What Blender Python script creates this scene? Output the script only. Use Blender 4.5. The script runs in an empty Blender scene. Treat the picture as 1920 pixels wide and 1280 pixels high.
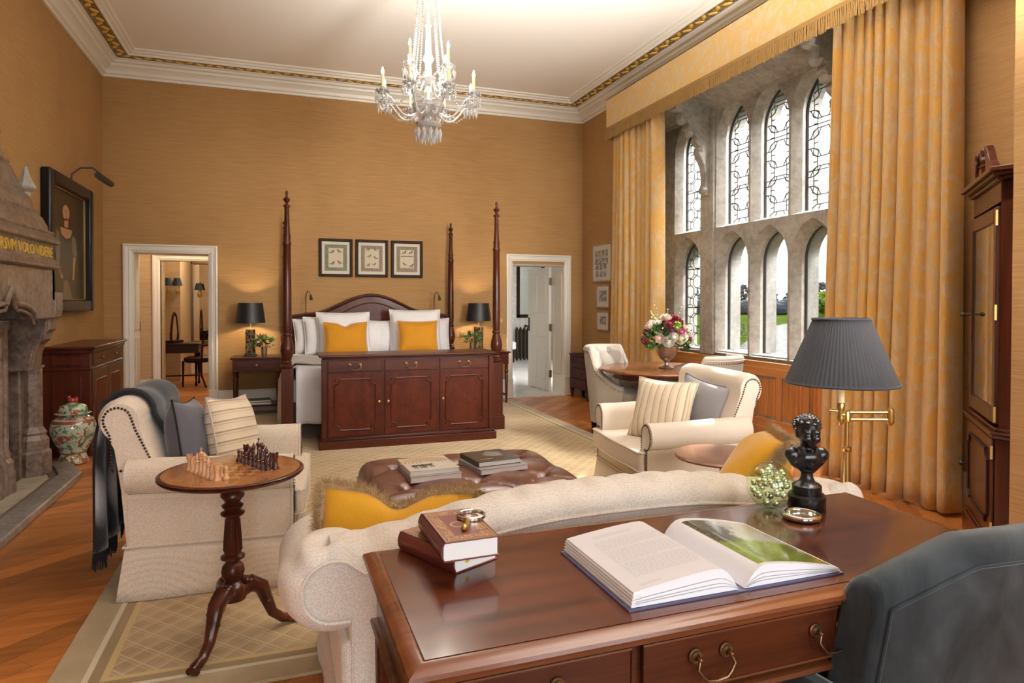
import bpy, bmesh, math, random
from math import sin, cos, pi, radians as R_, sqrt, hypot, atan2
from mathutils import Matrix, Vector
random.seed(7)
SC = bpy.context.scene
COL = SC.collection
# ---------------------------------------------------------------- camera
F_PX, YAW, PITCH, ROLL, CY, EYE = 1237.0, .33653, -.01482, .00185, 584.2, 1.40
cam = bpy.data.cameras.new('camera')
cam.sensor_width = 36.0
cam.lens = F_PX/1920*36.0
cam.shift_y = -(640-CY)/1920
cam.clip_start, cam.clip_end = .02, 2000
co = bpy.data.objects.new('camera', cam); COL.objects.link(co)
_f = Vector((sin(YAW)*cos(PITCH), cos(YAW)*cos(PITCH), sin(PITCH)))
_r = Vector((cos(YAW), -sin(YAW), 0)); _u = _r.cross(_f)
_r2 = _r*cos(ROLL)+_u*sin(ROLL); _u2 = -_r*sin(ROLL)+_u*cos(ROLL)
co.matrix_world = Matrix(((_r2.x,_u2.x,-_f.x,0),(_r2.y,_u2.y,-_f.y,0),(_r2.z,_u2.z,-_f.z,EYE),(0,0,0,1)))
SC.camera = co
# ---------------------------------------------------------------- light and exposure
SC.view_settings.view_transform = 'Standard'
SC.view_settings.look = 'None'
SC.view_settings.gamma = 1.0
SC.view_settings.use_curve_mapping = False
SC.view_settings.exposure = 0.27
SC.cycles.max_bounces = 10
SC.cycles.diffuse_bounces = 5
SC.cycles.glossy_bounces = 4
SC.cycles.transmission_bounces = 8
SC.cycles.transparent_max_bounces = 12
SC.cycles.sample_clamp_indirect = 6.0
SC.cycles.caustics_reflective = False
SC.cycles.caustics_refractive = False
SC.cycles.use_denoising = True
W = bpy.data.worlds.new('overcast_sky'); SC.world = W; W.use_nodes = True
SKY = 1.7
W.node_tree.nodes['Background'].inputs[0].default_value = (1.0, .985, .96, 1)
W.node_tree.nodes['Background'].inputs[1].default_value = SKY
def lamp(name, kind, loc, energy, col=(1,1,1), rot=None, **kw):
    l = bpy.data.lights.new(name, kind); l.energy = energy; l.color = col
    for k, v in kw.items(): setattr(l, k, v)
    o = bpy.data.objects.new(name, l); COL.objects.link(o); o.location = loc
    if rot is not None: o.rotation_euler = rot
    return o
_sd = Vector((-2.1,-1.81,-2.16))
_s = lamp('sun', 'SUN', (12,8,9), 20.0, (1,.94,.84), angle=R_(1.5))
_s.rotation_euler = _sd.to_track_quat('-Z','Y').to_euler()
def portal(name, loc, d, sx, sy):
    o = lamp(name, 'AREA', loc, 1, shape='RECTANGLE', size=sx, size_y=sy)
    o.rotation_euler = Vector(d).to_track_quat('-Z','Y').to_euler()
    o.data.cycles.is_portal = True
portal('window_portal', (5.3,5.45,2.2), (-1,0,0), 4.0, 3.4)
# added area fills behind the rear windows and, out of view, above the bay
lamp('rear_fill', 'AREA', (.0,-2.85,1.75), 105, (.90,.955,1.0), (R_(-90),0,0), shape='RECTANGLE', size=2.0, size_y=2.3).rotation_euler=Vector((0,1,0)).to_track_quat('-Z','Y').to_euler()
lamp('rear_fill.001', 'AREA', (2.4,-2.85,1.75), 86, (.90,.955,1.0), (R_(-90),0,0), shape='RECTANGLE', size=1.6, size_y=2.3).rotation_euler=Vector((0,1,0)).to_track_quat('-Z','Y').to_euler()
lamp('high_fill', 'AREA', (6.1,5.4,5.2), 3500, (1,.98,.95), (0,0,0), shape='RECTANGLE', size=5.0, size_y=1.6).rotation_euler=Vector((-1,-.1,-1.0)).to_track_quat('-Z','Y').to_euler()  # unseen added panel standing in for a brighter upper sky
_u=lamp('ceiling_fill', 'SPOT', (2.65,.75,1.95), 5200, (1,.965,.92), spot_size=R_(86), spot_blend=1.0, shadow_soft_size=.25)  # added fill with no lamp body, brightens the ceiling from out of view
_u.rotation_euler=Vector((-.09,.62,.87)).to_track_quat('-Z','Y').to_euler()
_u=lamp('wall_fill', 'SPOT', (3.0,.6,1.9), 1150, (1,.95,.87), spot_size=R_(50), spot_blend=1.0, shadow_soft_size=.7)  # added bodiless spot that lifts the wall behind the bed
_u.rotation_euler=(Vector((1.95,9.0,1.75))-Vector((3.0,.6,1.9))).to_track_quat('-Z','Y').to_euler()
WARM = (1,.80,.55)
# ---------------------------------------------------------------- mesh helpers
class MB:
    def __init__(s): s.v=[]; s.f=[]; s.m=[]; s.T=None; s.mi=0
    def add(s, vs, fs, mi=None):
        n=len(s.v)
        for p in vs:
            p=Vector(p); s.v.append(s.T@p if s.T else p)
        for f in fs: s.f.append([i+n for i in f]); s.m.append(s.mi if mi is None else mi)
        return s
    def at(s, loc=(0,0,0), rx=0, ry=0, rz=0, sc=1):
        s.T = Matrix.Translation(loc)@Matrix.Rotation(rz,4,'Z')@Matrix.Rotation(ry,4,'Y')@Matrix.Rotation(rx,4,'X')@Matrix.Diagonal((sc,sc,sc,1) if not hasattr(sc,'__len__') else (*sc,1)); return s
    def box(s,x0,y0,z0,x1,y1,z1,mi=None):
        return s.add([(x0,y0,z0),(x1,y0,z0),(x1,y1,z0),(x0,y1,z0),(x0,y0,z1),(x1,y0,z1),(x1,y1,z1),(x0,y1,z1)],
            [(3,2,1,0),(4,5,6,7),(0,1,5,4),(1,2,6,5),(2,3,7,6),(3,0,4,7)],mi)
    def taper(s,cx,cy,z0,z1,a0,b0,a1,b1,mi=None):
        return s.add([(cx-a0,cy-b0,z0),(cx+a0,cy-b0,z0),(cx+a0,cy+b0,z0),(cx-a0,cy+b0,z0),(cx-a1,cy-b1,z1),(cx+a1,cy-b1,z1),(cx+a1,cy+b1,z1),(cx-a1,cy+b1,z1)],
            [(3,2,1,0),(4,5,6,7),(0,1,5,4),(1,2,6,5),(2,3,7,6),(3,0,4,7)],mi)
    def lathe(s,prof,n=20,c=(0,0,0),mi=None,sx=1,sy=1,fl=0,cap=True):
        vs=[];fs=[]
        for r,z in prof:
            for k in range(n):
                a=2*pi*k/n; q=r*(1-fl*(k%2)) 
                vs.append((c[0]+q*cos(a)*sx,c[1]+q*sin(a)*sy,c[2]+z))
        for i in range(len(prof)-1):
            for k in range(n):
                k2=(k+1)%n; fs.append((i*n+k,i*n+k2,(i+1)*n+k2,(i+1)*n+k))
        if prof[0]==prof[-1]: cap=False
        if cap and prof[0][0]>1e-5: fs.append(tuple(range(n-1,-1,-1)))
        if cap and prof[-1][0]>1e-5: fs.append(tuple((len(prof)-1)*n+k for k in range(n)))
        return s.add(vs,fs,mi)
    def tube(s,pts,r,n=8,closed=False,mi=None,cap=True):
        pts=[Vector(p) for p in pts]; N=len(pts); rs=r if hasattr(r,'__len__') else [r]*N
        vs=[];fs=[]; up=None
        for i,p in enumerate(pts):
            a=pts[(i-1)%N] if closed or i>0 else p; b=pts[(i+1)%N] if closed or i<N-1 else p
            t=(b-a).normalized()
            if up is None:
                up=Vector((0,0,1)) if abs(t.z)<.9 else Vector((1,0,0))
            x=t.cross(up)
            if x.length<1e-6: x=t.cross(Vector((.3,.9,.1)))
            x.normalize(); y=x.cross(t).normalized(); up=y
            for k in range(n):
                q=2*pi*k/n; vs.append(p+(x*cos(q)+y*sin(q))*rs[i])
        for i in range(N if closed else N-1):
            j=(i+1)%N
            for k in range(n):
                k2=(k+1)%n; fs.append((i*n+k,i*n+k2,j*n+k2,j*n+k))
        if cap and not closed:
            fs.append(tuple(range(n-1,-1,-1))); fs.append(tuple((N-1)*n+k for k in range(n)))
        return s.add(vs,fs,mi)
    def cyl(s,p0,p1,r0,r1=None,n=12,mi=None): return s.tube([p0,p1],[r0,r0 if r1 is None else r1],n,mi=mi)
    def prism(s,poly,lo,hi,pl='xz',mi=None):
        f={'xz':lambda a,b,c:(a,c,b),'yz':lambda a,b,c:(c,a,b),'xy':lambda a,b,c:(a,b,c)}[pl]
        n=len(poly); A=sum(poly[i][0]*poly[(i+1)%n][1]-poly[(i+1)%n][0]*poly[i][1] for i in range(n))
        if (A<0)!=(pl=='xz'): poly=poly[::-1]
        vs=[f(a,b,lo) for a,b in poly]+[f(a,b,hi) for a,b in poly]
        fs=[tuple(range(n-1,-1,-1)),tuple(range(n,2*n))]+[(i,(i+1)%n,n+(i+1)%n,n+i) for i in range(n)]
        return s.add(vs,fs,mi)
    def grid(s,fn,nu,nv,cu=False,cv=False,mi=None,flip=False):
        U=nu if cu else nu+1; V=nv if cv else nv+1
        vs=[fn(i/nu,j/nv) for i in range(U) for j in range(V)]; fs=[]
        for i in range(nu):
            for j in range(nv):
                a=i*V+j;b=((i+1)%U)*V+j;c=((i+1)%U)*V+(j+1)%V;d=i*V+(j+1)%V
                fs.append((d,c,b,a) if flip else (a,b,c,d))
        return s.add(vs,fs,mi)
    def sph(s,c,r,nu=12,nv=8,mi=None):
        r=r if hasattr(r,'__len__') else (r,r,r)
        vs=[(c[0],c[1],c[2]-r[2])];fs=[]
        for j in range(1,nv):
            t=-pi/2+pi*j/nv
            for k in range(nu): a=2*pi*k/nu; vs.append((c[0]+r[0]*cos(t)*cos(a),c[1]+r[1]*cos(t)*sin(a),c[2]+r[2]*sin(t)))
        vs.append((c[0],c[1],c[2]+r[2])); L=len(vs)-1
        for k in range(nu):
            k2=(k+1)%nu; fs.append((0,1+k2,1+k))
            for j in range(nv-2): o=1+j*nu; fs.append((o+k,o+k2,o+nu+k2,o+nu+k))
            o=1+(nv-2)*nu; fs.append((o+k,o+k2,L))
        return s.add(vs,fs,mi)
    def octa(s,c,r,h,mi=None):
        x,y,z=c; return s.add([(x,y,z-h),(x+r,y,z),(x,y+r,z),(x-r,y,z),(x,y-r,z),(x,y,z+h*.5)],[(0,2,1),(0,3,2),(0,4,3),(0,1,4),(5,1,2),(5,2,3),(5,3,4),(5,4,1)],mi)
    def build(s,name,mat,parent=None,bevel=0,seg=2,smooth=True,ang=35,sub=0,loc=None,rz=0,weld=False):
        me=bpy.data.meshes.new(name); me.from_pydata(s.v,[],s.f); me.validate()
        for m in (mat if isinstance(mat,(list,tuple)) else [mat]): me.materials.append(m)
        if isinstance(mat,(list,tuple)): me.polygons.foreach_set('material_index',s.m[:len(me.polygons)])
        if weld:
            b=bmesh.new(); b.from_mesh(me); bmesh.ops.remove_doubles(b,verts=b.verts,dist=1e-5); bmesh.ops.recalc_face_normals(b,faces=b.faces); b.to_mesh(me); b.free()
        if smooth:
            me.polygons.foreach_set('use_smooth',[True]*len(me.polygons)); me.set_sharp_from_angle(angle=R_(ang))
        o=bpy.data.objects.new(name,me); COL.objects.link(o)
        if parent: o.parent=parent
        if loc is not None: o.location=loc
        if rz: o.rotation_euler=(0,0,rz)
        if bevel:
            m=o.modifiers.new('bevel','BEVEL'); m.width=bevel; m.segments=seg; m.limit_method='ANGLE'; m.angle_limit=R_(40); m.harden_normals=False
        if sub:
            m=o.modifiers.new('sub','SUBSURF'); m.levels=sub; m.render_levels=sub
        return o
def thing(name,label,cat,loc=(0,0,0),rz=0,group=None):
    o=bpy.data.objects.new(name,None); COL.objects.link(o); o.empty_display_size=.1
    o.location=loc; o.rotation_euler=(0,0,rz); o['label']=label; o['category']=cat
    if group: o['group']=group
    return o
def tag(o,label,cat,group=None):
    o['label']=label; o['category']=cat
    if group: o['group']=group
    return o
def struct(o): o['kind']='structure'; return o
def stuff(o): o['kind']='stuff'; return o
def part(mb,name,mat,parent,**k): return mb.build(name,mat,parent,**k)
def dup(root,loc,rz=None,label=None,group=None):
    r=root.copy(); COL.objects.link(r); r.location=loc
    if rz is not None: r.rotation_euler=(0,0,rz)
    if label: r['label']=label
    if group: r['group']=group
    for ch in list(root.children):
        c=ch.copy(); COL.objects.link(c); c.parent=r
        for g in list(ch.children):
            d=g.copy(); COL.objects.link(d); d.parent=c
    return r
# ---------------------------------------------------------------- materials
class NT:
    def __init__(s,name):
        s.m=bpy.data.materials.new(name); s.m.use_nodes=True; s.t=s.m.node_tree; s.n=s.t.nodes; s.l=s.t.links
        s.b=s.n['Principled BSDF']; s._c=None
    def co(s):
        if s._c is None: s._c=s.n.new('ShaderNodeTexCoord').outputs['Object']
        return s._c
    def lk(s,a,b): s.l.new(a,b)
    def val(s,sock,v):
        if isinstance(v,bpy.types.NodeSocket): s.lk(v,sock)
        else: sock.default_value=v
    def map(s,scale=(1,1,1),rot=(0,0,0),loc=(0,0,0),src=None):
        n=s.n.new('ShaderNodeMapping'); s.lk(src or s.co(),n.inputs[0]); n.inputs['Scale'].default_value=scale; n.inputs['Rotation'].default_value=rot; n.inputs['Location'].default_value=loc
        return n.outputs[0]
    def noise(s,scale=5,vec=None,det=3,rough=.55,dist=0):
        n=s.n.new('ShaderNodeTexNoise'); s.lk(vec or s.co(),n.inputs['Vector']); n.inputs['Scale'].default_value=scale; n.inputs['Detail'].default_value=det; n.inputs['Roughness'].default_value=rough; n.inputs['Distortion'].default_value=dist
        return n.outputs[0]
    def vor(s,scale=5,vec=None,feat='F1',out=0):
        n=s.n.new('ShaderNodeTexVoronoi'); n.feature=feat; s.lk(vec or s.co(),n.inputs['Vector']); n.inputs['Scale'].default_value=scale; return n.outputs[out]
    def ramp(s,fac,stops,interp='LINEAR'):
        n=s.n.new('ShaderNodeValToRGB'); s.lk(fac,n.inputs[0]); e=n.color_ramp; e.interpolation=interp
        while len(e.elements)<len(stops): e.elements.new(.5)
        for el,(p,c) in zip(e.elements,stops): el.position=p; el.color=(*c,1) if len(c)==3 else c
        return n.outputs[0]
    def ma(s,op,a,b=0.0,c=None):
        n=s.n.new('ShaderNodeMath'); n.operation=op; s.val(n.inputs[0],a); s.val(n.inputs[1],b)
        if c is not None: s.val(n.inputs[2],c)
        return n.outputs[0]
    def sep(s,v=None):
        n=s.n.new('ShaderNodeSeparateXYZ'); s.lk(v or s.co(),n.inputs[0]); return n.outputs
    def mix(s,f,a,b):
        n=s.n.new('ShaderNodeMix'); n.data_type='RGBA'; s.val(n.inputs[0],f)
        for sock,v in ((n.inputs[6],a),(n.inputs[7],b)):
            s.val(sock,(*v,1) if isinstance(v,tuple) and len(v)==3 else v)
        return n.outputs[2]
    def bump(s,h,st=.3,dist=.01):
        n=s.n.new('ShaderNodeBump'); s.lk(h,n.inputs['Height']); n.inputs['Strength'].default_value=st; n.inputs['Distance'].default_value=dist
        s.lk(n.outputs[0],s.b.inputs['Normal']); return s
    def set(s,col=None,rough=None,metal=None,coat=None,sheen=None,trans=None,ior=None,spec=None,emit=None,es=1,coatr=.1,alpha=None,sub=None):
        I=s.b.inputs
        if col is not None: s.val(I['Base Color'],(*col,1) if isinstance(col,tuple) and len(col)==3 else col)
        if rough is not None: s.val(I['Roughness'],rough)
        if metal is not None: I['Metallic'].default_value=metal
        if coat is not None: I['Coat Weight'].default_value=coat; I['Coat Roughness'].default_value=coatr
        if sheen is not None: I['Sheen Weight'].default_value=sheen; I['Sheen Roughness'].default_value=.4
        if trans is not None: I['Transmission Weight'].default_value=trans
        if ior is not None: I['IOR'].default_value=ior
        if spec is not None: I['Specular IOR Level'].default_value=spec
        if emit is not None: I['Emission Color'].default_value=(*emit,1); I['Emission Strength'].default_value=es
        return s.m
def srgb(r,g,b):
    f=lambda c:(c/255/12.92) if c/255<=.04045 else ((c/255+.055)/1.055)**2.4
    return (f(r),f(g),f(b))
def dk(c,k): return tuple(x*k for x in c)
def plain(name,c,rough=.5,**k): return NT(name).set(c,rough,**k)
def cloth(name,c,c2=None,scale=420,st=.25,rough=.9,sheen=.2,mott=6):
    n=NT(name); a=n.noise(mott,det=2); b=n.noise(scale,det=1)
    m=n.mix(n.ma('MULTIPLY_ADD',b,.6,n.ma('MULTIPLY',a,.4)),dk(c,.82),c2 or dk(c,1.12))
    n.bump(b,st,.002); return n.set(m,rough,sheen=sheen,spec=.2)
def weave(name,c,c2,sc=170):
    n=NT(name); v=n.n.new('ShaderNodeTexVoronoi'); n.lk(n.co(),v.inputs['Vector']); v.inputs['Scale'].default_value=sc; v.inputs['Randomness'].default_value=.55
    p=n.ramp(v.outputs[0],[(.30,(1,1,1)),(.62,(0,0,0))]); n.bump(v.outputs[0],-.3,.002)
    return n.set(n.mix(p,c2,c),.92,sheen=.25,spec=.15)
def wood(name,c1,c2,axis='x',scale=6,rough=.28,coat=.35,fig=0.0,spec=.22,ck=.35,bw=.28):
    n=NT(name); st={'x':(.18,3,3),'y':(3,.18,3),'z':(3,3,.18)}[axis]
    v=n.map(st); a=n.noise(scale,v,4,.55,.2); b=n.noise(scale*9,v,2,.5)
    k=n.ma('MULTIPLY_ADD',b,bw,n.ma('MULTIPLY',a,1.05-bw))
    if fig: k=n.ma('MULTIPLY_ADD',n.noise(7,None,3,.6,1.5),fig,n.ma('MULTIPLY',k,1-fig))
    col=n.ramp(k,[(.28,c1),(.72,c2)]); n.bump(b,.05 if bw>.2 else .012,.001)
    return n.set(col,rough,coat=coat*ck,coatr=.1,spec=spec)
MAH1,MAH2=(.020,.0045,.0025),(.085,.018,.008)
m_mah_x=wood('mahogany_across',MAH1,MAH2,'x'); m_mah_y=wood('mahogany_along',MAH1,MAH2,'y'); m_mah_z=wood('mahogany_upright',MAH1,MAH2,'z')
m_mah_fig=wood('figured_mahogany',(.024,.004,.002),(.105,.020,.008),'z',5,.36,.15,.55,.14)
m_dark=wood('dark_wood',(.010,.0045,.003),(.036,.013,.008),'z',6,.5,.0,0,.12,0)
m_darkx=wood('dark_wood_across',(.014,.006,.004),(.05,.018,.010),'x',6,.3,.3)
m_desk=wood('desk_mahogany',(.018,.0035,.0018),(.135,.034,.013),'x',7,.22,.5,.15,.40,1,.14)
m_deskd=wood('desk_mahogany_front',(.030,.007,.003),(.095,.024,.010),'x',5,.25,.4)
m_deskedge=wood('desk_edge_mahogany',(.075,.020,.007),(.17,.055,.020),'x',5,.22,.5)
m_walnut=wood('walnut',(.10,.032,.012),(.22,.085,.035),'x',5,.22,.5)
m_oak=wood('oak_panelling',(.33,.125,.035),(.52,.23,.075),'z',5,.42,.15)
m_oakh=wood('oak_rail',(.34,.14,.042),(.54,.25,.085),'y',5,.42,.15)
m_white=NT('white_paint').set((.74,.71,.63),.4); m_cream=NT('cream_paint').set((.66,.60,.48),.38)
m_ceil=NT('ceiling_paint').set((.84,.815,.77),.9)
m_linen=cloth('white_linen',(.80,.80,.81),(.86,.86,.87),300,.12,.85,.1,9)
m_duvet=cloth('duvet_cotton',(.74,.72,.74),(.82,.80,.82),300,.12,.85,.1,9)
m_throwbed=cloth('grey_blanket',(.52,.50,.47),None,300,.2)
m_gold=cloth('gold_velvet',(.50,.205,.008),(.64,.29,.014),260,.15,.7,.5,10)
m_goldy=cloth('yellow_gold_velvet',(.56,.27,.012),(.70,.38,.02),260,.15,.7,.5,10)
m_uph=weave('cream_upholstery',(.79,.71,.60),(.60,.51,.41),230)
m_uphs=weave('cream_sofa_weave',(.86,.82,.75),(.69,.64,.57),190)
m_oat=cloth('oatmeal_linen',(.52,.46,.38),(.60,.53,.44),350,.3)
m_grey=cloth('grey_satin',(.062,.060,.075),(.10,.098,.12),300,.1,.45,.4)
m_greyl=cloth('warm_grey_satin',(.17,.16,.165),(.24,.225,.23),300,.1,.45,.4)
m_shade=cloth('charcoal_shade',(.030,.031,.037),(.042,.043,.05),300,.2,.8,.1)
m_brass=plain('aged_brass',(.56,.38,.13),.28,metal=1.0); m_brassd=plain('dark_brass',(.20,.125,.065),.4,metal=1.0)
m_chrome=plain('silver',(.75,.72,.68),.12,metal=1.0); m_bronze=NT('black_bronze').set((.006,.006,.008),.28,coat=.2)
m_iron=plain('dark_iron',(.028,.024,.02),.5,metal=.3); m_lead=plain('lead_came',(.05,.05,.05),.5,metal=.5)
m_black=plain('black_lacquer',(.006,.006,.007),.3,spec=.3)
m_paper=plain('paper',(.80,.79,.78),.6); m_ink=plain('ink',(.22,.22,.24),.7)
m_cand=plain('candle_tube',(.75,.62,.34),.5); m_flame=NT('bulb_flame').set((1,.9,.7),.3,emit=(1,.80,.5),es=26)
m_bulb=NT('lit_bulb').set((1,.9,.75),.3,emit=(1,.77,.48),es=360)
m_crys=NT('cut_crystal').set((.97,.97,.98),.05,trans=.55,ior=1.5,spec=.9)
m_glass=NT('clear_glass').set((.97,.99,.96),.0,trans=1.0,ior=1.45)
m_pane=None
def mk_pane():
    n=NT('window_glass'); t=n.n.new('ShaderNodeBsdfTransparent'); g=n.n.new('ShaderNodeBsdfGlossy'); g.inputs['Roughness'].default_value=.02
    x=n.n.new('ShaderNodeMixShader'); x.inputs[0].default_value=.06; n.lk(t.outputs[0],x.inputs[1]); n.lk(g.outputs[0],x.inputs[2]); n.lk(x.outputs[0],n.n['Material Output'].inputs[0]); return n.m
m_pane=mk_pane()
m_pglass=NT('print_glass').set((.5,.5,.48),.35,alpha=None); m_pglass.node_tree.nodes['Principled BSDF'].inputs['Alpha'].default_value=.03
def mk_wall():
    n=NT('grasscloth_wallpaper'); a=n.noise(60,n.map((.05,.05,3.2)),3,.6); b=n.noise(150,n.map((.06,.06,3)),2,.5); c=n.noise(1.3,n.map((1,1,.6)),2)
    k=n.ma('ADD',n.ma('MULTIPLY',a,.5),n.ma('ADD',n.ma('MULTIPLY',b,.25),n.ma('MULTIPLY',c,.25)))
    n.bump(a,.3,.003); return n.set(n.ramp(k,[(.32,(.29,.150,.053)),(.5,(.385,.222,.088)),(.7,(.46,.28,.118))]),.75,spec=.25)
m_wall=mk_wall()
def mk_stone(name,c1,c2,c3,sc=14,st=.25,rough=.75,coat=0):
    n=NT(name); a=n.noise(sc,None,5,.65); b=n.noise(sc*.22,None,3); k=n.ma('ADD',n.ma('MULTIPLY',a,.6),n.ma('MULTIPLY',b,.4))
    n.bump(a,st,.006); return n.set(n.ramp(k,[(.36,c1),(.5,c2),(.64,c3)]),rough,coat=coat)
m_stonex=mk_stone('darkened_outer_stone',(.14,.135,.12),(.19,.185,.17),(.25,.24,.22),16,.25,.9)  # limestone colour darkened to hold down sunlight on the outer reveals
m_stone=mk_stone('window_limestone',(.23,.215,.185),(.33,.315,.28),(.42,.40,.36),16,.25,.85)
m_marble=mk_stone('fireplace_marble',(.055,.045,.040),(.17,.115,.085),(.24,.20,.165),26,.12,.35,.3)
m_hearth=mk_stone('hearth_marble',(.12,.095,.085),(.22,.19,.17),(.34,.31,.29),30,.1,.35,.2)
m_hearthin=mk_stone('hearth_pale_stone',(.30,.26,.19),(.40,.35,.26),(.46,.41,.32),8,.1,.8)
m_marblefloor=mk_stone('white_marble_floor',(.62,.61,.59),(.72,.71,.69),(.78,.77,.76),3,.0,.15,.3)
m_soot_shade=plain('firebox_soot_shade',(.012,.011,.010),.9)  # black for soot and the unlit depth of the firebox together
def mk_boards(i):
    n=NT('oak_floorboard_%d'%i); v=n.map((.16,2.6,1)); a=n.noise(5,v,5,.62,.5); b=n.noise(40,v,2)
    k=n.ma('MULTIPLY_ADD',b,.25,n.ma('MULTIPLY',a,.75)); s_=(.70,1.0,1.22,.86)[i]
    n.bump(b,.06,.001); return n.set(n.ramp(k,[(.28,dk((.22,.068,.014),s_)),(.5,dk((.42,.148,.034),s_)),(.72,dk((.55,.225,.062),s_))]),.36,coat=.12,coatr=.2,spec=.35)
m_boards=[mk_boards(i) for i in range(4)]
def mk_gilt():
    n=NT('gilded_relief'); a=n.noise(38,None,4,.7,1.5); n.bump(a,1.0,.03)
    return n.set(n.ramp(a,[(.38,(.07,.03,.008)),(.55,(.42,.26,.08)),(.7,(.62,.45,.2))]),.4,metal=.55)
m_gilt=mk_gilt()
m_giltflat=plain('gold_leaf',(.78,.52,.10),.38,metal=.25)
def mk_damask(name,c1,c2):
    n=NT(name); a=n.noise(4.6,n.map((1,1,.75)),3,.55,3.0); b=n.noise(38,None,3,.6,1.6); c=n.noise(300,None,1)
    n.bump(n.ma('MULTIPLY_ADD',c,.2,b),.4,.012)
    return n.set(n.ramp(n.ma('MULTIPLY_ADD',b,.22,n.ma('MULTIPLY',a,.82)),[(.42,c1),(.49,dk(c1,.92)),(.56,c2)]),.62,sheen=.4,spec=.3)
m_cur=mk_damask('gold_damask',(.55,.375,.185),(.57,.32,.075))
m_pel=mk_damask('pale_gold_damask',(.62,.45,.22),(.63,.39,.12))
m_fringe=cloth('gold_bullion_fringe',(.235,.125,.03),(.35,.195,.055),200,.3)
m_leather=None
def mk_leather():
    n=NT('brown_leather'); a=n.noise(5,None,4,.6); b=n.vor(160); n.bump(b,.15,.002)
    return n.set(n.ramp(a,[(.3,(.055,.018,.011)),(.52,(.115,.040,.025)),(.72,(.20,.085,.055))]),.30,coat=.3,coatr=.15)
m_leather=mk_leather()
def mk_velvet():
    n=NT('grey_velvet'); a=n.noise(7,n.map((1,1,.6)),4,.6,.6); b=n.noise(500,None,1); n.bump(b,.15,.002)
    return n.set(n.ramp(a,[(.35,(.013,.018,.021)),(.55,(.030,.040,.046)),(.72,(.055,.068,.075))]),.75,sheen=.45,spec=.2)
m_velvet=mk_velvet()
m_leafs=[plain('leaf_green_%d'%i,c,.5) for i,c in enumerate([(.05,.14,.02),(.10,.22,.03),(.02,.06,.015)])]
m_fur=cloth('bouillon_fur',(.36,.235,.105),(.54,.38,.20),150,.3)
# ================================================================ ROOM
XL,XR,YB,YF,ZC=-2.01,4.30,9.08,-2.6,4.32
WX=4.65      # inner face of the stone window wall
BY0,BY1=3.42,7.47   # window bay
# ---- floor
fb=MB(); fb.box(XL-.1,YF-.3,-.12,XR+.6,YB+.0,-.012); floor=struct(part(fb,'floor',plain('floor_joints',(.03,.012,.006),.8),None,smooth=False))
def clip(poly,nx,ny,d):
    out=[]
    for i in range(len(poly)):
        a=poly[i]; b=poly[(i+1)%len(poly)]; da=a[0]*nx+a[1]*ny-d; db=b[0]*nx+b[1]*ny-d
        if da<=0: out.append(a)
        if (da<0<db) or (db<0<da): t=da/(da-db); out.append((a[0]+(b[0]-a[0])*t,a[1]+(b[1]-a[1])*t))
    return out
def board(poly,i,z0=-.012,z1=0,name='floorboard'):
    o=part(MB().prism(poly,z0,z1,'xy'),name,m_boards[i%4],floor,bevel=0,smooth=False)
    return o
BW=.128; s2=sqrt(.5); nb=0
rugx0,rugx1,rugy0,rugy1=-.81,3.10,2.56,8.86
def boards_in(x0,y0,x1,y1,ang,Lm,join=False):
    global nb
    jm=MB()
    dx,dy=cos(ang),sin(ang); cx,cy=(x0+x1)/2,(y0+y1)/2
    ext=hypot(x1-x0,y1-y0)/2+.2
    k=-int(ext/BW)-1
    while k*BW<ext:
        t=-ext-random.uniform(0,Lm)
        while t<ext:
            L=random.uniform(.7,1.0)*Lm; g=.0009
            a0,a1,b0,b1=t+g,t+L-g,k*BW+g,(k+1)*BW-g
            q=[(cx+dx*a-dy*b,cy+dy*a+dx*b) for a,b in ((a0,b0),(a1,b0),(a1,b1),(a0,b1))]
            for nx,ny,d in ((1,0,x1),(-1,0,-x0),(0,1,y1),(0,-1,-y0)):
                q=clip(q,nx,ny,d)
                if not q: break
            if len(q)>2:
                if join: jm.prism(q,-.012,0,'xy',random.randrange(4))
                else: board(q,random.randrange(4)); nb+=1
            t+=L
        k+=1
    if join: stuff(jm.build('floorboards',m_boards,floor,smooth=False))
boards_in(XL,.6,-.78,YB-.14,R_(42),2.4); board([(XL,YF),(-.78,YF),(-.78,.6),(XL,.6)],1)          # left aisle, laid on the diagonal
boards_in(3.06,1.6,XR-.14,YB-.14,R_(48),1.6)     # right aisle
boards_in(XR-.14,BY0,WX,BY1,R_(48),1.2)
board([(XL,YB-.138),(XR,YB-.138),(XR,YB),(XL,YB)],2)
board([(XR-.138,7.34),(XR,7.34),(XR,YB-.14),(XR-.138,YB-.14)],1); board([(XR-.138,2.2),(XR,2.2),(XR,BY0),(XR-.138,BY0)],1)
boards_in(-.78,-.4,3.06,2.70,R_(42),2.6,True); board([(-.78,YF),(3.06,YF),(3.06,-.4),(-.78,-.4)],0); board([(-.78,2.70),(3.06,2.70),(3.06,YB-.14),(-.78,YB-.14)],3,-.012,-.002)
board([(3.06,YF),(3.39,YF),(3.39,1.6),(3.06,1.6)],2)
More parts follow.
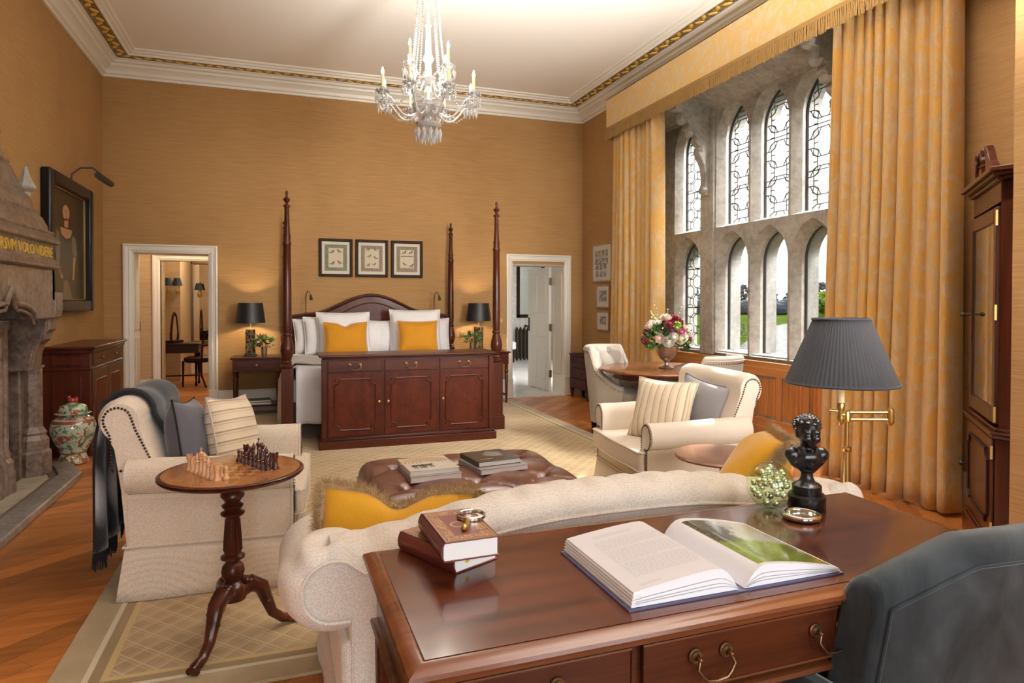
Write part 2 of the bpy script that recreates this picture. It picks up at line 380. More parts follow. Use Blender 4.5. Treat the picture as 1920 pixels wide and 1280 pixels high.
# ---- walls
def wallbox(name,boxes,mat=m_wall,kids=None):
    b=MB()
    for q in boxes: b.box(*q)
    return struct(part(b,name,mat,None,smooth=False))
ZT=4.5
wallbox('wall_left',[(XL-.3,YF-.3,0,XL,YB+.35,ZT)])
wallbox('wall_back',[(XL,YB,0,-1.70,YB+.34,ZT),(-.852,YB,0,3.175,YB+.34,ZT),(4.005,YB,0,XR+.35,YB+.34,ZT),(-1.70,YB,2.005,-.852,YB+.34,ZT),(3.175,YB,1.952,4.005,YB+.34,ZT)])
wallbox('wall_right',[(XR,BY1,0,WX+.3,YB,ZT),(XR,2.0,0,WX+.3,BY0,ZT),(XR,BY0,3.78,WX+.3,BY1,ZT)])
wallbox('wall_right_nib',[(3.39,YF,0,XR+.3,2.25,ZT)])
# rear wall behind the camera, with two tall windows
wallbox('wall_front',[(XL,YF-.3,0,-1.0,YF,ZT),(1.0,YF-.3,0,1.6,YF,ZT),(3.2,YF-.3,0,3.39,YF,ZT),(-1.0,YF-.3,0,1.0,YF,.6),(1.6,YF-.3,0,3.2,YF,.6),(-1.0,YF-.3,2.9,1.0,YF,ZT),(1.6,YF-.3,2.9,3.2,YF,ZT)])
for i,(a,b) in enumerate(((-1.0,1.0),(1.6,3.2))):
    w=MB(); w.box(a,YF-.2,.6,a+.06,YF-.1,2.9); w.box(b-.06,YF-.2,.6,b,YF-.1,2.9); w.box(a,YF-.2,.6,b,YF-.1,.66); w.box(a,YF-.2,2.84,b,YF-.1,2.9); w.box((a+b)/2-.03,YF-.19,.6,(a+b)/2+.03,YF-.11,2.9)
    o=struct(part(w,'window_%d'%(i+2),m_white,None,bevel=.005)); part(MB().box(a+.05,YF-.152,.65,b-.05,YF-.148,2.85),'pane',m_pane,o)
ce=MB(); ce.box(XL-.3,YF-.3,ZC,XR+.4,YB+.35,ZC+.15); struct(part(ce,'ceiling',m_ceil,None,smooth=False))
# thin seam beads where the paper meets in the two far corners
# ---- cornice: profile (projection p, height z), swept round the room
prof=[(0,4.08),(.02,4.08),(.025,4.105),(.05,4.115),(.06,4.15),(.085,4.175),(.12,4.19),(.13,4.215),(.165,4.225),(.175,4.245),(.2,4.25),(.2,4.285),(0,4.285)]
def ring(prof,name,mat,parent=None,loop=None):
    b=MB(); n=len(prof)
    crn=[(XL,YF,1,1),(XL,YB,1,-1),(XR,YB,-1,-1),(XR,YF,-1,1)]
    for k in range(3):
        x0,y0,sx0,sy0=crn[k]; x1,y1,sx1,sy1=crn[k+1]
        vs=[(x0+sx0*p,y0+sy0*p,z) for p,z in prof]+[(x1+sx1*p,y1+sy1*p,z) for p,z in prof]
        b.add(vs,[(i,i+1,n+i+1,n+i) for i in range(n-1)])
    return part(b,name,mat,parent,ang=25)
co_=struct(ring(prof,'trim_1',m_white)); 
ring([(.2,4.262),(.335,4.262)],'gilded_frieze',m_gilt,co_)
ring([(.33,4.262),(.335,4.255),(.35,4.255),(.36,4.272),(.385,4.28),(.395,4.296),(.42,4.302),(.43,4.3205)],'ceiling_moulding',m_white,co_)
# gilded leaf scrolls standing proud in the frieze
sc=MB()
for (x0,y0,x1,y1) in ((XL+.267,1.5,XL+.267,YB-.27),(XL+.27,YB-.267,XR-.27,YB-.267),(XR-.267,YB-.27,XR-.267,1.5)):
    L=hypot(x1-x0,y1-y0); n=int(L/.11); ax=atan2(y1-y0,x1-x0)
    for i in range(n):
        t=(i+.5)/n; s=1 if i%2 else -1
        sc.at((x0+(x1-x0)*t,y0+(y1-y0)*t,4.262),rz=ax+s*.6); sc.sph((0,s*.018,0),(.055,.024,.014),6,4)
sc.T=None; stuff(part(sc,'leaf_scroll',m_giltflat,co_))
# ---- baseboards
bprof=[(0,0),(.024,0),(.024,.2),(.018,.215),(.018,.235),(.010,.262),(.006,.275),(0,.275)]
def base(name,runs):
    b=MB()
    for pl,lo,hi,c,s in runs:
        pr=[(c+s*p,z) for p,z in bprof]; b.prism(pr,lo,hi,'xz' if pl=='y' else 'yz')
    return struct(part(b,name,m_white,None,ang=30))
base('baseboard_left',[('y',6.44,YB,XL,1),('y',YF,3.3,XL,1)])
base('baseboard_back',[('x',XL,-1.80,YB,-1),('x',-.755,3.08,YB,-1),('x',4.115,XR,YB,-1)])
base('baseboard_right',[('y',7.47,YB,XR,-1),('y',2.29,3.42,XR,-1)])
# ---- door 1 and door 2: architrave, lining, panels
def architrave(x0,x1,zt,y,w=.098,d=1):
    b=MB()
    # profile across the width: (inward offset, projection)
    P=[(0,0),(0,.040),(.018,.045),(.028,.030),(.055,.026),(.064,.032),(.080,.026),(.098,.018),(.098,0)]
    n=len(P)
    pts=[(x0,0,1,0),(x0,zt,1,-1),(x1,zt,-1,-1),(x1,0,-1,0)]
    for k in range(3):
        vs=[]
        for (x,z,sx,sz) in pts[k:k+2]: vs+=[(x+sx*o,y-d*p,z+sz*o) for o,p in P]
        b.add(vs,[(i,i+1,n+i+1,n+i) for i in range(n-1)])
    return b
def plinth(b,x0,x1,y): b.box(x0-.006,y-.05,0,x0+.10,y,.29); b.box(x1-.10,y-.05,0,x1+.006,y,.29)
d1=struct(part(architrave(-1.798,-.754,2.095,YB),'door_1',m_white,None,ang=30))
b=MB(); b.box(-1.702,YB,0,-1.688,YB+.34,2.005); b.box(-.864,YB,0,-.85,YB+.34,2.005); b.box(-1.702,YB,1.99,-.85,YB+.34,2.005); part(b,'lining',m_white,d1)
for s,x in ((1,-1.688),(-1,-.864)):
    b=MB(); b.box(min(x,x+s*.012),YB+.07,.3,max(x,x+s*.012),YB+.27,.95); b.box(min(x,x+s*.012),YB+.07,1.05,max(x,x+s*.012),YB+.27,1.9); part(b,'reveal_panel',m_cream,d1,bevel=.006)
b=MB(); plinth(b,-1.798,-.754,YB); part(b,'plinth_block',m_white,d1,bevel=.006)
d2=struct(part(architrave(3.082,4.100,2.094,YB,),'door_2',m_white,None,ang=30))
b=MB(); b.box(3.17,YB,0,3.182,YB+.42,1.955); b.box(3.998,YB,0,4.012,YB+.42,1.955); b.box(3.17,YB,1.945,4.012,YB+.42,1.955); part(b,'lining',m_white,d2)
b=MB(); plinth(b,3.082,4.10,YB); part(b,'plinth_block',m_white,d2,bevel=.006)
b=MB(); b.box(3.986,YB+.07,.3,3.998,YB+.3,1.85); part(b,'reveal_panel',m_cream,d2,bevel=.008)
# open door leaf of door 2
lf=MB(); lf.at((3.985,9.53,0),rz=R_(93)); lf.box(0,0,.012,.80,.045,1.94); lf.T=None
leaf=part(lf,'door_leaf',m_white,d2,bevel=.004)
for z0,z1 in ((.18,.62),(.84,1.12),(1.22,1.82)):
    for x0,x1 in ((.10,.37),(.43,.70)):
        p=MB(); p.at((3.985,9.53,0),rz=R_(93)); p.box(x0,.04,z0,x1,.053,z1); p.T=None; part(p,'door_panel',m_white,leaf,bevel=.008)
for z in (.28,1.0,1.72):
    p=MB(); p.cyl((3.975,9.52,z-.06),(3.975,9.52,z+.06),.011); p.box(3.945,9.51,z-.055,3.99,9.535,z+.055); part(p,'hinge',m_brassd,leaf)
p=MB(); p.at((3.985,9.53,0),rz=R_(93)); p.box(.735,.044,.92,.775,.054,1.14); p.cyl((.755,.05,1.0),(.755,.10,1.0),.012); p.sph((.755,.11,1.0),.026); p.T=None; part(p,'door_knob',m_iron,leaf)
# ---- window bay: wainscot, sill, stone wall with pointed lights
bay=struct(part(MB().box(WX-.03,BY0,0,WX+.3,BY1,.80).box(XR-.01,BY0-.10,0,WX,BY0+.012,3.78).box(XR-.01,BY1-.012,0,WX,BY1+.10,3.78),'wall_bay',m_stone,None,bevel=.01))
wn=struct(part(MB().box(WX-.045,BY0,.74,WX+.05,BY1,.80),'trim_2',m_oakh,None,bevel=.008))
part(MB().box(WX-.06,BY0,0,WX-.03,BY1,.155),'skirting',m_oakh,wn,bevel=.008)
part(MB().box(WX-.05,BY0,.655,WX-.03,BY1,.745),'top_rail',m_oakh,wn,bevel=.006)
part(MB().box(WX-.048,BY0,.15,WX-.03,BY1,.235),'bottom_rail',m_oakh,wn,bevel=.006)
pw=.355; k=0; y=BY0
pan=None
while y<BY1-.01:
    part(MB().box(WX-.05,y,.23,WX-.03,y+.075,.66),'stile',m_oak,wn,bevel=.006)
    for q in range(2):
        a=y+.075+.015+q*.132
        # linenfold panel: ribbed section standing proud
        P=[(a,-.012),(a+.008,-.030),(a+.028,-.034),(a+.036,-.018),(a+.044,-.018),(a+.052,-.036),(a+.076,-.036),(a+.084,-.018),(a+.092,-.018),(a+.100,-.034),(a+.118,-.03),(a+.124,-.012)]
        part(MB().prism([(WX+dx-.012,yy) for yy,dx in P]+[(WX,a+.124),(WX,a)],.262,.628,'xy'),'linenfold_panel',m_oak,wn,smooth=False)
    part(MB().box(WX-.046,y+.075+.132,.23,WX-.03,y+.075+.152,.66),'muntin',m_oak,wn,bevel=.004)
    y+=pw
# pointed arch outline: from left springing over apex to right springing
def arch(cy,hw,zs,za,n=8):
    # two-centred gothic arch
    h=za-zs; r=(h*h+hw*hw)/(2*hw)
    pts=[]
    a1=atan2(h,r-hw)
    for i in range(n+1):
        a=a1*i/n; pts.append((cy-hw+r-r*cos(a),zs+r*sin(a)))
    return pts+[(2*cy-y,z) for y,z in pts[-2::-1]]
win=struct(part(MB().box(WX+.02,BY0,.78,WX+.30,BY1,.86).box(WX+.02,BY0,3.70,WX+.3,BY1,3.80),'window_1',m_stone,None,bevel=.008))
PIT=.58; CYS=[6.86,6.03,5.45,4.87,4.04]
X0,X1,X2=WX,WX+.09,WX+.30
def light(cy,y0,y1,z0,z1,hw,zsill,zs,za,lead,label):
    """stone surround of one light, with splayed reveal, iron frame, glass and leads"""
    b=MB(); hb=hw+.055; db=.05
    big=[(cy-hb,zsill-.03)]+arch(cy,hb,zs,za+.06)+[(cy+hb,zsill-.03)]
    sm=[(cy-hw,zsill)]+arch(cy,hw,zs,za)+[(cy+hw,zsill)]
    front=[(y0,z0),(y0,z1),(y1,z1),(y1,z0)]
    n=len(big)
    outer=[(y0,z0),(y1,z0),(y1,z1),(y0,z1)]
    vs=[(X0,y,z) for y,z in outer]+[(X0,y,z) for y,z in big]+[(X1,y,z) for y,z in sm]+[(X1+.06,y,z) for y,z in sm]+[(X2,y,z) for y,z in sm]+[(X2,y,z) for y,z in outer]
    B=4; S=4+n; M_=4+2*n; E=4+3*n; Q=4+4*n; mid=n//2; fx=[]
    fs=[]
    # front face split into left, right, bottom pieces around the opening
    fs.append([3,0,B]+[B+i for i in range(1,mid+1)])                     # left
    fs.append([2]+[B+i for i in range(mid,n)]+[1])                       # right
    fs.append([0,1,B+n-1,B]); fs.append([3,B+mid,2])
    for i in range(n):
        j=(i+1)%n; fs.append((B+i,B+j,S+j,S+i)); fs.append((S+i,S+j,M_+j,M_+i)); fx.append((M_+i,M_+j,E+j,E+i))
    fx.append([Q+3,Q+0,E]+[E+i for i in range(1,mid+1)]); fx.append([Q+2]+[E+i for i in range(mid,n)]+[Q+1]); fx.append([Q,Q+1,E+n-1,E]); fx.append([Q+3,E+mid,Q+2])
    b.add(vs,fs,0); nv_=len(b.v)-len(vs); b.f+=fx; b.m+=[1]*len(fx)
    s=part(b,'stone_light',[m_stone,m_stonex],win,smooth=False)
    # iron casement frame
    f=MB(); XI=X1+.055; loop=[(XI,y,z) for y,z in sm]; f.tube(loop,.017,6,closed=True)
    part(f,'iron_frame',m_iron,s)
    g=MB(); inner=[(cy-hw+.004,zsill+.004)]+arch(cy,hw-.004,zs,za-.004)+[(cy+hw-.004,zsill+.004)]
    g.prism(inner,XI-.002,XI+.002,'yz'); part(g,'pane',m_pane,s,smooth=False)
    if lead:
        t=MB(); top=lambda y: zs+max(0,(za-zs))*max(0,1-(abs(y-cy)/hw)**1.55)
        seg=[]
        if lead==1:   # interlaced hexagons and labels
            w=hw; hs=.36; rows=int((za-zsill)/hs)+2
            for r in range(rows):
                z=zsill+.10+r*hs
                for c,dz in ((cy,0),(cy-w,hs/2),(cy+w,hs/2)):
                    zz=z+dz; q=w*.40; h2=.045
                    seg+=[((c-q,zz-h2),(c+q,zz-h2)),((c+q,zz-h2),(c+q,zz+h2)),((c+q,zz+h2),(c-q,zz+h2)),((c-q,zz+h2),(c-q,zz-h2))]
                    seg+=[((c-q,zz),(c-w*.62,zz)),((c+q,zz),(c+w*.62,zz))]
                    for sg in (1,-1):
                        for k2 in (1,-1):
                            a=(c+sg*q,zz+k2*h2); d_=(c+sg*w*.60,zz+k2*(hs/2-h2)); m_=(c+sg*w*.33,zz+k2*hs*.27); m2=(c+sg*w*.66,zz+k2*hs*.2)
                            seg+=[(a,m2),(m2,d_)]; seg+=[((c+sg*q*.5,zz+k2*h2),m_),(m_,d_)]
            seg+=[((cy-w,z_),(cy+w,z_)) for z_ in (zsill+.02+hs*1.0,zsill+.02+hs*2.2,zsill+.02+hs*3.2)]
        else:         # elongated octagons
            w=hw; hs=.235; rows=int((za-zsill)/hs)+2
            for r in range(-1,rows):
                z=zsill+.08+r*hs
                for c,dz in ((cy,0),(cy-w*.66,hs/2),(cy+w*.66,hs/2)):
                    zz=z+dz; P=[(c-w*.16,zz-hs*.30),(c+w*.16,zz-hs*.30),(c+w*.36,zz-hs*.14),(c+w*.36,zz+hs*.14),(c+w*.16,zz+hs*.30),(c-w*.16,zz+hs*.30),(c-w*.36,zz+hs*.14),(c-w*.36,zz-hs*.14)]
                    seg+=[(P[i],P[(i+1)%8]) for i in range(8)]
                    seg+=[((c,zz+hs*.30),(c,zz+hs*.70)),((c-w*.36,zz-hs*.14),(c-w*.62,zz-hs*.14)),((c+w*.36,zz+hs*.14),(c+w*.62,zz+hs*.14))]
            seg+=[((cy-w,z_),(cy+w,z_)) for z_ in (zsill+hs*2,zsill+hs*4)]
        for a,c in seg:
            # clip to the light
            n_=6; prev=None
            pts=[]
            for i in range(n_+1):
                y=a[0]+(c[0]-a[0])*i/n_; z=a[1]+(c[1]-a[1])*i/n_
                ok=abs(y-cy)<=hw+.002 and zsill<=z<=top(y)
                if ok: pts.append((XI,y,z))
                elif len(pts)>1: t.tube(pts,.0056,4,cap=False); pts=[]
                else: pts=[]
            if len(pts)>1: t.tube([pts[0],pts[-1]],.0056,4,cap=False)
        stuff(part(t,'lead_came',m_lead,s,smooth=False))
    return s
for i,cy in enumerate(CYS):
    y0,y1=cy-PIT/2,cy+PIT/2
    if i==0: y0,y1=cy-.29,BY1
    if i==4: y0,y1=BY0,cy+.29
    ld=2 if i in (0,4) else 1
    light(cy,y0,y1,2.19,3.74,.22,2.275,3.20,3.57,ld,'')
    light(cy,y0,y1,.83,2.19,.22,.865,1.83,2.125,2 if i in (0,4) else 0,'')
# wide piers with the corbelled brackets
for yc in (6.445,4.455):
    part(MB().box(X0-.03,yc-.125,.80,X2,yc+.125,3.75),'stone_pier',m_stone,win,bevel=.02)
    br=MB(); P=[(X0,2.62),(X0-.05,2.62),(X0-.07,2.70),(X0-.05,2.78),(X0-.07,2.95),(X0-.13,3.10),(X0-.10,3.16),(X0-.16,3.22),(X0-.15,3.28),(X0-.24,3.36),(X0-.22,3.42),(X0-.30,3.46),(X0-.29,3.54),(X0-.36,3.56),(X0-.36,3.78),(X0,3.78)]
    P=[(X0+(x-X0)*1.35,z) for x,z in P]; br.prism(P,yc-.055,yc+.055,'xz'); bo=part(br,'corbel_bracket',m_stone,win,bevel=.012,smooth=False)
    kn=MB()
    for px,pz in ((X0-.1,3.13),(X0-.19,3.32),(X0-.27,3.45),(X0-.33,3.60),(X0-.05,2.68)): kn.sph((X0+(px-X0)*1.35,yc,pz),(.05,.075,.05),8,6)
    part(kn,'carved_boss',m_stone,bo)
# splayed stone soffit above the lights
part(MB().prism([(X0,3.56),(X0-.03,3.60),(XR,3.76),(XR,3.80),(X2,3.80),(X2,3.56)],BY0,BY1,'xz'),'stone_soffit',m_stone,win,smooth=False)
# ================================================================ OUTSIDE
m_grass=NT('meadow_grass'); _a=m_grass.noise(.12,None,4,.6); m_grass=m_grass.set(m_grass.ramp(_a,[(.35,(.026,.044,.007)),(.6,(.040,.068,.011)),(.75,(.055,.084,.015))]),1,spec=0)
m_water=NT('river_water'); _a=m_water.noise(.35,m_water.map((1,2.2,1)),3); m_water.bump(_a,.5,.35); m_water=m_water.set((.015,.02,.024),.12,spec=.6)
struct(part(MB().box(5.3,-200,-3.9,900,900,-3.6),'meadow_ground',m_grass,None,smooth=False))
rv=[(22,36),(26,44),(35,50),(42,55.5),(50,63),(62,76),(91,107),(111,124),(118,127),(140,131),(260,150),(260,-60),(22,-60)]
struct(part(MB().prism(rv,-3.605,-3.56,'xy'),'river',m_water,None,smooth=False))
m_trees=[plain('hazed_tree_%d'%i,c,1,spec=0) for i,c in enumerate([(.085,.105,.13),(.10,.12,.14),(.12,.13,.14)])]  # distance haze is mixed into these tree colours
m_bush=plain('spring_shrub',(.12,.20,.03),1,spec=0)
def tree(name,x,y,h,r,mat,label,cat='tree',grp='trees beyond the meadow',n=330,con=False):
    t=thing(name,label,cat,(x,y,-3.6),0,grp)
    tr=MB(); tr.cyl((0,0,0),(0,0,h*.6),h*.025,h*.012,7); part(tr,'trunk',m_trees[1],t)
    c=MB(); rnd=random.Random(int(x*7+y))
    for i in range(n):
        u=rnd.random(); a=rnd.uniform(0,2*pi); 
        if con: z=h*(.15+.85*u); rr=r*(1-u)*.95*rnd.random()**.4+.1
        else: z=h*(.12+.88*u); rr=r*sqrt(max(.02,1-((u-.45)/.56)**2))*rnd.random()**.5
        q=r*rnd.uniform(.045,.15); c.sph((rr*cos(a),rr*sin(a),z),(q,q,q*rnd.uniform(.6,1.1)),6,4)
    stuff(part(c,'crown',mat,t,smooth=False))
ORD='first second third fourth fifth middle sixth seventh eighth ninth tenth'.split()
for i in range(11):
    x=140+i*10.2; y=241-(x-138)*.36+(i%3)*2; h=(12.2,10.8,12.9,11.4,12.0)[i%5]; r=5.0+(i%4)*.25
    if i==5: tree('conifer',x,y-3,14.5,5.5,m_trees[0],'pointed dark conifer standing above the tree line seen through the middle window lights',con=True,n=330)
    else: tree('woodland_tree',x,y,h,r,m_trees[i%3],'dark bare woodland tree, %s from the left in the belt beyond the river meadow'%ORD[i])
# low undergrowth closing the foot of the belt
ug=MB(); rnd=random.Random(3)
for i in range(520):
    t=rnd.random(); x=128+t*125; y=240-t*44+rnd.uniform(-4,4); q=rnd.uniform(1.5,3.2); ug.sph((x,y,-3.6+q*.5+rnd.random()*3),(q,q,q*.9),6,4)
o=stuff(part(ug,'undergrowth',m_trees[0],None,smooth=False)); tag(o,'dark undergrowth along the foot of the woodland beyond the meadow','undergrowth')
tree('riverside_shrub',124,126,7.2,6.5,m_bush,'bright green rounded shrub on the far bank beside the curtain edge','shrub',None,260)
for i,(x,y) in enumerate(((57,72),(47,63))):
    tree('bank_shrub',x,y,2.3,1.0,m_trees[2],('small brown shrub on the grassy river bank' if i==0 else 'second small brown shrub further down the river bank'),'shrub',None,60)
# ================================================================ ROOM THROUGH DOOR 1 (passage, then dressing room)
m_hall=mk_wall2=NT('cream_grasscloth'); _a=m_hall.noise(60,m_hall.map((.05,.05,3)),3); m_hall=m_hall.set(m_hall.ramp(_a,[(.35,(.42,.29,.155)),(.65,(.52,.38,.22))]),.7)
fl2=struct(part(MB().box(XL-.8,YB+.0,-.12,.6,16,-.012),'floor',plain('passage_floor_base',(.05,.02,.01),.8),None,smooth=False))
for i in range(24):
    y=YB+.0+i*.128*2.2
    for k,(a,c) in enumerate(((-2.7,-.9),(-.9,.6))):
        o=part(MB().box(a+.001,y+.001,-.012,c-.001,y+.2806,0),'floorboard',m_boards[(i*3+k*2)%4],fl2,smooth=False)
Y2=10.62
wallbox('wall_passage',[(XL-.4,YB+.34,0,-1.98,Y2,2.9),(XL-.4,Y2,0,-1.60,Y2+.15,2.9),(-.60,Y2,0,.6,Y2+.15,2.9),(-1.6,Y2,2.05,-.6,Y2+.15,2.9),(-.2,YB+.34,0,0,Y2,2.9)],m_hall)
struct(part(MB().box(XL-.8,YB+.3,2.75,.6,16,2.9),'ceiling',m_ceil,None,smooth=False))
b=MB(); b.box(XL-.4,Y2-.02,0,-1.72,Y2,.28); b.box(XL-.4,Y2-.028,.24,-1.72,Y2,.265); struct(part(b,'baseboard_passage',m_cream,None,bevel=.004))
d3=struct(part(architrave(-1.735,-.56,2.085,Y2),'door_3',m_white,None,ang=30)); b=MB(); b.box(-1.64,Y2,0,-1.625,Y2+.16,2.0); b.box(-.67,Y2,0,-.655,Y2+.16,2.0); b.box(-1.64,Y2,1.985,-.655,Y2+.16,2.0); part(b,'lining',m_cream,d3)
part(MB().box(-1.738,Y2-.05,0,-1.63,Y2,.28),'plinth_block',m_cream,d3,bevel=.006)
part(MB().box(-1.692,YB+.342,1.02,-1.684,YB+.37,1.14),'strike_plate',m_iron,d1)
wallbox('wall_dressing',[(XL-.4,14.2,0,.6,14.35,2.9),(XL-.42,Y2+.15,0,-1.95,14.2,2.9),(.4,Y2+.15,0,.6,14.2,2.9)],m_hall)
b=MB(); b.box(XL,14.17,0,.4,14.2,.26); struct(part(b,'baseboard_dressing',m_cream,None))
lamp('passage_fill','POINT',(-1.2,9.95,2.55),26,(1,.84,.62),shadow_soft_size=.12)  # added point fill without a fitting, lights the passage
lamp('dressing_room_fill','POINT',(-.9,12.6,2.5),55,(1,.84,.62),shadow_soft_size=.12)  # added unseen fill on top of the sconces' own light
# tall gilt mirror on the far wall
t=thing('wall_mirror','tall gilt-framed mirror on the far dressing room wall','mirror',(-1.27,14.2,0))
b=MB(); b.box(-.42,-.05,.55,-.34,0,2.2); b.box(.34,-.05,.55,.42,0,2.2); b.box(-.42,-.05,2.12,.42,0,2.2); b.box(-.42,-.05,.55,.42,0,.63); part(b,'frame',m_brassd,t,bevel=.012)
part(MB().box(-.35,-.02,.6,.35,-.012,2.15),'mirror_glass',plain('mirror_silver',(.85,.85,.82),.03,metal=1),t,smooth=False)
def sconce(name,loc,label,rz=0,two=False):
    t=thing(name,label,'wall lamp',loc,rz,'wall sconces in the dressing room')
    b=MB(); b.lathe([(.03,-.05),(.04,0),(.03,.05)],12,(0,-.01,0)); b.tube([(0,0,0),(0,-.06,.02),(0,-.10,0)],.006,6); b.lathe([(.015,-.02),(.022,0),(.012,.02)],10,(0,-.1,.0)); part(b,'bracket',m_brass,t)
    part(MB().cyl((0,-.1,.02),(0,-.1,.11),.011),'candle_tube',m_cand,t)
    b=MB(); b.lathe([(.085,.09),(.05,.22)],16,(0,-.1,0),cap=False); b.lathe([(.082,.09),(.047,.22)],16,(0,-.1,0),cap=False); part(b,'lamp_shade',m_shade,t)
    part(MB().sph((0,-.1,.14),.014,8,6),'bulb',m_flame,t)
sconce('wall_sconce',(-1.83,12.70,1.58),'left black-shaded brass sconce in the dressing room, nearest the door frame',0)
sconce('wall_sconce.001',(-1.69,12.74,1.58),'middle black-shaded brass sconce in the dressing room, above the dressing table')
sconce('wall_sconce.002',(-1.50,14.12,1.53),'black-shaded sconce in front of the tall gilt mirror in the dressing room')
wallbox('wall_dressing_pier',[(-1.95,12.76,0,-1.66,14.2,2.9)],m_hall)
# dressing table with swing mirror and chair
t=thing('dressing_table','dark wooden dressing table on slim legs seen through the left doorway','table',(-1.60,12.20,0))
part(MB().box(-.32,-.24,.68,.34,.24,.71),'table_top',m_darkx,t,bevel=.006); part(MB().box(-.30,-.22,.55,.31,.22,.68),'frieze',m_darkx,t,bevel=.004)
for x in (-.26,.27):
    for y in (-.19,.19): part(MB().lathe([(.016,0),(.020,.02),(.014,.08),(.022,.40),(.016,.44),(.026,.48),(.024,.56)],10,(x,y,0)),'leg',m_dark,t)
b=MB(); b.cyl((-.26,-.19,.16),(-.26,.19,.16),.010); b.cyl((.27,-.19,.16),(.27,.19,.16),.010); b.cyl((-.26,0,.16),(.27,0,.16),.010); part(b,'stretcher',m_dark,t)
t=thing('toilet_mirror','dark shield-shaped swing mirror standing on the dressing table','mirror',(-1.68,12.22,.71),R_(76))
b=MB(); b.tube([(-.12,0,.02),(-.14,0,.12),(-.10,0,.3),(-.06,0,.45),(0,0,.5),(.06,0,.45),(.10,0,.3),(.14,0,.12),(.12,0,.02)],.018,8); b.box(-.19,-.07,0,.19,.07,.04); part(b,'frame',m_dark,t)
part(MB().prism([(-.09,.1),(.09,.1),(.1,.3),(.05,.44),(-.05,.44),(-.1,.3)],-.006,.006,'xz'),'mirror_glass',plain('mirror_plate',(.8,.8,.76),.05,metal=1),t)
t=thing('dressing_chair','dark side chair with round padded seat tucked at the dressing table','chair',(-1.30,12.02,0),R_(60))
part(MB().lathe([(.0,.40),(.20,.40),(.22,.43),(.21,.47),(.15,.49),(0,.495)],20),'seat',m_dark,t)
for x,y,k in ((-.16,.16,0),(.16,.16,0),(-.15,-.16,1),(.15,-.16,1)): part(MB().tube([(x,y,.42),(x*1.02,y*(1.0 if not k else 1.05),.2),(x*1.05,y*(1.0 if not k else 1.6),0)],[.02,.017,.014],8),'leg',m_dark,t)
b=MB(); b.tube([(-.16,-.18,.42),(-.17,-.2,.7),(-.16,-.25,.92)],.015,8); b.tube([(.16,-.18,.42),(.17,-.2,.7),(.16,-.25,.92)],.015,8); b.tube([(-.18,-.25,.9),(0,-.27,.95),(.18,-.25,.9)],.03,8); b.tube([(-.16,-.2,.68),(0,-.22,.70),(.16,-.2,.68)],.018,8); part(b,'backrest',m_dark,t)
# ================================================================ BATHROOM THROUGH DOOR 2
m_bathw=NT('silver_floral_wallpaper'); _a=m_bathw.noise(9,None,4,.6,2.5); m_bathw=m_bathw.set(m_bathw.ramp(_a,[(.47,(.66,.65,.64)),(.5,(.36,.35,.34)),(.53,(.66,.65,.64)),(.58,(.40,.39,.38)),(.62,(.62,.61,.60))]),.4)
bf=struct(part(MB().box(2.6,YB+.34,-.05,6.4,16.2,-.010),'floor',plain('grout',(.4,.39,.37),.8),None,smooth=False))
for i in range(6):
    for j in range(11): part(MB().box(2.7+i*.6+.002,YB+.345+j*.6+.002,-.012,3.3+i*.6-.002,YB+.945+j*.6-.002,0),'floor_tile',m_marblefloor,bf,smooth=False)
struct(part(MB().box(3.17,YB-.02,0,4.012,YB+.36,.006),'trim_3',m_marblefloor,None,smooth=False))
wallbox('wall_bath',[(2.6,15.0,0,6.4,15.15,2.9),(6.2,YB+.34,0,6.4,15.0,2.9),(2.5,YB+.34,0,2.6,15.0,2.9)],m_bathw)
struct(part(MB().box(2.5,YB+.34,2.8,6.4,15.15,2.9),'ceiling',m_ceil,None,smooth=False))
lamp('bathroom_fill','AREA',(4.8,12.2,2.75),40,(1,.97,.93),(0,0,0),shape='RECTANGLE',size=1.4,size_y=2.5)  # added overhead fill in place of the bathroom's window daylight
t=thing('bathroom_mirror','dark-framed mirror on the floral bathroom wall','mirror',(5.72,15.0,0))
b=MB(); b.box(-.36,-.04,1.02,-.28,0,2.33); b.box(.28,-.04,1.02,.36,0,2.33); b.box(-.36,-.04,2.25,.36,0,2.33); b.box(-.36,-.04,1.02,.36,0,1.10); part(b,'frame',m_dark,t,bevel=.01)
part(MB().box(-.29,-.02,1.06,.29,-.012,2.29),'mirror_glass',plain('bath_mirror',(.55,.62,.60),.05,metal=1),t,smooth=False)
t=thing('radiator','dark brown cast iron column radiator against the bathroom wall','radiator',(5.70,14.80,0))
for i in range(9):
    b=MB(); x=-.40+i*.095
    b.tube([(x,-.06,.06),(x,-.06,.72),(x,0,.78),(x,.06,.72),(x,.06,.06),(x,0,.03)],.026,8,closed=True); part(b,'radiator_column',plain('iron_brown',(.05,.036,.026),.4,metal=.4) if i==0 else bpy.data.materials['iron_brown'],t)
b=MB(); 
for x in (-.4,.36): b.cyl((x,0,0),(x,0,.06),.02)
part(b,'foot',m_iron,t)
t=thing('upholstered_bench','white upholstered bench with dark legs by the bathroom radiator','bench',(4.78,14.55,0),0)
part(MB().box(-.35,-.2,.30,.35,.2,.48),'seat',m_linen,t,bevel=.03,seg=3)
for x in (-.3,.3):
    for y in (-.15,.15): part(MB().taper(x,y,0,.30,.016,.016,.024,.024),'leg',m_dark,t)
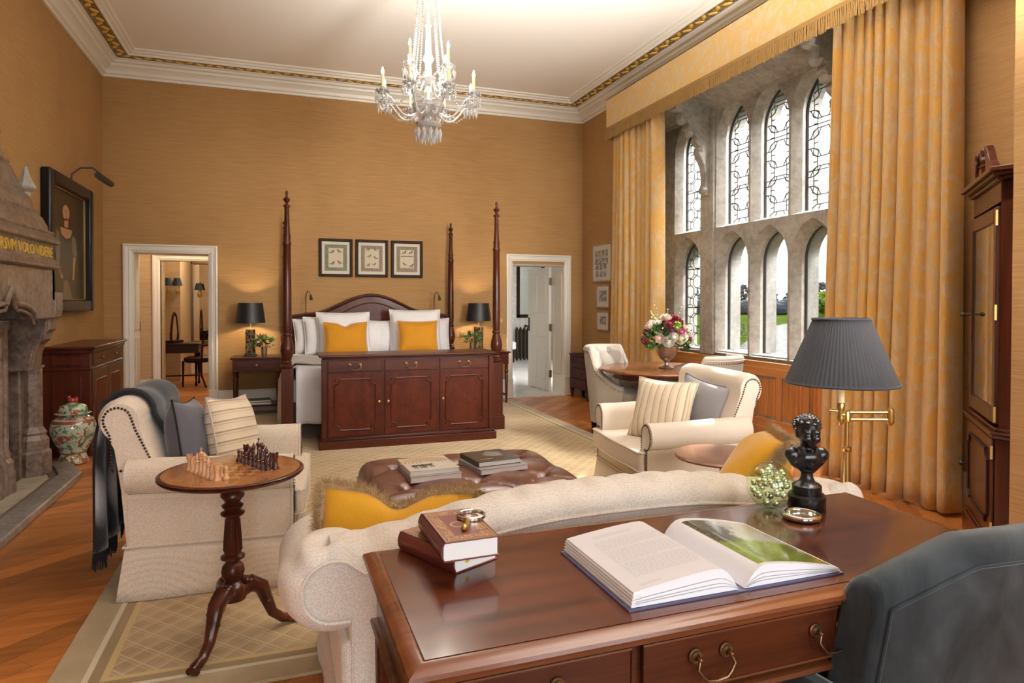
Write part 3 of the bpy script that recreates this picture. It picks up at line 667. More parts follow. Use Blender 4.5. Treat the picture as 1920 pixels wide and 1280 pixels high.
# ================================================================ BED AND ITS SURROUNDINGS
def rect_pts(x0,y0,x1,y1): return [(x0,y0),(x1,y0),(x1,y1),(x0,y1)]
bed=thing('four_poster_bed','dark mahogany four-poster bed with tall turned posts and arched headboard','bed',(1.14,7.92,0))
BX0,BX1,BYF,BYK=-1.085,1.085,-1.04,1.02
postprof=[(.052,.74),(.062,.752),(.062,.765),(.048,.775),(.036,.79),(.046,.80),(.036,.815),(.052,.86),(.066,.91),(.062,.96),(.046,1.02),(.036,1.055),(.048,1.065),(.048,1.08),(.036,1.09),(.040,1.12),(.043,1.2),(.040,1.6),(.036,1.95),(.042,1.96),(.042,1.98),(.034,1.99),(.036,2.05),(.034,2.06),(.030,2.07),(.024,2.2),(.022,2.33)]
finial=[(.034,2.33),(.034,2.345),(.014,2.36),(.014,2.375),(.032,2.395),(.034,2.41),(.014,2.43),(.010,2.45),(.016,2.465),(.012,2.482),(.002,2.495)]
for x in (BX0,BX1):
    for y in (BYF,BYK):
        p=part(MB().lathe(postprof,20,(x,y,0),fl=.05),'bed_post',m_mah_z,bed,ang=50)
        part(MB().box(x-.058,y-.058,0,x+.058,y+.058,.74),'post_block',m_mah_z,p,bevel=.004)
        if y<0:
            part(MB().box(x-.075,y-.075,0,x+.075,y+.075,.16).box(x-.068,y-.068,.16,x+.068,y+.068,.175),'post_plinth',m_mah_x,p,bevel=.004)
        part(MB().lathe(finial,16,(x,y,0)),'finial',m_mah_z,p,ang=50)
HP=[(-1.03,.35),(-1.03,1.20)]
for i in range(25):
    x=-1.0+2.0*i/24; a=abs(x)
    z=1.235+.25*(.5+.5*cos(pi*min(1,a/.80)))**1.0 if a<.80 else 1.235-.03*((a-.80)/.2)
    HP.append((x,z))
HP+=[(1.03,1.20),(1.03,.35)]
hb=part(MB().prism(HP,BYK-.03,BYK+.03,'xz'),'headboard',m_mah_fig,bed,bevel=.004,smooth=False)
b=MB(); b.tube([(x,BYK-.03,z+.002) for x,z in HP[1:-1]],.022,8); part(b,'headboard_moulding',m_mah_x,hb)
b=MB(); b.tube([(x*.93,BYK-.032,z-.10) for x,z in HP[2:-2]],.008,6); part(b,'inlay_bead',m_mah_x,hb)
for x in (BX0,BX1): part(MB().box(x-.022,BYF,.20,x+.022,BYK,.40),'side_rail',m_mah_y,bed,bevel=.006)
part(MB().box(BX0,BYF-.022,.20,BX1,BYF+.022,.40),'foot_rail',m_mah_x,bed,bevel=.006)
part(MB().box(BX0+.02,BYF+.02,.36,BX1-.02,BYK-.03,.62),'mattress',m_linen,bed,bevel=.05,seg=4)
# duvet, draped over both sides
def duvet(u,v):
    w=1.10; L=(w-.02)*2+1.16
    s=(u-.5)*L; y=-.96+1.5*v
    a=abs(s); sg=1 if s>0 else -1
    r=.10; flat=w-.10
    if a<flat: x,z=s,.73
    elif a<flat+r*pi/2: t=(a-flat)/r; x=sg*(flat+r*sin(t)); z=.73-r+r*cos(t)
    else:
        d=a-flat-r*pi/2; x=sg*(w+.02+.014*sin(y*9+sg)*min(1,d*4)+.02*d); z=.63-d
    z+=.012*sin(y*7+s*3)+.01*sin(s*11)
    if a>flat+r: z+=.025*sin(y*13)*(a-flat)
    return (x,y,z)
def footdrape(u,v):
    x=(u*2-1)*1.005; hem=.17+.10*u+.012*sin(u*21)+.008*sin(u*47); L=.30+.12+(.65-hem); s=v*L
    if s<.30: y,z=-.66-s,.735
    elif s<.42: t=(s-.30)/.12*pi/2; y=-.96-.13*sin(t); z=.735-.085*(1-cos(t))
    else: d=s-.42; y=-1.092-.012*d-.012*sin(x*9+1)*min(1,d*5)-.01*sin(x*23)*min(1,d*4); z=.65-d
    return (x,y,z+.010*sin(x*7+y*4)*(z>.7))
d=tag(part(MB().grid(duvet,56,26).grid(footdrape,60,24,flip=True),'duvet',m_duvet,None,loc=(1.14,7.92,0),ang=80),'white duvet spread on the four-poster and hanging over its foot and sides','bedding')
m=d.modifiers.new('thick','SOLIDIFY'); m.thickness=.02; m.offset=0
def fold(u,v):
    x,y,z=duvet(u,.0); y=-.86+.40*v; k=sin(pi*v)**.5
    a=abs(x); zz=duvet(u,(y+.96)/1.5)
    return (zz[0]*(1+.018*k+.012),y,zz[2]+.035+.05*k if abs(zz[0])<1.0 else zz[2])
d=tag(part(MB().grid(fold,50,10),'folded_blanket',m_throwbed,None,loc=(1.14,7.92,0),ang=80),'pale grey blanket folded in a band across the white duvet','blanket')
m=d.modifiers.new('thick','SOLIDIFY'); m.thickness=.02; m.offset=1
# pillows ------------------------------------------------------------
def pillow_mb(w,h,t,dent=0.0,pinch=.10,n=22,sag=0,seed=0):
    rnd=random.Random(seed); ph=rnd.uniform(0,6)
    def edge(x,y):
        k=1-pinch*(1-y*y)*abs(x)**3; q=1-pinch*(1-x*x)*abs(y)**3
        return x*k,y*q
    b=MB()
    for sgn in (1,-1):
        def fn(u,v):
            x=2*u-1; y=2*v-1
            th=max(0,(1-abs(x)**2.6))**.55*max(0,(1-abs(y)**2.6))**.55
            X,Y=edge(x,y)
            Z=h/2*Y
            if dent: Z-=dent*h*math.exp(-(x/.28)**2)*max(0,y)**2
            th*=1+.05*sin(5*x+ph)*sin(4*y+ph)
            th*=1-.25*dent*4*math.exp(-(x/.15)**2)*max(0,y)
            return (w/2*X,sgn*t/2*th,Z)
        b.grid(fn,n,n,flip=(sgn<0))
    return b,edge
def pillow(name,label,cat,loc,w,h,t,mat,rz=0,tilt=0,roll=0,dent=0,pipe=None,group=None,pinch=.1,seed=0,partname='cushion_body'):
    o=thing(name,label,cat,loc,0,group)
    o.rotation_mode='QUATERNION'
    q=Matrix.Rotation(rz,4,'Z')@Matrix.Rotation(tilt,4,'X')@Matrix.Rotation(roll,4,'Y')
    o.rotation_quaternion=q.to_quaternion()
    b,edge=pillow_mb(w,h,t,dent,pinch,seed=seed); part(b,partname,mat,o,weld=True,ang=80)
    if pipe:
        pts=[]
        for k in range(80):
            s=k/20; i=int(s); f=2*(s-i)-1
            x,y=((f,1),(1,-f),(-f,-1),(-1,f))[i]
            X,Y=edge(x,y); Z=h/2*Y
            if dent and y>0: Z-=dent*h*math.exp(-(x/.28)**2)*y**2
            pts.append((w/2*X,0,Z))
        part(MB().tube(pts,pipe[1],6,closed=True),'piping',pipe[0],o)
    return o
PW='pillows on the four-poster bed'
def bp(x,y,z,w,h,t,label,rz=0,tilt=-.28,seed=0,mat=None,pinch=.05,dent=0): return pillow('bed_pillow',label,'pillow',(x,y,z),w,h,t,mat or m_linen,rz,tilt,0,dent,(m_linen,.004),PW,pinch,seed,'pillow_body')
bp(.42,8.72,.96,.56,.46,.2,'white pillow at the far left of the bed, rearmost of the left stack',.25,-.3,1)
bp(.56,8.58,.97,.60,.50,.2,'white pillow leaning in the middle of the left stack behind the large square one',.15,-.3,2)
bp(.74,8.44,.98,.66,.60,.22,'large square white pillow behind the left gold cushion',.08,-.28,3)
bp(1.10,8.64,.93,.60,.46,.2,'white pillow lying low in the gap, left of the bed centre',0,-.25,4)
bp(1.36,8.62,.93,.56,.46,.2,'white pillow lying low in the gap, right of the bed centre',-.05,-.25,5)
bp(1.64,8.46,1.0,.66,.62,.22,'large square white pillow behind the right gold cushion',-.08,-.28,6)
bp(1.86,8.62,.95,.52,.48,.2,'white pillow at the far right of the bed beside the rear post',-.15,-.28,7)
pillow('gold_cushion','gold velvet cushion with a dented top on the left side of the bed','cushion',(.74,8.20,.955),.52,.40,.17,m_gold,.05,-.25,0,.12,(m_gold,.006),'gold velvet cushions on the bed',.07,8)
pillow('gold_cushion.001','plumper gold velvet cushion with a straight top on the right side of the bed','cushion',(1.62,8.20,.965),.50,.40,.19,m_gold,-.06,-.25,0,0,(m_gold,.006),'gold velvet cushions on the bed',.07,9)
# reading lights on the headboard
def readl(name,x,label,s):
    t=thing(name,label,'lamp',(x,8.92,1.235),0,'reading lights on the headboard')
    b=MB(); b.lathe([(.014,0),(.014,.02),(.006,.03)],10); b.tube([(0,0,.02),(0,-.0,.18),(.004,-.005,.26),(.025,-.02,.305),(.05,-.04,.28),(.06,-.05,.24)],.006,8); part(b,'gooseneck',m_brassd,t)
    part(MB().cyl((.058,-.048,.25),(.066,-.056,.185),.012,.02,10),'lamp_head',m_iron,t)
readl('reading_light',.30,'slim gooseneck reading light on the left shoulder of the headboard',1)
readl('reading_light.001',1.985,'slim gooseneck reading light on the right shoulder of the headboard',-1)
# ---- foot cabinet
fc=thing('foot_cabinet','mahogany cabinet with three drawers over three panelled doors at the foot of the bed','cabinet',(1.195,6.57,0))
part(MB().box(-.80,-.17,.11,.80,.19,.865),'carcass',m_mah_x,fc,bevel=.004)
part(MB().box(-.865,-.215,0,.865,.20,.09).box(-.845,-.20,.09,.845,.20,.115),'plinth',m_mah_x,fc,bevel=.006)
part(MB().box(-.865,-.22,.875,.865,.21,.90).box(-.84,-.20,.86,.84,.20,.878),'top',m_mah_x,fc,bevel=.008,seg=3)
for x in (-.825,.81): part(MB().box(x-.018,-.185,.115,x+.03,-.16,.86),'corner_stile',m_mah_z,fc,bevel=.006)
def swan(mb,cx,y,z,w=.085,d=-1):
    mb.tube([(cx-w/2,y-.012,z),(cx-w/2-.006,y-.022,z-.016),(cx-w/2+.004,y-.022,z-.032),(cx-w/4,y-.022,z-.042),(cx,y-.022,z-.044),(cx+w/4,y-.022,z-.042),(cx+w/2-.004,y-.022,z-.032),(cx+w/2+.006,y-.022,z-.016),(cx+w/2,y-.012,z)],.0042,6)
def rosettes(mb,cx,y,z,w=.085,r=.013):
    for s in (-1,1): mb.at((cx+s*w/2,y,z),rx=pi/2); mb.lathe([(r,0),(r,.003),(r*.75,.004),(r*.75,.006),(r*.3,.008),(r*.3,.016),(0,.018)],12); mb.T=None
for i,(x0,x1) in enumerate(((-.785,-.285),(-.255,.255),(.285,.785))):
    d=part(MB().box(x0,-.182,.735,x1,-.16,.845),'drawer',m_mah_x,fc,bevel=.004)
    cx=(x0+x1)/2; b=MB(); swan(b,cx,-.182,.80,.095); rosettes(b,cx,-.182,.80,.095,.015); part(b,'drawer_handle',m_brassd,d)
    dr=part(MB().box(x0,-.182,.125,x1,-.16,.725),'door',m_mah_fig,fc,bevel=.004)
    a,c=x0+.06,x1-.06; lo,hi=.185,.665; r=.05; P=[]
    for (px,pz,a0) in ((a,lo,pi/2),(c,lo,pi),(c,hi,3*pi/2),(a,hi,2*pi)):
        for k in range(5): t=a0-pi/2*k/4; P.append((px+r*cos(t),pz+r*sin(t)))
    b=MB(); b.tube([(x,-.184,z) for x,z in P],.0075,6,closed=True); part(b,'panel_moulding',m_mah_x,dr)
    b=MB()
    for px,pz in ((a,lo),(c,lo),(a,hi),(c,hi)): b.sph((px+(.008 if px==a else -.008),-.184,pz+(.008 if pz==lo else -.008)),.009,8,6)
    part(b,'corner_stud',m_mah_z,dr)
    kx=(x1-.028) if i==0 else x0+.028
    part(MB().sph((kx,-.20,.445),.016,10,8).cyl((kx,-.18,.445),(kx,-.2,.445),.008),'door_knob',m_brass,dr)
# ---- nightstands, lamps, flowers, books
def nightstand(name,loc,label):
    t=thing(name,label,'nightstand',loc,0,'mahogany nightstands beside the bed')
    part(MB().box(-.295,-.23,.70,.295,.23,.722),'top',m_mah_x,t,bevel=.006,seg=3)
    part(MB().box(-.27,-.205,.55,.27,.21,.70),'frieze',m_mah_x,t,bevel=.004)
    d=part(MB().box(-.225,-.213,.57,.225,-.2,.685),'drawer',m_mah_x,t,bevel=.004); part(MB().sph((0,-.225,.63),.014,10,8).cyl((0,-.21,.63),(0,-.225,.63),.007),'drawer_knob',m_brass,d)
    for x in (-.245,.245):
        for y in (-.18,.18): part(MB().lathe([(.012,0),(.016,.03),(.013,.06),(.018,.12),(.018,.18),(.023,.40),(.018,.42),(.027,.44),(.027,.46),(.018,.48),(.024,.50),(.024,.56)],12,(x,y,0)),'leg',m_mah_z,t)
    part(MB().box(-.25,-.19,.12,.25,.19,.14),'shelf',m_mah_x,t,bevel=.004)
    return t
nightstand('nightstand',(-.285,8.77,0),'mahogany nightstand left of the bed with a book on its lower shelf')
nightstand('nightstand.001',(2.68,8.77,0),'mahogany nightstand right of the bed, half hidden by the bed post')
m_pierced=NT('pierced_bronze'); _v=m_pierced.vor(26,None,'DISTANCE_TO_EDGE'); m_pierced.bump(_v,.9,.02); m_pierced=m_pierced.set(m_pierced.ramp(_v,[(.05,(.16,.10,.04)),(.2,(.035,.022,.012))]),.4,metal=.6)
def tlamp(name,loc,label):
    t=thing(name,label,'table lamp',loc,0,'black-shaded bedside lamps')
    part(MB().box(-.075,-.06,0,.075,.06,.022),'base',m_iron,t,bevel=.004)
    part(MB().box(-.056,-.04,.022,.056,.04,.335),'lamp_body',m_pierced,t,bevel=.006)
    part(MB().cyl((0,0,.33),(0,0,.45),.008),'stem',m_brass,t)
    b=MB(); b.lathe([(.175,.415),(.143,.66),(.139,.66),(.171,.418),(.175,.415)],32); part(b,'lamp_shade',plain('black_card_shade',(.012,.012,.014),.45) if 'black_card_shade' not in bpy.data.materials else bpy.data.materials['black_card_shade'],t)
    part(MB().sph((0,0,.52),.03,10,8),'bulb',m_bulb,t)
tlamp('table_lamp',(-.36,8.79,.722),'black drum-shaded lamp with pierced bronze body on the left nightstand')
tlamp('table_lamp.001',(2.585,8.79,.722),'black drum-shaded lamp with pierced bronze body on the right nightstand')
m_pet={k:cloth('petal_'+k,c,None,120,.15,.7,.3) for k,c in dict(white=(.78,.74,.66),blush=(.76,.56,.48),green=(.30,.42,.05),plum=(.16,.012,.05),burgundy=(.22,.010,.022),cream=(.74,.66,.48),pink=(.55,.12,.24)).items()}
def blossom(col,c,r,parent,nrm,rings=4,name='blossom'):
    n=Vector(nrm).normalized(); b=MB()
    q=n.to_track_quat('Z','Y').to_matrix().to_4x4(); b.T=Matrix.Translation(c)@q
    rnd=random.Random(int(1e4*(c[0]+3*c[1]+7*c[2]))%99991)
    b.sph((0,0,r*.25),(r*.42,r*.42,r*.5),7,5)
    for k in range(rings):
        f=(k+1)/rings; m=5+k
        for i in range(m):
            a=2*pi*i/m+k*.6+rnd.uniform(-.15,.15); o=r*(.30+.62*f); z=r*(.55-.5*f); w=r*(.42+.14*f)
            ca,sa=cos(a),sin(a)
            P=[(o*.35,-w*.3,z-.25*r),(o*.35,w*.3,z-.25*r),(o*.9,-w*.7,z+.15*r),(o*1.0,0,z+.02*r),(o*.9,w*.7,z+.15*r),(o*1.02,-w*.4,z+.42*r*(1.1-f*.6)),(o*1.08,0,z+.46*r*(1.1-f*.6)),(o*1.02,w*.4,z+.42*r*(1.1-f*.6))]
            b.add([(x*ca-y*sa,x*sa+y*ca,zz) for x,y,zz in P],[(0,1,3),(0,3,2),(1,4,3),(2,3,6,5),(3,4,7,6)])
    b.T=None
    return part(b,name,m_pet[col],parent,ang=70)
def foliage(parent,c,R,n,size,mats=(0,1,2),up=.25,name='foliage'):
    rnd=random.Random(n); b=MB()
    for i in range(n):
        a=rnd.uniform(0,2*pi); e=rnd.uniform(-.45,1.2); d=Vector((cos(a)*cos(e),sin(a)*cos(e),sin(e)))
        p=Vector(c)+Vector((d.x*R[0],d.y*R[1],d.z*R[2]))*rnd.uniform(.75,1.08); s=size*rnd.uniform(.6,1.3)
        t=d.cross(Vector((rnd.uniform(-1,1),rnd.uniform(-1,1),rnd.uniform(-1,1)))).normalized(); u=(d*.7+Vector((rnd.uniform(-.5,.5),rnd.uniform(-.5,.5),rnd.uniform(-.3,.6)))).normalized()
        q=u.cross(t).normalized()*.1*s
        b.add([p,p+u*s*.5+t*s*.26+q,p+u*s,p+u*s*.5-t*s*.26+q,p+u*s*.5-q],[(0,4,1),(1,4,2),(0,3,4),(3,2,4)],rnd.choice(mats))
    return stuff(b.build(name,m_leafs,parent,smooth=False))
def posy(name,loc,label,seed):
    v=thing(name.replace('posy','flower_vase'),label[0],'vase',loc); part(MB().lathe([(.028,0),(.03,.01),(.036,.09),(.040,.12),(.034,.12),(.03,.02),(0,.015)],14),'vase_body',plain('mercury_glass',(.45,.36,.26),.2,metal=.8) if 'mercury_glass' not in bpy.data.materials else bpy.data.materials['mercury_glass'],v)
    t=thing(name,label[1],'flowers',(loc[0],loc[1],loc[2]+.10),0)
    rnd=random.Random(seed); foliage(t,(0,0,.06),(.09,.08,.09),60,.06)
    for i in range(13):
        a=rnd.uniform(0,2*pi); e=rnd.uniform(.0,1.4); d=(cos(a)*cos(e),sin(a)*cos(e),sin(e)); blossom(['green','white','burgundy','cream','plum','green'][i%6],(d[0]*.085,d[1]*.08,.06+d[2]*.09),.03,t,d,2)
    b=MB()
    for i in range(6): a=i*1.05; b.tube([(0,0,-.07),(.05*cos(a),.05*sin(a),.06)],.003,4)
    part(b,'stem',m_leafs[2],t)
posy('flower_posy',(-.20,8.66,.722),('small silvered vase on the left nightstand','small posy of green, white and burgundy flowers on the left nightstand'),3)
posy('flower_posy.001',(2.46,8.66,.722),('small silvered vase on the right nightstand','small posy of green and white flowers on the right nightstand'),8)
def book(name,label,loc,w,h,t,cov,rz=0,group=None,over=.004,spine='x-'):
    o=thing(name,label,'book',loc,rz,group)
    b=MB(); c=.0035; b.box(-w/2,-h/2,0,w/2,h/2,c); b.box(-w/2,-h/2,t-c,w/2,h/2,t); b.box(-w/2-.002,-h/2,0,-w/2+c,h/2,t)
    part(b,'cover',cov,o,bevel=.001,seg=1); part(MB().box(-w/2+c,-h/2+over,c,w/2-over,h/2-over,t-c),'page_block',m_paper,o,smooth=False)
    return o
m_bkd=plain('dark_book_cover',(.03,.035,.045),.35); m_bkw=plain('pale_book_cover',(.52,.52,.50),.35); m_bkteal=plain('teal_book_cover',(.20,.27,.27),.35)
book('book','large pale book at the bottom of the pair on the nightstand shelf',(-.28,8.72,.14),.33,.24,.028,m_bkteal)
book('book.001','dark book on top of the pair on the nightstand shelf',(-.27,8.73,.168),.28,.21,.024,m_bkd,.05)
# ---- prints
def frame_thing(name,label,cat,loc,w,h,d,fw,fm,face,rz=0,group=None,bev=.006,mat_in=None):
    """picture hanging with its back on local y=0, facing -y"""
    t=thing(name,label,cat,loc,rz,group); b=MB()
    b.box(-w/2,-d,-h/2,-w/2+fw,0,h/2); b.box(w/2-fw,-d,-h/2,w/2,0,h/2); b.box(-w/2+fw,-d,-h/2,w/2-fw,0,-h/2+fw); b.box(-w/2+fw,-d,h/2-fw,w/2-fw,0,h/2)
    part(b,'frame',fm,t,bevel=bev)
    face(t,w-2*fw,h-2*fw,d); return t
def quadlist(b,y,rects,mi):
    for x0,z0,x1,z1 in rects: b.add([(x0,y,z0),(x1,y,z0),(x1,y,z1),(x0,y,z1)],[(0,1,2,3)],mi)
m_mount=plain('print_mount',(.62,.57,.44),.6); m_printg=NT('print_border_green'); _a=m_printg.noise(90,None,3); m_printg=m_printg.set(m_printg.ramp(_a,[(.4,(.055,.065,.030)),(.6,(.22,.23,.12))]),.6)
m_printb=NT('print_border_brown'); _a=m_printb.noise(90,None,3); m_printb=m_printb.set(m_printb.ramp(_a,[(.4,(.10,.065,.04)),(.6,(.30,.21,.13))]),.6)
m_printfield=plain('print_field',(.56,.47,.32),.6); m_bird=plain('bird_plumage',(.075,.06,.035),.6); m_birdl=plain('bird_plumage_pale',(.28,.22,.12),.6)
def bird(b,x,z,s,flip=1,mi=3,y=0):
    P=[(-1.0,-.25),(-.55,-.05),(-.2,.22),(.15,.35),(.32,.62),(.50,.74),(.66,.66),(.86,.58),(.66,.52),(.58,.30),(.55,.02),(.3,-.25),(-.1,-.32),(-.5,-.28)]
    b.add([(x+flip*s*a,y,z+s*c) for a,c in (P if flip>0 else P[::-1])],[tuple(range(len(P)))],mi)
    b.add([(x+flip*s*a,y-.0004,z+s*c) for a,c in [(-.45,-.05),(.1,.2),(.3,-.05),(-.1,-.2)]],[(0,1,2,3) if flip<0 else (3,2,1,0)],mi+1)
    for k in (.05,.2): b.add([(x+flip*s*k,y,z-.3*s),(x+flip*s*(k+.05),y,z-.3*s),(x+flip*s*(k+.06),y,z-.6*s),(x+flip*s*(k+.01),y,z-.6*s)],[(0,1,2,3)],mi)
def birdface(kind,border):
    def face(t,w,h,d):
        b=MB(); y=-.012
        quadlist(b,y,[(-w/2,-h/2,w/2,h/2)],0)
        quadlist(b,y-.0008,[(-w/2+.035,-h/2+.04,w/2-.035,h/2-.04)],1); quadlist(b,y-.0014,[(-w/2+.085,-h/2+.085,w/2-.085,h/2-.085)],2)
        yy=y-.002
        if kind==0:
            for x,z,f in ((-.05,.075,1),(.045,.085,-1),(-.045,-.075,1),(.05,-.065,-1)): bird(b,x,z,.045,f,3,yy)
        elif kind==1:
            for x,z,f in ((-.05,.12,1),(.045,.12,-1),(-.035,.03,1),(.05,.01,-1),(-.05,-.09,1),(.03,-.08,1)): bird(b,x,z,.038,f,3,yy)
        else:
            for x,z,f in ((-.04,.09,1),(.05,.09,1),(-.03,-.07,-1),(.06,-.09,1)): bird(b,x,z,.042,f,3,yy)
            quadlist(b,yy,[(-.085,.035,.085,.045),(-.085,-.125,.085,-.118)],3)
        b.build('print',[m_mount,border,m_printfield,m_bird,m_birdl],t,smooth=False)
        part(MB().box(-w/2,-.0165,-h/2,w/2,-.0155,h/2),'glazing',m_pglass,t,smooth=False)
    return face
for i,(x,lb,bo) in enumerate(((.688,'left framed print of four birds with a green border above the bed',m_printg),(1.160,'middle framed print of six small birds with a brown border above the bed',m_printb),(1.637,'right framed print of four ducks with a dark border above the bed',m_printb))):
    frame_thing('bird_print' if not i else 'bird_print.%03d'%i,lb,'picture',(x,YB-.002,1.983),.435,.505,.03,.038,m_dark,birdface(i,bo),0,'bird prints above the bed')
m_pfr=wood('pale_frame_wood',(.30,.16,.07),(.45,.27,.13),'z',8,.4,.2); m_pale=plain('pale_mount',(.66,.62,.56),.6); m_eng=NT('engraving_tone'); _a=m_eng.noise(26,None,4,.7); m_eng=m_eng.set(m_eng.ramp(_a,[(.4,(.10,.10,.10)),(.62,(.55,.53,.49))]),.6)
def sheetface(t,w,h,d):
    b=MB(); quadlist(b,-.012,[(-w/2,-h/2,w/2,h/2)],0)
    for i in range(4):
        for j in range(2): quadlist(b,-.013,[(-w/2+.06+i*.105,h/2-.06-(j+1)*.105,-w/2+.06+i*.105+.085,h/2-.06-j*.105-.012)],1)
    for i in range(3):
        for j in range(2): quadlist(b,-.013,[(-w/2+.09+i*.12,-h/2+.05+j*.105,-w/2+.09+i*.12+.085,-h/2+.05+j*.105+.09)],1)
    b.build('print',[m_pale,m_eng],t,smooth=False); part(MB().box(-w/2,-.0165,-h/2,w/2,-.0155,h/2),'glazing',m_pglass,t,smooth=False)
def viewface(t,w,h,d):
    b=MB(); quadlist(b,-.012,[(-w/2,-h/2,w/2,h/2)],0); quadlist(b,-.013,[(-w/2+.075,-h/2+.07,w/2-.075,h/2-.06)],1)
    b.build('print',[m_pale,m_eng],t,smooth=False); part(MB().box(-w/2,-.0165,-h/2,w/2,-.0155,h/2),'glazing',m_pglass,t,smooth=False)
RZ=-pi/2
frame_thing('framed_sheet','large pale-framed sheet of many small engravings on the right wall','picture',(XR-.002,8.40,1.955),.60,.545,.025,.022,m_pfr,sheetface,RZ)
frame_thing('framed_view','small framed engraving of a tower, middle of the three on the right wall','picture',(XR-.002,8.372,1.482),.415,.33,.025,.02,m_pfr,viewface,RZ)
frame_thing('framed_view.001','small framed engraving hanging lowest on the right wall','picture',(XR-.002,8.368,1.137),.385,.285,.025,.02,m_pfr,viewface,RZ)
# ---- wall plates
def plate(name,loc,w,h,label,n):
    t=thing(name,label,'switch',loc); part(MB().box(-w/2,-.008,-h/2,w/2,0,h/2),'plate',m_brass,t,bevel=.003)
    for i in range(n): part(MB().box(-w/2+w*(i+.5)/n-.006,-.016,-.011,-w/2+w*(i+.5)/n+.006,-.006,.011),'toggle',m_white,t,bevel=.002)
plate('light_switch',(2.99,YB-.002,1.13),.085,.085,'brass light switch plate beside the right-hand door frame',2)
plate('wall_socket',(2.42,YB-.002,.945),.05,.085,'small wall plate behind the right nightstand flowers',1)
# ---- small chest in the far right corner
m_chest=wood('chest_mahogany',(.024,.006,.003),(.085,.022,.010),'z',6,.5,0,0,.10,0)
t=thing('small_chest','small dark polished chest on legs in the far right corner by the tub chair','chest',(4.14,8.64,0),-pi/2)
part(MB().box(-.30,-.10,.14,.30,.13,.62),'carcass',m_chest,t,bevel=.006); part(MB().box(-.31,-.11,.62,.31,.135,.645),'top',m_chest,t,bevel=.006)
for x in (-.27,.27):
    for y in (-.075,.10): part(MB().taper(x,y,0,.15,.014,.014,.026,.026),'leg',m_chest,t)
for z0,z1 in ((.16,.29),(.30,.445),(.455,.60)):
    d=part(MB().box(-.27,-.112,z0,.27,-.098,z1),'drawer',m_chest,t,bevel=.004)
    part(MB().sph((-.12,-.12,(z0+z1)/2),.012,8,6).sph((.12,-.12,(z0+z1)/2),.012,8,6),'drawer_knob',m_brassd,d)
# ================================================================ LEFT WALL
fp=thing('fireplace','veined stone gothic fireplace with stepped hood and gold inscription on the left wall','fireplace',(XL,5.0,0))
# local x = out from the wall, local y = along the wall (room y - 5)
part(MB().box(0,-1.9,0,.10,-.95,1.45).box(0,1.07,0,.10,1.40,1.45).box(0,-.95,1.26,.10,1.07,1.45),'back_slab',m_marble,fp,bevel=.01)
part(MB().box(0.0,-.95,0,.015,1.07,1.27),'firebox_dark_sheet',m_soot_shade,fp,smooth=False)  # flat dark sheet painted in place of the opening's shade and soot
wl=bpy.data.objects['wall_left']
# clustered shafts with moulded bases beside the fire opening
for (y,x,r,z1) in ((.50,.10,.042,1.24),(.58,.125,.030,1.25),(.66,.115,.042,1.26),(.735,.09,.026,1.26)):
    part(MB().lathe([(r*2.0,.0),(r*2.0,.16),(r*1.7,.19),(r*1.75,.24),(r*1.25,.27),(r*1.35,.30),(r,.33),(r,z1-.08),(r*1.3,z1-.05),(r*1.3,z1)],12,(x,y,0)),'column_shaft',m_marble,fp)
part(MB().lathe([(.135,0),(.135,.20),(.118,.22),(.118,.30),(.095,.335),(.105,.355),(.085,.385),(.075,.40),(.075,.86),(.09,.875),(.09,.89)],8,(.13,1.22,0)),'pier',m_marble,fp,ang=20)
# cusped bracket that carries the hood
Pb=[(.0,.86),(.19,.86),(.20,.90),(.215,.99),(.235,1.06),(.275,1.10),(.285,1.15),(.31,1.18),(.315,1.25),(.345,1.28),(.355,1.33),(.355,1.47),(0,1.47)]
part(MB().prism(Pb,1.02,1.20,'xz').prism([(a-.012 if a>0 else a,c) for a,c in Pb],.99,1.02,'xz'),'cusped_bracket',m_marble,fp,bevel=.008,smooth=False)
# front slab with ogee-headed arch
def ogee(cy,hw,zs,za,n=8):
    P=[]
    for i in range(n+1):
        t=i/n; P.append((cy-hw+hw*(1-cos(t*pi/2))*.75,zs+(za-.10-zs)*sin(t*pi/2)))
    P+= [(cy-hw*.12,za-.055),(cy,za)]
    return P+[(2*cy-y,z) for y,z in P[-2::-1]]
oa=ogee(.03,.40,1.27,1.47); 
fr=MB(); y0,y1=-1.6,.93; z0,z1=1.27,1.64
fr.prism([(y0,1.27),(y0,z1),(.03,z1)]+oa[len(oa)//2::-1],.30,.375,'yz'); fr.prism(oa[len(oa)//2:][::-1]+[(.03,z1),(y1,z1),(y1,1.27)],.30,.375,'yz')
fr.box(0,y1-.07,1.40,.375,y1,1.64)
part(fr,'mantel_face',m_marble,fp,bevel=.01,smooth=False)
om=MB(); om.tube([(.385,y,z+.012) for y,z in oa],.018,8); om.tube([(.380,y*1.03,z-.03) for y,z in oa],.012,6); part(om,'ogee_moulding',m_marble,fp)
def strip(name,P,y0=-1.7,y1=.93,m=m_marble):
    return part(MB().prism(P,y0,y1,'xz'),name,m,fp,bevel=.006,smooth=False)
strip('lower_moulding',[(0,1.625),(.365,1.625),(.37,1.64),(.41,1.648),(.41,1.665),(.385,1.68),(.39,1.70),(.37,1.715),(0,1.715)],y1=.95)
band=strip('inscription_band',[(0,1.71),(.362,1.71),(.362,1.81),(0,1.81)])
strip('upper_moulding',[(0,1.80),(.365,1.80),(.37,1.825),(.41,1.83),(.412,1.855),(.385,1.875),(.36,1.90),(.37,1.912),(.37,1.925),(.33,1.93),(0,1.93)],y1=.95)
strip('hood_tier',[(0,1.925),(.345,1.925),(.335,1.97),(.305,2.03),(.275,2.06),(.285,2.07),(.285,2.085),(0,2.085)],y1=.91)
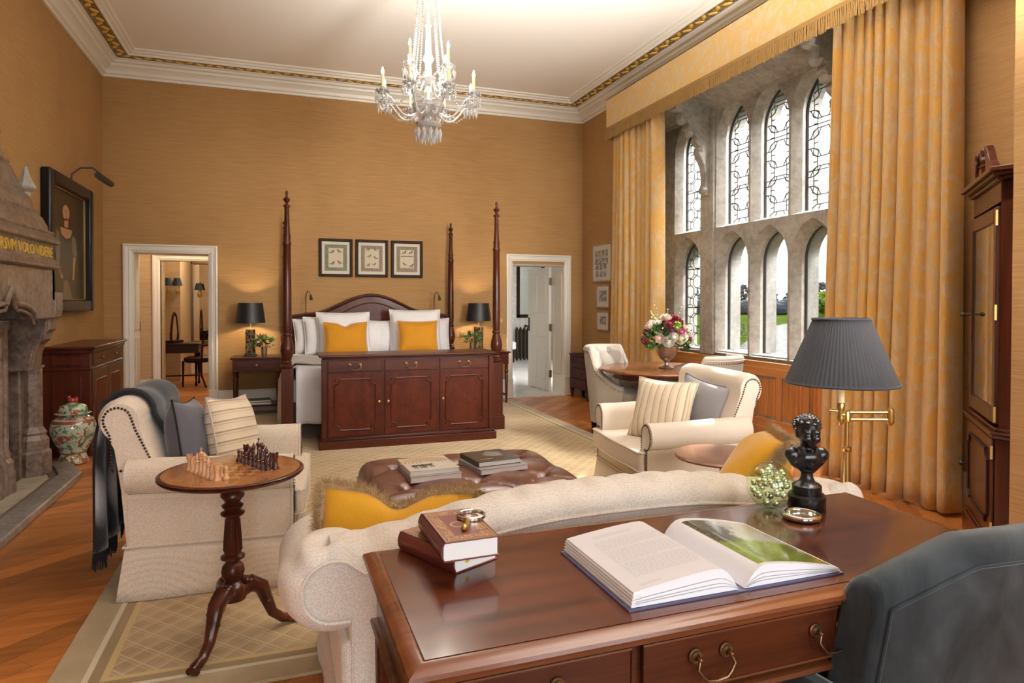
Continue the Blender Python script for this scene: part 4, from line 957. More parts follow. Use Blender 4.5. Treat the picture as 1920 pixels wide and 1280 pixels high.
strip('hood_tier',[(0,2.08),(.262,2.08),(.25,2.14),(.225,2.19),(.20,2.215),(.205,2.235),(.20,2.25),(0,2.25)],y1=.88)
strip('hood_tier',[(0,2.245),(.185,2.245),(.165,2.32),(.14,2.38),(.115,2.415),(.125,2.43),(.12,2.445),(0,2.445)],y1=.84)
strip('hood_tier',[(0,2.44),(.10,2.44),(.085,2.52),(.065,2.60),(.085,2.63),(.085,2.66),(0,2.66)],y1=.80)
part(MB().lathe([(.022,2.10),(.016,2.16),(.034,2.20),(.03,2.22),(.065,2.245),(.07,2.26),(.055,2.285),(.03,2.34),(.014,2.40),(.004,2.415)],8,(.20,.90,0)).box(.12,.86,2.05,.24,.94,2.11),'finial',m_stone,fp,ang=20)
cu=bpy.data.curves.new('inscription','FONT'); cu.body='QV\u00c6 SVRSVM VOLO VIDERE'; cu.size=.098; cu.extrude=.004; cu.align_x='RIGHT'; cu.align_y='BOTTOM'; cu.resolution_u=2
to=bpy.data.objects.new('tmp_inscription',cu); COL.objects.link(to)
me=bpy.data.meshes.new_from_object(to.evaluated_get(bpy.context.evaluated_depsgraph_get())); bpy.data.objects.remove(to)
xs=[v.co.x for v in me.vertices]; wid=max(xs)-min(xs); zsq=[v.co.y for v in me.vertices]; hh=max(zsq)-min(zsq)
WID=1.40
for v in me.vertices: v.co=Vector((.362+v.co.z+.003,(v.co.x-max(xs))*WID/wid+.905,1.716+(v.co.y-min(zsq))*.088/hh))
me.materials.clear(); me.materials.append(m_giltflat); o=bpy.data.objects.new('inscription',me); COL.objects.link(o); o.parent=fp; stuff(o)
# hearth
he=thing('hearth','low polished stone hearth kerb with pale slab inside, before the fireplace','hearth',(XL,5.0,0))
part(MB().box(.10,-1.9,0,.34,1.30,.02).box(.0,.63,0,.11,.66,.02),'hearth_slab',m_hearthin,he,smooth=False)
part(MB().prism([(.36,-1.9),(.52,-1.9),(.52,1.02),(.34,1.42),(.02,1.62),(.02,1.50),(.24,1.34),(.36,1.02)],0,.055,'xy'),'kerb',m_hearth,he,bevel=.012,seg=3)
part(MB().prism([(.31,-1.9),(.36,-1.9),(.36,1.02),(.24,1.34),(.19,1.30),(.31,1.0)],0,.03,'xy'),'inner_border',m_marble,he,bevel=.004)
# portrait in a black frame
def portrait(t,w,h,d):
    b=MB(); y=-.012
    quadlist(b,y,[(-w/2,-h/2,w/2,h/2)],0)
    def poly(P,mi,k): b.add([(max(-.99,min(.99,x*1.35-.05))*w*.5,y-.0006*k,max(-.99,z*1.12-.07)*h*.5) for x,z in P],[tuple(range(len(P)))],mi)
    def ell(cx,cz,rx,rz,mi,k,n=22): poly([(cx+rx*cos(2*pi*i/n),cz+rz*sin(2*pi*i/n)) for i in range(n)],mi,k)
    poly([(-.9,-.2),(-.55,-.2),(-.55,.85),(-.9,.85)],1,1)                          # column behind
    poly([(-.55,-1),(.75,-1),(.62,-.45),(.42,-.02),(.40,.20),(.22,.33),(-.20,.33),(-.38,.2),(-.36,-.1),(-.52,-.5)],2,2)   # gown
    ell(.0,.60,.24,.20,3,2); poly([(-.22,.60),(-.30,.30),(-.14,.34),(-.10,.6)],3,3); poly([(.20,.60),(.28,.36),(.13,.33),(.1,.6)],3,3)  # hair
    ell(.02,.60,.14,.125,4,4); poly([(-.06,.50),(.10,.50),(.10,.36),(-.06,.36)],4,4)    # face and neck
    poly([(-.22,.34),(.26,.34),(.20,.22),(.02,.17),(-.16,.22)],4,4)                      # shoulders
    ell(-.035,.625,.022,.010,3,5,8); ell(.075,.625,.022,.010,3,5,8); poly([(.02,.61),(.04,.565),(.005,.565)],6,5); ell(.022,.535,.035,.009,7,5,8)
    poly([(-.36,.30),(-.25,.25),(-.22,-.02),(-.26,-.25),(-.14,-.42),(-.2,-.46),(-.36,-.28),(-.40,0)],5,4)      # sleeve
    poly([(.24,.26),(.40,.22),(.46,-.05),(.36,-.12),(.26,-.02)],5,4); poly([(.30,-.1),(.40,-.12),(.34,-.42),(.26,-.45)],4,4)
    ell(-.17,-.45,.05,.035,4,5,10); ell(.29,-.46,.05,.035,4,5,10)
    poly([(-.10,-.52),(.06,-.5),(.28,-1),(-.12,-1)],8,3)
    m=[plain('canvas_dark',(.030,.019,.010),.35),plain('painted_column',(.09,.05,.026),.35),plain('painted_gown',(.035,.028,.016),.35),plain('painted_hair',(.025,.012,.006),.35),plain('painted_skin',(.46,.25,.13),.35),plain('painted_sleeve',(.15,.13,.075),.35),plain('painted_shade',(.30,.14,.07),.35),plain('painted_lips',(.30,.07,.04),.35),plain('painted_satin',(.17,.13,.06),.35)]
    b.build('painted_canvas',m,t,smooth=False)
    s=MB(); q=.012
    s.box(-w/2,-.03,-h/2,-w/2+q,-.012,h/2); s.box(w/2-q,-.03,-h/2,w/2,-.012,h/2); s.box(-w/2,-.03,-h/2,w/2,-.012,-h/2+q); s.box(-w/2,-.03,h/2-q,w/2,-.012,h/2)
    part(s,'gilt_slip',plain('dull_gilt',(.34,.20,.065),.4,metal=.3),t,bevel=.003)
frame_thing('portrait_painting','tall dark portrait of a lady in a black frame on the left wall','painting',(XL+.002,7.60,1.945),1.42,1.30,.085,.115,m_black,portrait,pi/2,None,.02)
t=thing('picture_light','dark brass picture light on a curved arm above the portrait','picture light',(XL+.01,7.70,2.62))
b=MB(); b.tube([(.01,0,-.05),(.03,0,.05),(.10,.02,.12),(.20,.04,.13),(.27,.06,.07),(.29,.06,.03)],.009,8); part(b,'arm',m_iron,t)
part(MB().cyl((.30,-.20,.02),(.30,.32,.02),.032,n=14),'lamp_housing',m_iron,t)
# low cabinet
cb=thing('side_cabinet','dark mahogany low cabinet with a frieze drawer against the left wall','cabinet',(XL+.005,7.50,0))
part(MB().box(.0,-.60,.07,.37,.62,.93),'carcass',m_mah_z,cb,bevel=.004); part(MB().box(0,-.63,0,.39,.65,.08),'plinth',m_mah_y,cb,bevel=.006)
part(MB().box(0,-.65,.965,.42,.67,.99).box(0,-.63,.93,.40,.65,.966),'top',m_mah_y,cb,bevel=.008,seg=3)
part(MB().box(.0,-.615,.775,.385,.635,.795),'waist_moulding',m_mah_y,cb,bevel=.008)
d=part(MB().box(.365,-.52,.81,.38,.54,.92),'drawer',m_mah_y,cb,bevel=.004); part(MB().sph((.395,-.25,.865),.015,8,6).sph((.395,.27,.865),.015,8,6),'drawer_knob',m_brassd,d)
for y0,y1 in ((-.55,.0),(.02,.57)):
    d=part(MB().box(.365,y0,.10,.378,y1,.765),'door',m_mah_z,cb,bevel=.003); part(MB().box(.37,y0+.09,.19,.386,y1-.09,.675),'door_panel',m_mah_fig,d,bevel=.01)
part(MB().box(.07,-.612,.15,.30,-.598,.72).box(.07,-.612,.82,.30,-.598,.905),'side_panel',m_mah_z,cb,bevel=.006)
# ginger jar
def mk_jar():
    n=NT('famille_porcelain'); v=n.map((1,1,1)); w=n.noise(17,v,3,.55,1.0); g=n.noise(12,n.map((1,1,1),loc=(3,1,2)),2,.5,1.2); d=n.noise(26,v,3,.6)
    base=n.mix(n.ramp(w,[(.55,(0,0,0)),(.575,(1,1,1))]),(.50,.58,.46),(.36,.075,.035))
    base=n.mix(n.ramp(g,[(.56,(0,0,0)),(.58,(1,1,1))]),base,(.10,.25,.14))
    base=n.mix(n.ramp(g,[(.36,(1,1,1)),(.38,(0,0,0))]),base,(.17,.10,.04))
    x,y,z=n.sep(); band=n.ramp(n.ma('MULTIPLY',z,1/.55),[(.0,(1,1,1)),(.02,(0,0,0)),(.165,(0,0,0)),(.17,(1,1,1)),(.19,(1,1,1)),(.195,(0,0,0)),(.655,(0,0,0)),(.66,(1,1,1)),(.70,(1,1,1)),(.705,(0,0,0))])
    base=n.mix(band,base,(.24,.06,.035)); base=n.mix(n.ramp(d,[(.62,(0,0,0)),(.64,(1,1,1))]),base,(.05,.09,.045))
    return n.set(base,.12,coat=.6)
m_jar=mk_jar()
t=thing('ginger_jar','lidded porcelain jar painted green and red, on the floor by the side cabinet','jar',(-1.70,6.62,0)); t.scale=(1.06,1.06,.99)
part(MB().lathe([(.100,0),(.112,.01),(.098,.055),(.088,.085),(.10,.12),(.135,.20),(.158,.28),(.162,.33),(.145,.385),(.105,.415),(.09,.425),(.09,.44),(.078,.44)],36),'jar_body',m_jar,t,ang=60)
l=part(MB().lathe([(.128,.437),(.132,.441),(.125,.446),(.100,.447),(.104,.47),(.09,.505),(.055,.522),(.03,.526),(.028,.532),(0,.533)],32),'lid',m_jar,t,ang=50)
b=MB(); b.sph((-.008,0,.55),(.030,.02,.022),8,6); b.sph((-.028,0,.575),(.016,.015,.018),8,6); b.sph((.02,0,.553),(.018,.014,.028),8,6); b.cyl((-.02,.01,.53),(-.02,.01,.55),.006); b.cyl((.02,-.01,.53),(.02,-.01,.55),.006); part(b,'lion_finial',plain('coral_glaze',(.38,.035,.025),.15,coat=.5),l)
# ================================================================ RUG
def mk_rug():
    n=NT('lattice_rug'); x,y,z=n.sep(); a=n.noise(5,None,3); f=n.noise(240,None,1)
    P=.118
    def lat(u,v,wid):
        k=None
        for s in (1,-1):
            q=n.ma('ABSOLUTE',n.ma('SUBTRACT',n.ma('FRACT',n.ma('MULTIPLY',n.ma('ADD',u,n.ma('MULTIPLY',v,s)),1/P)),.5))
            c=n.ma('LESS_THAN',q,wid); k=c if k is None else n.ma('MAXIMUM',k,c)
        return k
    l1=lat(n.ma('MULTIPLY',x,1.05),n.ma('MULTIPLY',y,1.0),.05)
    x2=n.ma('ADD',n.ma('MULTIPLY',x,1.05),P*.20); l2=lat(x2,n.ma('MULTIPLY',y,1.0),.035)
    base=n.ramp(a,[(.35,(.37,.255,.13)),(.65,(.47,.345,.19))])
    k=n.ma('MAXIMUM',l1,n.ma('MULTIPLY',l2,.7))
    col=n.mix(n.ma('MULTIPLY',k,.7),base,(.62,.50,.31))
    # borders measured from the field edge
    ex=n.ma('MINIMUM',n.ma('SUBTRACT',x,rugx0),n.ma('SUBTRACT',rugx1,x)); ey=n.ma('MINIMUM',n.ma('SUBTRACT',y,rugy0),n.ma('SUBTRACT',rugy1,y)); e=n.ma('MINIMUM',ex,ey)
    pl=n.ramp(a,[(.35,(.37,.285,.16)),(.65,(.45,.355,.21))])
    for lo,hi,c in ((-.01,.118,pl),(.118,.140,(.66,.60,.46)),(.140,.180,(.30,.215,.10)),(.180,.205,(.58,.44,.20))):
        m=n.ma('MULTIPLY',n.ma('GREATER_THAN',e,lo),n.ma('LESS_THAN',e,hi)); col=n.mix(m,col,c)
    n.bump(n.ma('MULTIPLY_ADD',k,.4,f),.35,.004); return n.set(col,.95,sheen=.3,spec=.1)
tag(part(MB().box(rugx0,rugy0,.0,rugx1,rugy1,.014),'area_rug',mk_rug(),None,bevel=.004),'large beige patterned rug with banded border under the bed and seating','rug')
# ================================================================ ARMCHAIRS
RUGZ=.014
m_nail=plain('nailhead_bronze',(.10,.06,.035),.35,metal=.9)
def nails(mb,pts,axis,step=.0155,r=.0068):
    """hemisphere nails along a polyline; axis = outward normal"""
    a=Vector(axis); d=0
    for i in range(len(pts)-1):
        p,q=Vector(pts[i]),Vector(pts[i+1]); L=(q-p).length
        while d<L:
            c=p+(q-p)*(d/L); t=a.orthogonal().normalized(); u=a.cross(t).normalized()
            ring=[c+(t*cos(k*pi/3)+u*sin(k*pi/3))*r for k in range(6)]
            mb.add(ring+[c+a*r*.7],[(k,(k+1)%6,6) for k in range(6)]); d+=step
        d-=L
def scroll(cx,cz,r,a0,a1,n=10): return [(cx+r*cos(a0+(a1-a0)*i/n),cz+r*sin(a0+(a1-a0)*i/n)) for i in range(n+1)]
def armchair(name,label,loc,rz,mat,nailmat):
    t=thing(name,label,'armchair',loc,rz)
    # body under the seat
    part(MB().box(-.36,-.36,.20,.36,.36,.34),'seat_base',mat,t,bevel=.015)
    # skirt
    b=MB(); n=40
    def sk(u,v):
        s=u*4; i=min(3,int(s)); f=s-i
        hx,hy=.425+.03*(1-v),.375+.03*(1-v); c=((-hx,-hy),(hx,-hy),(hx,hy),(-hx,hy))
        p,q=c[i],c[(i+1)%4]; w=.010*sin(f*pi*3)*(1-v)*(1 if i%2 else .6)
        nx,ny=((0,-1),(1,0),(0,1),(-1,0))[i]
        return (p[0]+(q[0]-p[0])*f+nx*w,p[1]+(q[1]-p[1])*f+ny*w,.004+.236*v)
    b.grid(sk,48,5,cu=True); s=part(b,'skirt',mat,t,ang=60); m=s.modifiers.new('thick','SOLIDIFY'); m.thickness=.012; m.offset=-1
    b=MB(); b.tube([(-.43,-.38,.245),(.43,-.38,.245),(.43,.38,.245),(-.43,.38,.245)],.006,6,closed=True); part(b,'skirt_welt',mat,t)
    # arms: rolled profile swept front to back, rising slightly to the back
    for sx in (-1,1):
        P=[(.335,.24),(.335,.50)]+scroll(.415,.555,.082,pi*.93,-pi*.62,14)+[(.425,.47),(.43,.44),(.43,.24)]
        b=MB(); nn=len(P); ys=[(-.36,1.0,1.0,.02),(.22,1.0,1.0,.0),(.335,1,1,0),(.368,.93,.985,0)]
        vs=[];fs=[]
        for (y,k,kz,dz) in ys:
            for (x,z) in P: vs.append((sx*(.385+(x-.385)*k),y,.24+(z-.24)*kz+dz*(1 if z>.4 else 0)))
        for i in range(len(ys)-1):
            for j in range(nn):
                j2=(j+1)%nn; f=(i*nn+j,i*nn+j2,(i+1)*nn+j2,(i+1)*nn+j); fs.append(f if sx>0 else f[::-1])
        e=tuple(range((len(ys)-1)*nn,len(ys)*nn)); fs.append(e if sx>0 else e[::-1]); e0=tuple(range(nn)); fs.append(e0[::-1] if sx>0 else e0)
        b.add(vs,fs); a=part(b,'arm',mat,t,ang=50,weld=True)
        nb=MB(); F=[(sx*(.385+(x-.385)*.80),.371,.24+(z-.24)*.97) for x,z in P]; nails(nb,F,(0,1,0)); stuff(part(nb,'nailhead_trim',nailmat,a,smooth=False))
        w=MB(); w.tube([(sx*(.385+(x-.385)*.97),.362,.24+(z-.24)*.992) for x,z in P],.006,6); part(w,'arm_piping',mat,a)
    # back: scrolled side profile (y,z) extruded across
    prof=[(-.16,.36),(-.20,.50),(-.265,.68),(-.31,.80)]+scroll(-.405,.835,.092,.15,pi*1.30,16)+[(-.43,.70),(-.40,.50),(-.375,.24),(-.20,.24)]
    b=MB(); nn=len(prof); xs=[(-.415,.86),(-.385,.97),(-.34,1),(.34,1),(.385,.97),(.415,.86)]; cy,cz=-.33,.62; vs=[];fs=[]
    for x,k in xs:
        for y,z in prof: vs.append((x,cy+(y-cy)*k,cz+(z-cz)*(1-(1-k)*.35) if z>.3 else z))
    for i in range(len(xs)-1):
        for j in range(nn): j2=(j+1)%nn; fs.append((i*nn+j,i*nn+j2,(i+1)*nn+j2,(i+1)*nn+j)[::-1])
    fs.append(tuple(range(nn))); fs.append(tuple(range((len(xs)-1)*nn,len(xs)*nn))[::-1]); b.add(vs,fs)
    bk=part(b,'backrest',mat,t,ang=50,weld=True)
    nb=MB()
    tr=scroll(-.405,.835,.058,.35,pi*1.15,10); loop=[(-.245,.60),(-.33,.79)]+tr+[(-.435,.76),(-.425,.60)]
    for sx in (-1,1): nails(nb,[(sx*.418,y,z) for y,z in loop+[loop[0]]],(sx,0,0))
    stuff(part(nb,'nailhead_trim',nailmat,bk,smooth=False))
    # T-shaped loose seat cushion
    P=[(-.33,-.16),(.33,-.16),(.33,.372),(.415,.378),(.42,.40),(.40,.420),(0,.432),(-.40,.420),(-.42,.40),(-.415,.378),(-.33,.372)]
    c=part(MB().prism(P,.335,.455,'xy'),'seat_cushion',mat,t,bevel=.035,seg=4,ang=60)
    w=MB()
    for z in (.338,.452): w.tube([(x,y,z) for x,y in P],.005,5,closed=True)
    part(w,'cushion_piping',mat,c)
    part(MB().box(-.40,.355,.20,.40,.375,.335),'front_rail',mat,t,bevel=.008)
    return t
A1=armchair('armchair','cream rolled-arm armchair with a dark fringed throw over its back, behind the chess table',(-.285,3.86,RUGZ),R_(-94),m_uph,m_nail)
A2=armchair('armchair.001','cream rolled-arm armchair with a loose seat cushion facing the leather ottoman from the right',(2.52,3.94,RUGZ),R_(84),cloth('cream_armchair_linen',(.76,.67,.56),(.80,.72,.61),350,.2),m_nail)
A2.scale=(1,.95,1)
# ---- throw over the back of the left chair (built in the chair's own frame)
def mk_throw():
    n=NT('charcoal_plaid_throw'); x,y,z=n.sep(); a=n.noise(150,None,2); p=n.ma('SINE',n.ma('MULTIPLY',x,26)); q=n.ma('SINE',n.ma('MULTIPLY',n.ma('ADD',z,n.ma('MULTIPLY',y,.7)),17))
    k=n.ma('MULTIPLY_ADD',n.ma('ADD',p,q),.22,.5); k=n.ma('MULTIPLY_ADD',a,.15,k)
    n.bump(a,.4,.003); return n.set(n.ramp(k,[(.35,(.012,.012,.014)),(.60,(.03,.03,.034)),(.80,(.24,.245,.26)),(1.0,(.46,.47,.49))]),.9,sheen=.4,spec=.15)
m_throw=mk_throw()
th=thing('throw_blanket','charcoal plaid throw with a black fringe draped over the left armchair back','blanket',(-.285,3.86,RUGZ),R_(-94))
path=[(-.16,.54),(-.215,.62),(-.26,.72),(-.298,.81)]+scroll(-.405,.835,.108,.15,pi*1.05,10)+[(-.525,.74),(-.53,.60),(-.525,.45),(-.52,.30),(-.515,.20)]
def lerp_path(s):
    s*=len(path)-1; i=min(len(path)-2,int(s)); f=s-i; return path[i][0]+(path[i+1][0]-path[i][0])*f,path[i][1]+(path[i+1][1]-path[i][1])*f
def thf(u,v):
    y,z=lerp_path(v); dn=max(0,v-.62)/.38; up=max(0,.25-v)/.25
    x0,x1=-.33+.06*dn,.24+.10*dn-.02*up
    x=x0+(x1-x0)*u; f=.014*sin(u*17+v*2)*(dn*1.2+.15)+.010*sin(u*7-1)
    return (x,y-f-.012*(dn>0),z+.008*sin(u*9)*(1-dn)+.05*up*u)
o=part(MB().grid(thf,30,44),'throw_cloth',m_throw,th,ang=80); m=o.modifiers.new('thick','SOLIDIFY'); m.thickness=.012; m.offset=1
b=MB(); rnd=random.Random(5)
for i in range(70):
    u=i/69; p=Vector(thf(u,1.0)); L=rnd.uniform(.07,.105); dx=rnd.uniform(-.012,.012); dy=rnd.uniform(-.012,.006)
    b.tube([p+Vector((0,0,.006)),p+Vector((dx*.4,dy*.5,-L*.5)),p+Vector((dx,dy,-L))],[.0042,.004,.0025],4)
stuff(part(b,'fringe',plain('black_wool',(.010,.010,.012),.95),th,smooth=False))
b=MB(); b.tube([Vector(thf(.985,k/40))+Vector((.0,-.002,.006)) for k in range(41)],.012,6); part(b,'bound_edge',bpy.data.materials['black_wool'],th)
# ---- cushions on the armchairs
def mk_stripe():
    n=NT('striped_linen'); x,y,z=n.sep(); a=n.noise(250,None,1)
    s=n.ma('FRACT',n.ma('MULTIPLY',x,19)); c=n.ramp(s,[(0,(.70,.60,.45)),(.42,(.76,.67,.52)),(.46,(.33,.24,.16)),(.54,(.33,.24,.16)),(.58,(.56,.44,.30)),(.72,(.70,.60,.45)),(.80,(.45,.35,.24)),(.86,(.70,.60,.45))])
    n.bump(a,.25,.002); return n.set(c,.88,sheen=.2,spec=.15)
m_stripe=mk_stripe()
CG='scatter cushions on the armchairs'
pillow('grey_cushion','charcoal grey satin cushion standing on the left armchair beside the striped one','cushion',(-.45,3.76,.69),.42,.42,.19,m_grey,R_(84),-.16,R_(6),0,(m_black,.005),CG,.12,11)
pillow('striped_cushion','cream and brown striped cushion standing on the left armchair','cushion',(-.245,3.82,.685),.42,.42,.19,m_stripe,R_(68),-.22,R_(96),0,(m_oat,.006),CG,.1,12)
pillow('grey_cushion.001','warm grey satin cushion with dark piping against the back of the right armchair','cushion',(2.70,3.82,.67),.44,.42,.15,m_greyl,R_(-76),-.30,R_(8),0,(m_grey,.006),CG,.12,13)
pillow('striped_cushion.001','cream and brown striped cushion leaning on the grey one in the right armchair','cushion',(2.47,3.93,.66),.46,.44,.17,m_stripe,R_(-62),-.38,R_(0),0,(m_oat,.006),CG,.1,14)
# ================================================================ OTTOMAN AND ITS BOOKS
ot=thing('leather_ottoman','large deep-buttoned brown leather ottoman in the middle of the rug','ottoman',(1.02,3.70,RUGZ))
OW,OD=1.16,.88
def tuft(u,v,nx,ny,ex=.42,bw=.006):
    # buttons on a staggered lattice, folds on the diagonals
    p=(u*nx+v*ny)/2; q=(u*nx-v*ny)/2
    s=abs(sin(pi*p))*abs(sin(pi*q)); fold=s**ex
    dp=p-round(p); dq=q-round(q); d2=dp*dp+dq*dq
    return fold,math.exp(-d2/bw)
def ott(u,v):
    x=u*2-1; y=v*2-1; f,bt=tuft(u-.0,v-.0,6,4,.28,.010)
    ed=min(1,(1-abs(x))/.09)*1.0; ey=min(1,(1-abs(y))/.11)
    r=min(ed,ey); dome=sqrt(max(0,1-(1-min(1,ed))**2))*sqrt(max(0,1-(1-min(1,ey))**2))
    k=min(1,max(0,r))
    return (x*OW/2*(1+.012*f*(1-k)),y*OD/2*(1+.012*f*(1-k)),.30+.088*dome+k*(.030*f-.034*bt))
part(MB().grid(ott,120,96),'tufted_top',m_leather,ot,ang=80)
def side(u,v):
    s=u*4;i=min(3,int(s));f=s-i; c=((-1,-1),(1,-1),(1,1),(-1,1)); p,q=c[i],c[(i+1)%4]
    w=1+.03*sin(pi*v)*(.75+.25*abs(sin(f*pi*4))); return ((p[0]+(q[0]-p[0])*f)*OW/2*w,(p[1]+(q[1]-p[1])*f)*OD/2*w,.12+.18*v)
part(MB().grid(side,96,6,cu=True).box(-OW/2+.01,-OD/2+.01,.12,OW/2-.01,OD/2-.01,.29),'side_boxing',m_leather,ot,ang=60)
b=MB(); b.tube([(-OW/2,-OD/2,.30),(OW/2,-OD/2,.30),(OW/2,OD/2,.30),(-OW/2,OD/2,.30)],.007,6,closed=True); part(b,'welt',m_leather,ot)
b=MB()
for i in range(1,6):
    for j in range(1,4):
        if (i+j)%2==0: b.sph((i/6*OW-OW/2,j/4*OD-OD/2,.30+.088-.030),(.013,.013,.007),8,5)
part(b,'leather_button',m_leather,ot)
for x in (-.5,.5):
    for y in (-.36,.36): part(MB().lathe([(.022,0),(.032,.03),(.026,.06),(.036,.09),(.036,.13)],12,(x,y,0)),'foot',m_mah_z,ot)
OZ=RUGZ+.409
m_bk1=plain('cream_book_jacket',(.66,.63,.56),.3); m_bk2=plain('black_book_jacket',(.035,.028,.025),.28); m_bkp=plain('photo_dark',(.03,.022,.018),.4); m_bko=plain('print_orange',(.42,.20,.06),.4); m_bkl=plain('print_ochre',(.55,.36,.14),.4); m_bkgr=plain('grey_book_jacket',(.30,.29,.28),.35)
BG='books on the leather ottoman'
book('ottoman_book','lower white-edged book of the left pair on the ottoman',(.79,3.67,OZ),.29,.31,.034,m_bkgr,R_(3),BG)
k1=book('ottoman_book.001','cream-jacketed book with an orange horse print on top of the left pair on the ottoman',(.785,3.69,OZ+.034),.28,.30,.026,m_bk1,R_(4),BG)
b=MB(); z=.0265
for i in range(6): a=.022+i*.016; b.add([(-.005+a*1.35*cos(t),.02+a*1.1*sin(t),z+.0001*i) for t in [pi*k/10 for k in range(11)]]+[(-.005+(a+.007)*1.35*cos(t),.02+(a+.007)*1.1*sin(t),z+.0001*i) for t in [pi*k/10 for k in range(11)]],[(k,k+1,12+k,11+k) for k in range(10)],1 if i%2 else 0)
for cx in (-.075,-.02): 
    b.add([(cx+a,-.055+c,z+.0006) for a,c in [(-.03,0),(.03,0),(.035,.025),(.045,.045),(.025,.03),(-.03,.028)]],[tuple(range(6))],2)
    for q in (-.026,-.014,.012,.026): b.add([(cx+q,-.055,z+.0006),(cx+q+.006,-.055,z+.0006),(cx+q+.008,-.10,z+.0006),(cx+q+.002,-.10,z+.0006)],[(0,1,2,3)],2)
b.build('cover_print',[m_bko,m_bkl,m_bkp],k1,smooth=False)
book('ottoman_book.002','lower grey book of the right pair on the ottoman',(1.185,3.72,OZ),.31,.30,.032,m_bkgr,R_(10),BG)
k2=book('ottoman_book.003','dark-jacketed book with a pale photograph on top of the right pair on the ottoman',(1.175,3.75,OZ+.032),.27,.27,.030,m_bk2,R_(8),BG)
b=MB(); b.add([(-.02+x,.01+y,.0305) for x,y in [(-.02,.0),(.02,-.04),(.09,-.05),(.10,.05),(.04,.09),(.0,.06)]],[tuple(range(6))],0)
for i in range(7): b.add([(-.10+i*.012,-.085,.0305),(-.093+i*.012,-.085,.0305),(-.093+i*.012,-.073,.0305),(-.10+i*.012,-.073,.0305)],[(0,1,2,3)],1)
b.build('cover_print',[plain('photo_mid',(.20,.17,.155),.4),plain('lettering_white',(.6,.58,.55),.5)],k2,smooth=False)
# ================================================================ SOFA (seen from behind)
SX,SY=1.085,1.93
so=thing('chesterfield_sofa','cream woven camel-back sofa with thick rolled arms, standing behind the writing desk','sofa',(SX,SY,0))
SHW=.985   # half width between arm roll centres
def seam(x):
    a=min(1,abs(x)/.93); return .615+.098*(.5+.5*cos(pi*a**1.5))
# flat rear panel with scrolled ends
P=[(-.90,.03),(-.90,.485)]+[(-.945+.089*cos(t),.575+.089*sin(t)) for t in [-pi*.5-pi*1.12*i/14 for i in range(15)]]
top=[(-.86+1.72*i/24,seam(-.86+1.72*i/24)) for i in range(25)]
P=P+top+[(-x,z) for x,z in P[::-1]]
bp_=part(MB().prism(P,-.008,.07,'xz'),'rear_panel',m_uphs,so,smooth=False,bevel=.012)
w=MB(); w.tube([(x,-.010,z) for x,z in P[1:-1]],.006,6); part(w,'rear_welt',m_uphs,bp_)
# tufted back roll
def roll(u,v):
    x=(u*2-1)*.95; a=-.62+v*(pi+1.4); z0=seam(x)-.0
    k=abs(cos(pi*(x/.24+.5)))**.45; g=1-.17*(1-k)
    bt=math.exp(-(((x/.24-round(x/.24-.5)-.5)**2)*60+((v-.42)**2)*60))
    r=g-.30*bt
    if v<.78: 
        t=v/.78*(pi+.55)-.45
        return (x,.115-.125*cos(t)*r,z0+.005+.078*sin(t)*r)
    f=(v-.78)/.22; t=pi+.10
    return (x,.115-.125*cos(t)*r-.0*f+.03*f,z0+.005+.078*sin(t)*r-(z0-.40)*f)
part(MB().grid(roll,96,30,flip=True),'back_roll',m_uphs,so,ang=80)
part(MB().prism([(.06,.20),(.06,.60),(.16,.60),(.24,.42),(.24,.20)],-.90,.90,'yz'),'back_cushion',m_uphs,so,bevel=.02)
# rolled arms with gathered tufts
for sx in (-1,1):
    def armr(u,v):
        y=-.005+.86*u; a=2*pi*v
        e=min(1,u/.16); cap=sqrt(max(0,1-(1-e)**2)); e2=min(1,(1-u)/.08); cap2=sqrt(max(0,1-(1-e2)**2))
        R=(.088+.064*cap)*(.62+.38*cap2)
        k=abs(cos(pi*(y/.27+.12)))**.55; topness=max(0,sin(a)*.8+.3*cos(a)*-1)
        R*=1-.20*(1-k)*topness
        bt=math.exp(-(((y/.27+.12-round(y/.27+.12-.5)-.5)**2)*40+((v-.30)**2)*90)); R-=.045*bt
        pl=.012*sin(a*8)*max(0,sin(a+.3))*math.exp(-((y-.06)/.09)**2)
        zd=.165*min(1,max(0,(y-.06)/.5))**1.3; return (sx*(.945+(R+pl)*cos(a)),y,.575-zd+(R+pl)*sin(a)*.98)
    a=part(MB().grid(armr,56,48,cv=True,flip=(sx<0)),'rolled_arm',m_uphs,so,ang=80)
    part(MB().box(min(sx*.80,sx*.925),.0,.05,max(sx*.80,sx*.925),.84,.42),'arm_side',m_uphs,so,bevel=.02)
    b=MB(); b.sph((sx*.90,.12,.69),(.015,.015,.010),8,5); part(b,'button',m_uphs,a)
part(MB().box(-.82,.05,.14,.82,.84,.32),'seat_base',m_uphs,so,bevel=.02)
for x in (-.41,.41): part(MB().box(x-.405,.16,.31,x+.405,.86,.46),'seat_cushion',m_uphs,so,bevel=.045,seg=4)
def sks(u,v):
    s=u*4; i=min(3,int(s)); f=s-i; e=.02*(1-v)
    c=((-.93-e,0-e*.5),(.93+e,0-e*.5),(.93+e,.85+e),(-.93-e,.85+e)); p,q=c[i],c[(i+1)%4]; w=.008*sin(f*14)*(1-v)
    nx,ny=((0,-1),(1,0),(0,1),(-1,0))[i]
    return (p[0]+(q[0]-p[0])*f+nx*w,p[1]+(q[1]-p[1])*f+ny*w,.004+.19*v)
s=part(MB().grid(sks,64,4,cu=True),'skirt',m_uphs,so,ang=60); m=s.modifiers.new('thick','SOLIDIFY'); m.thickness=.012; m.offset=-1
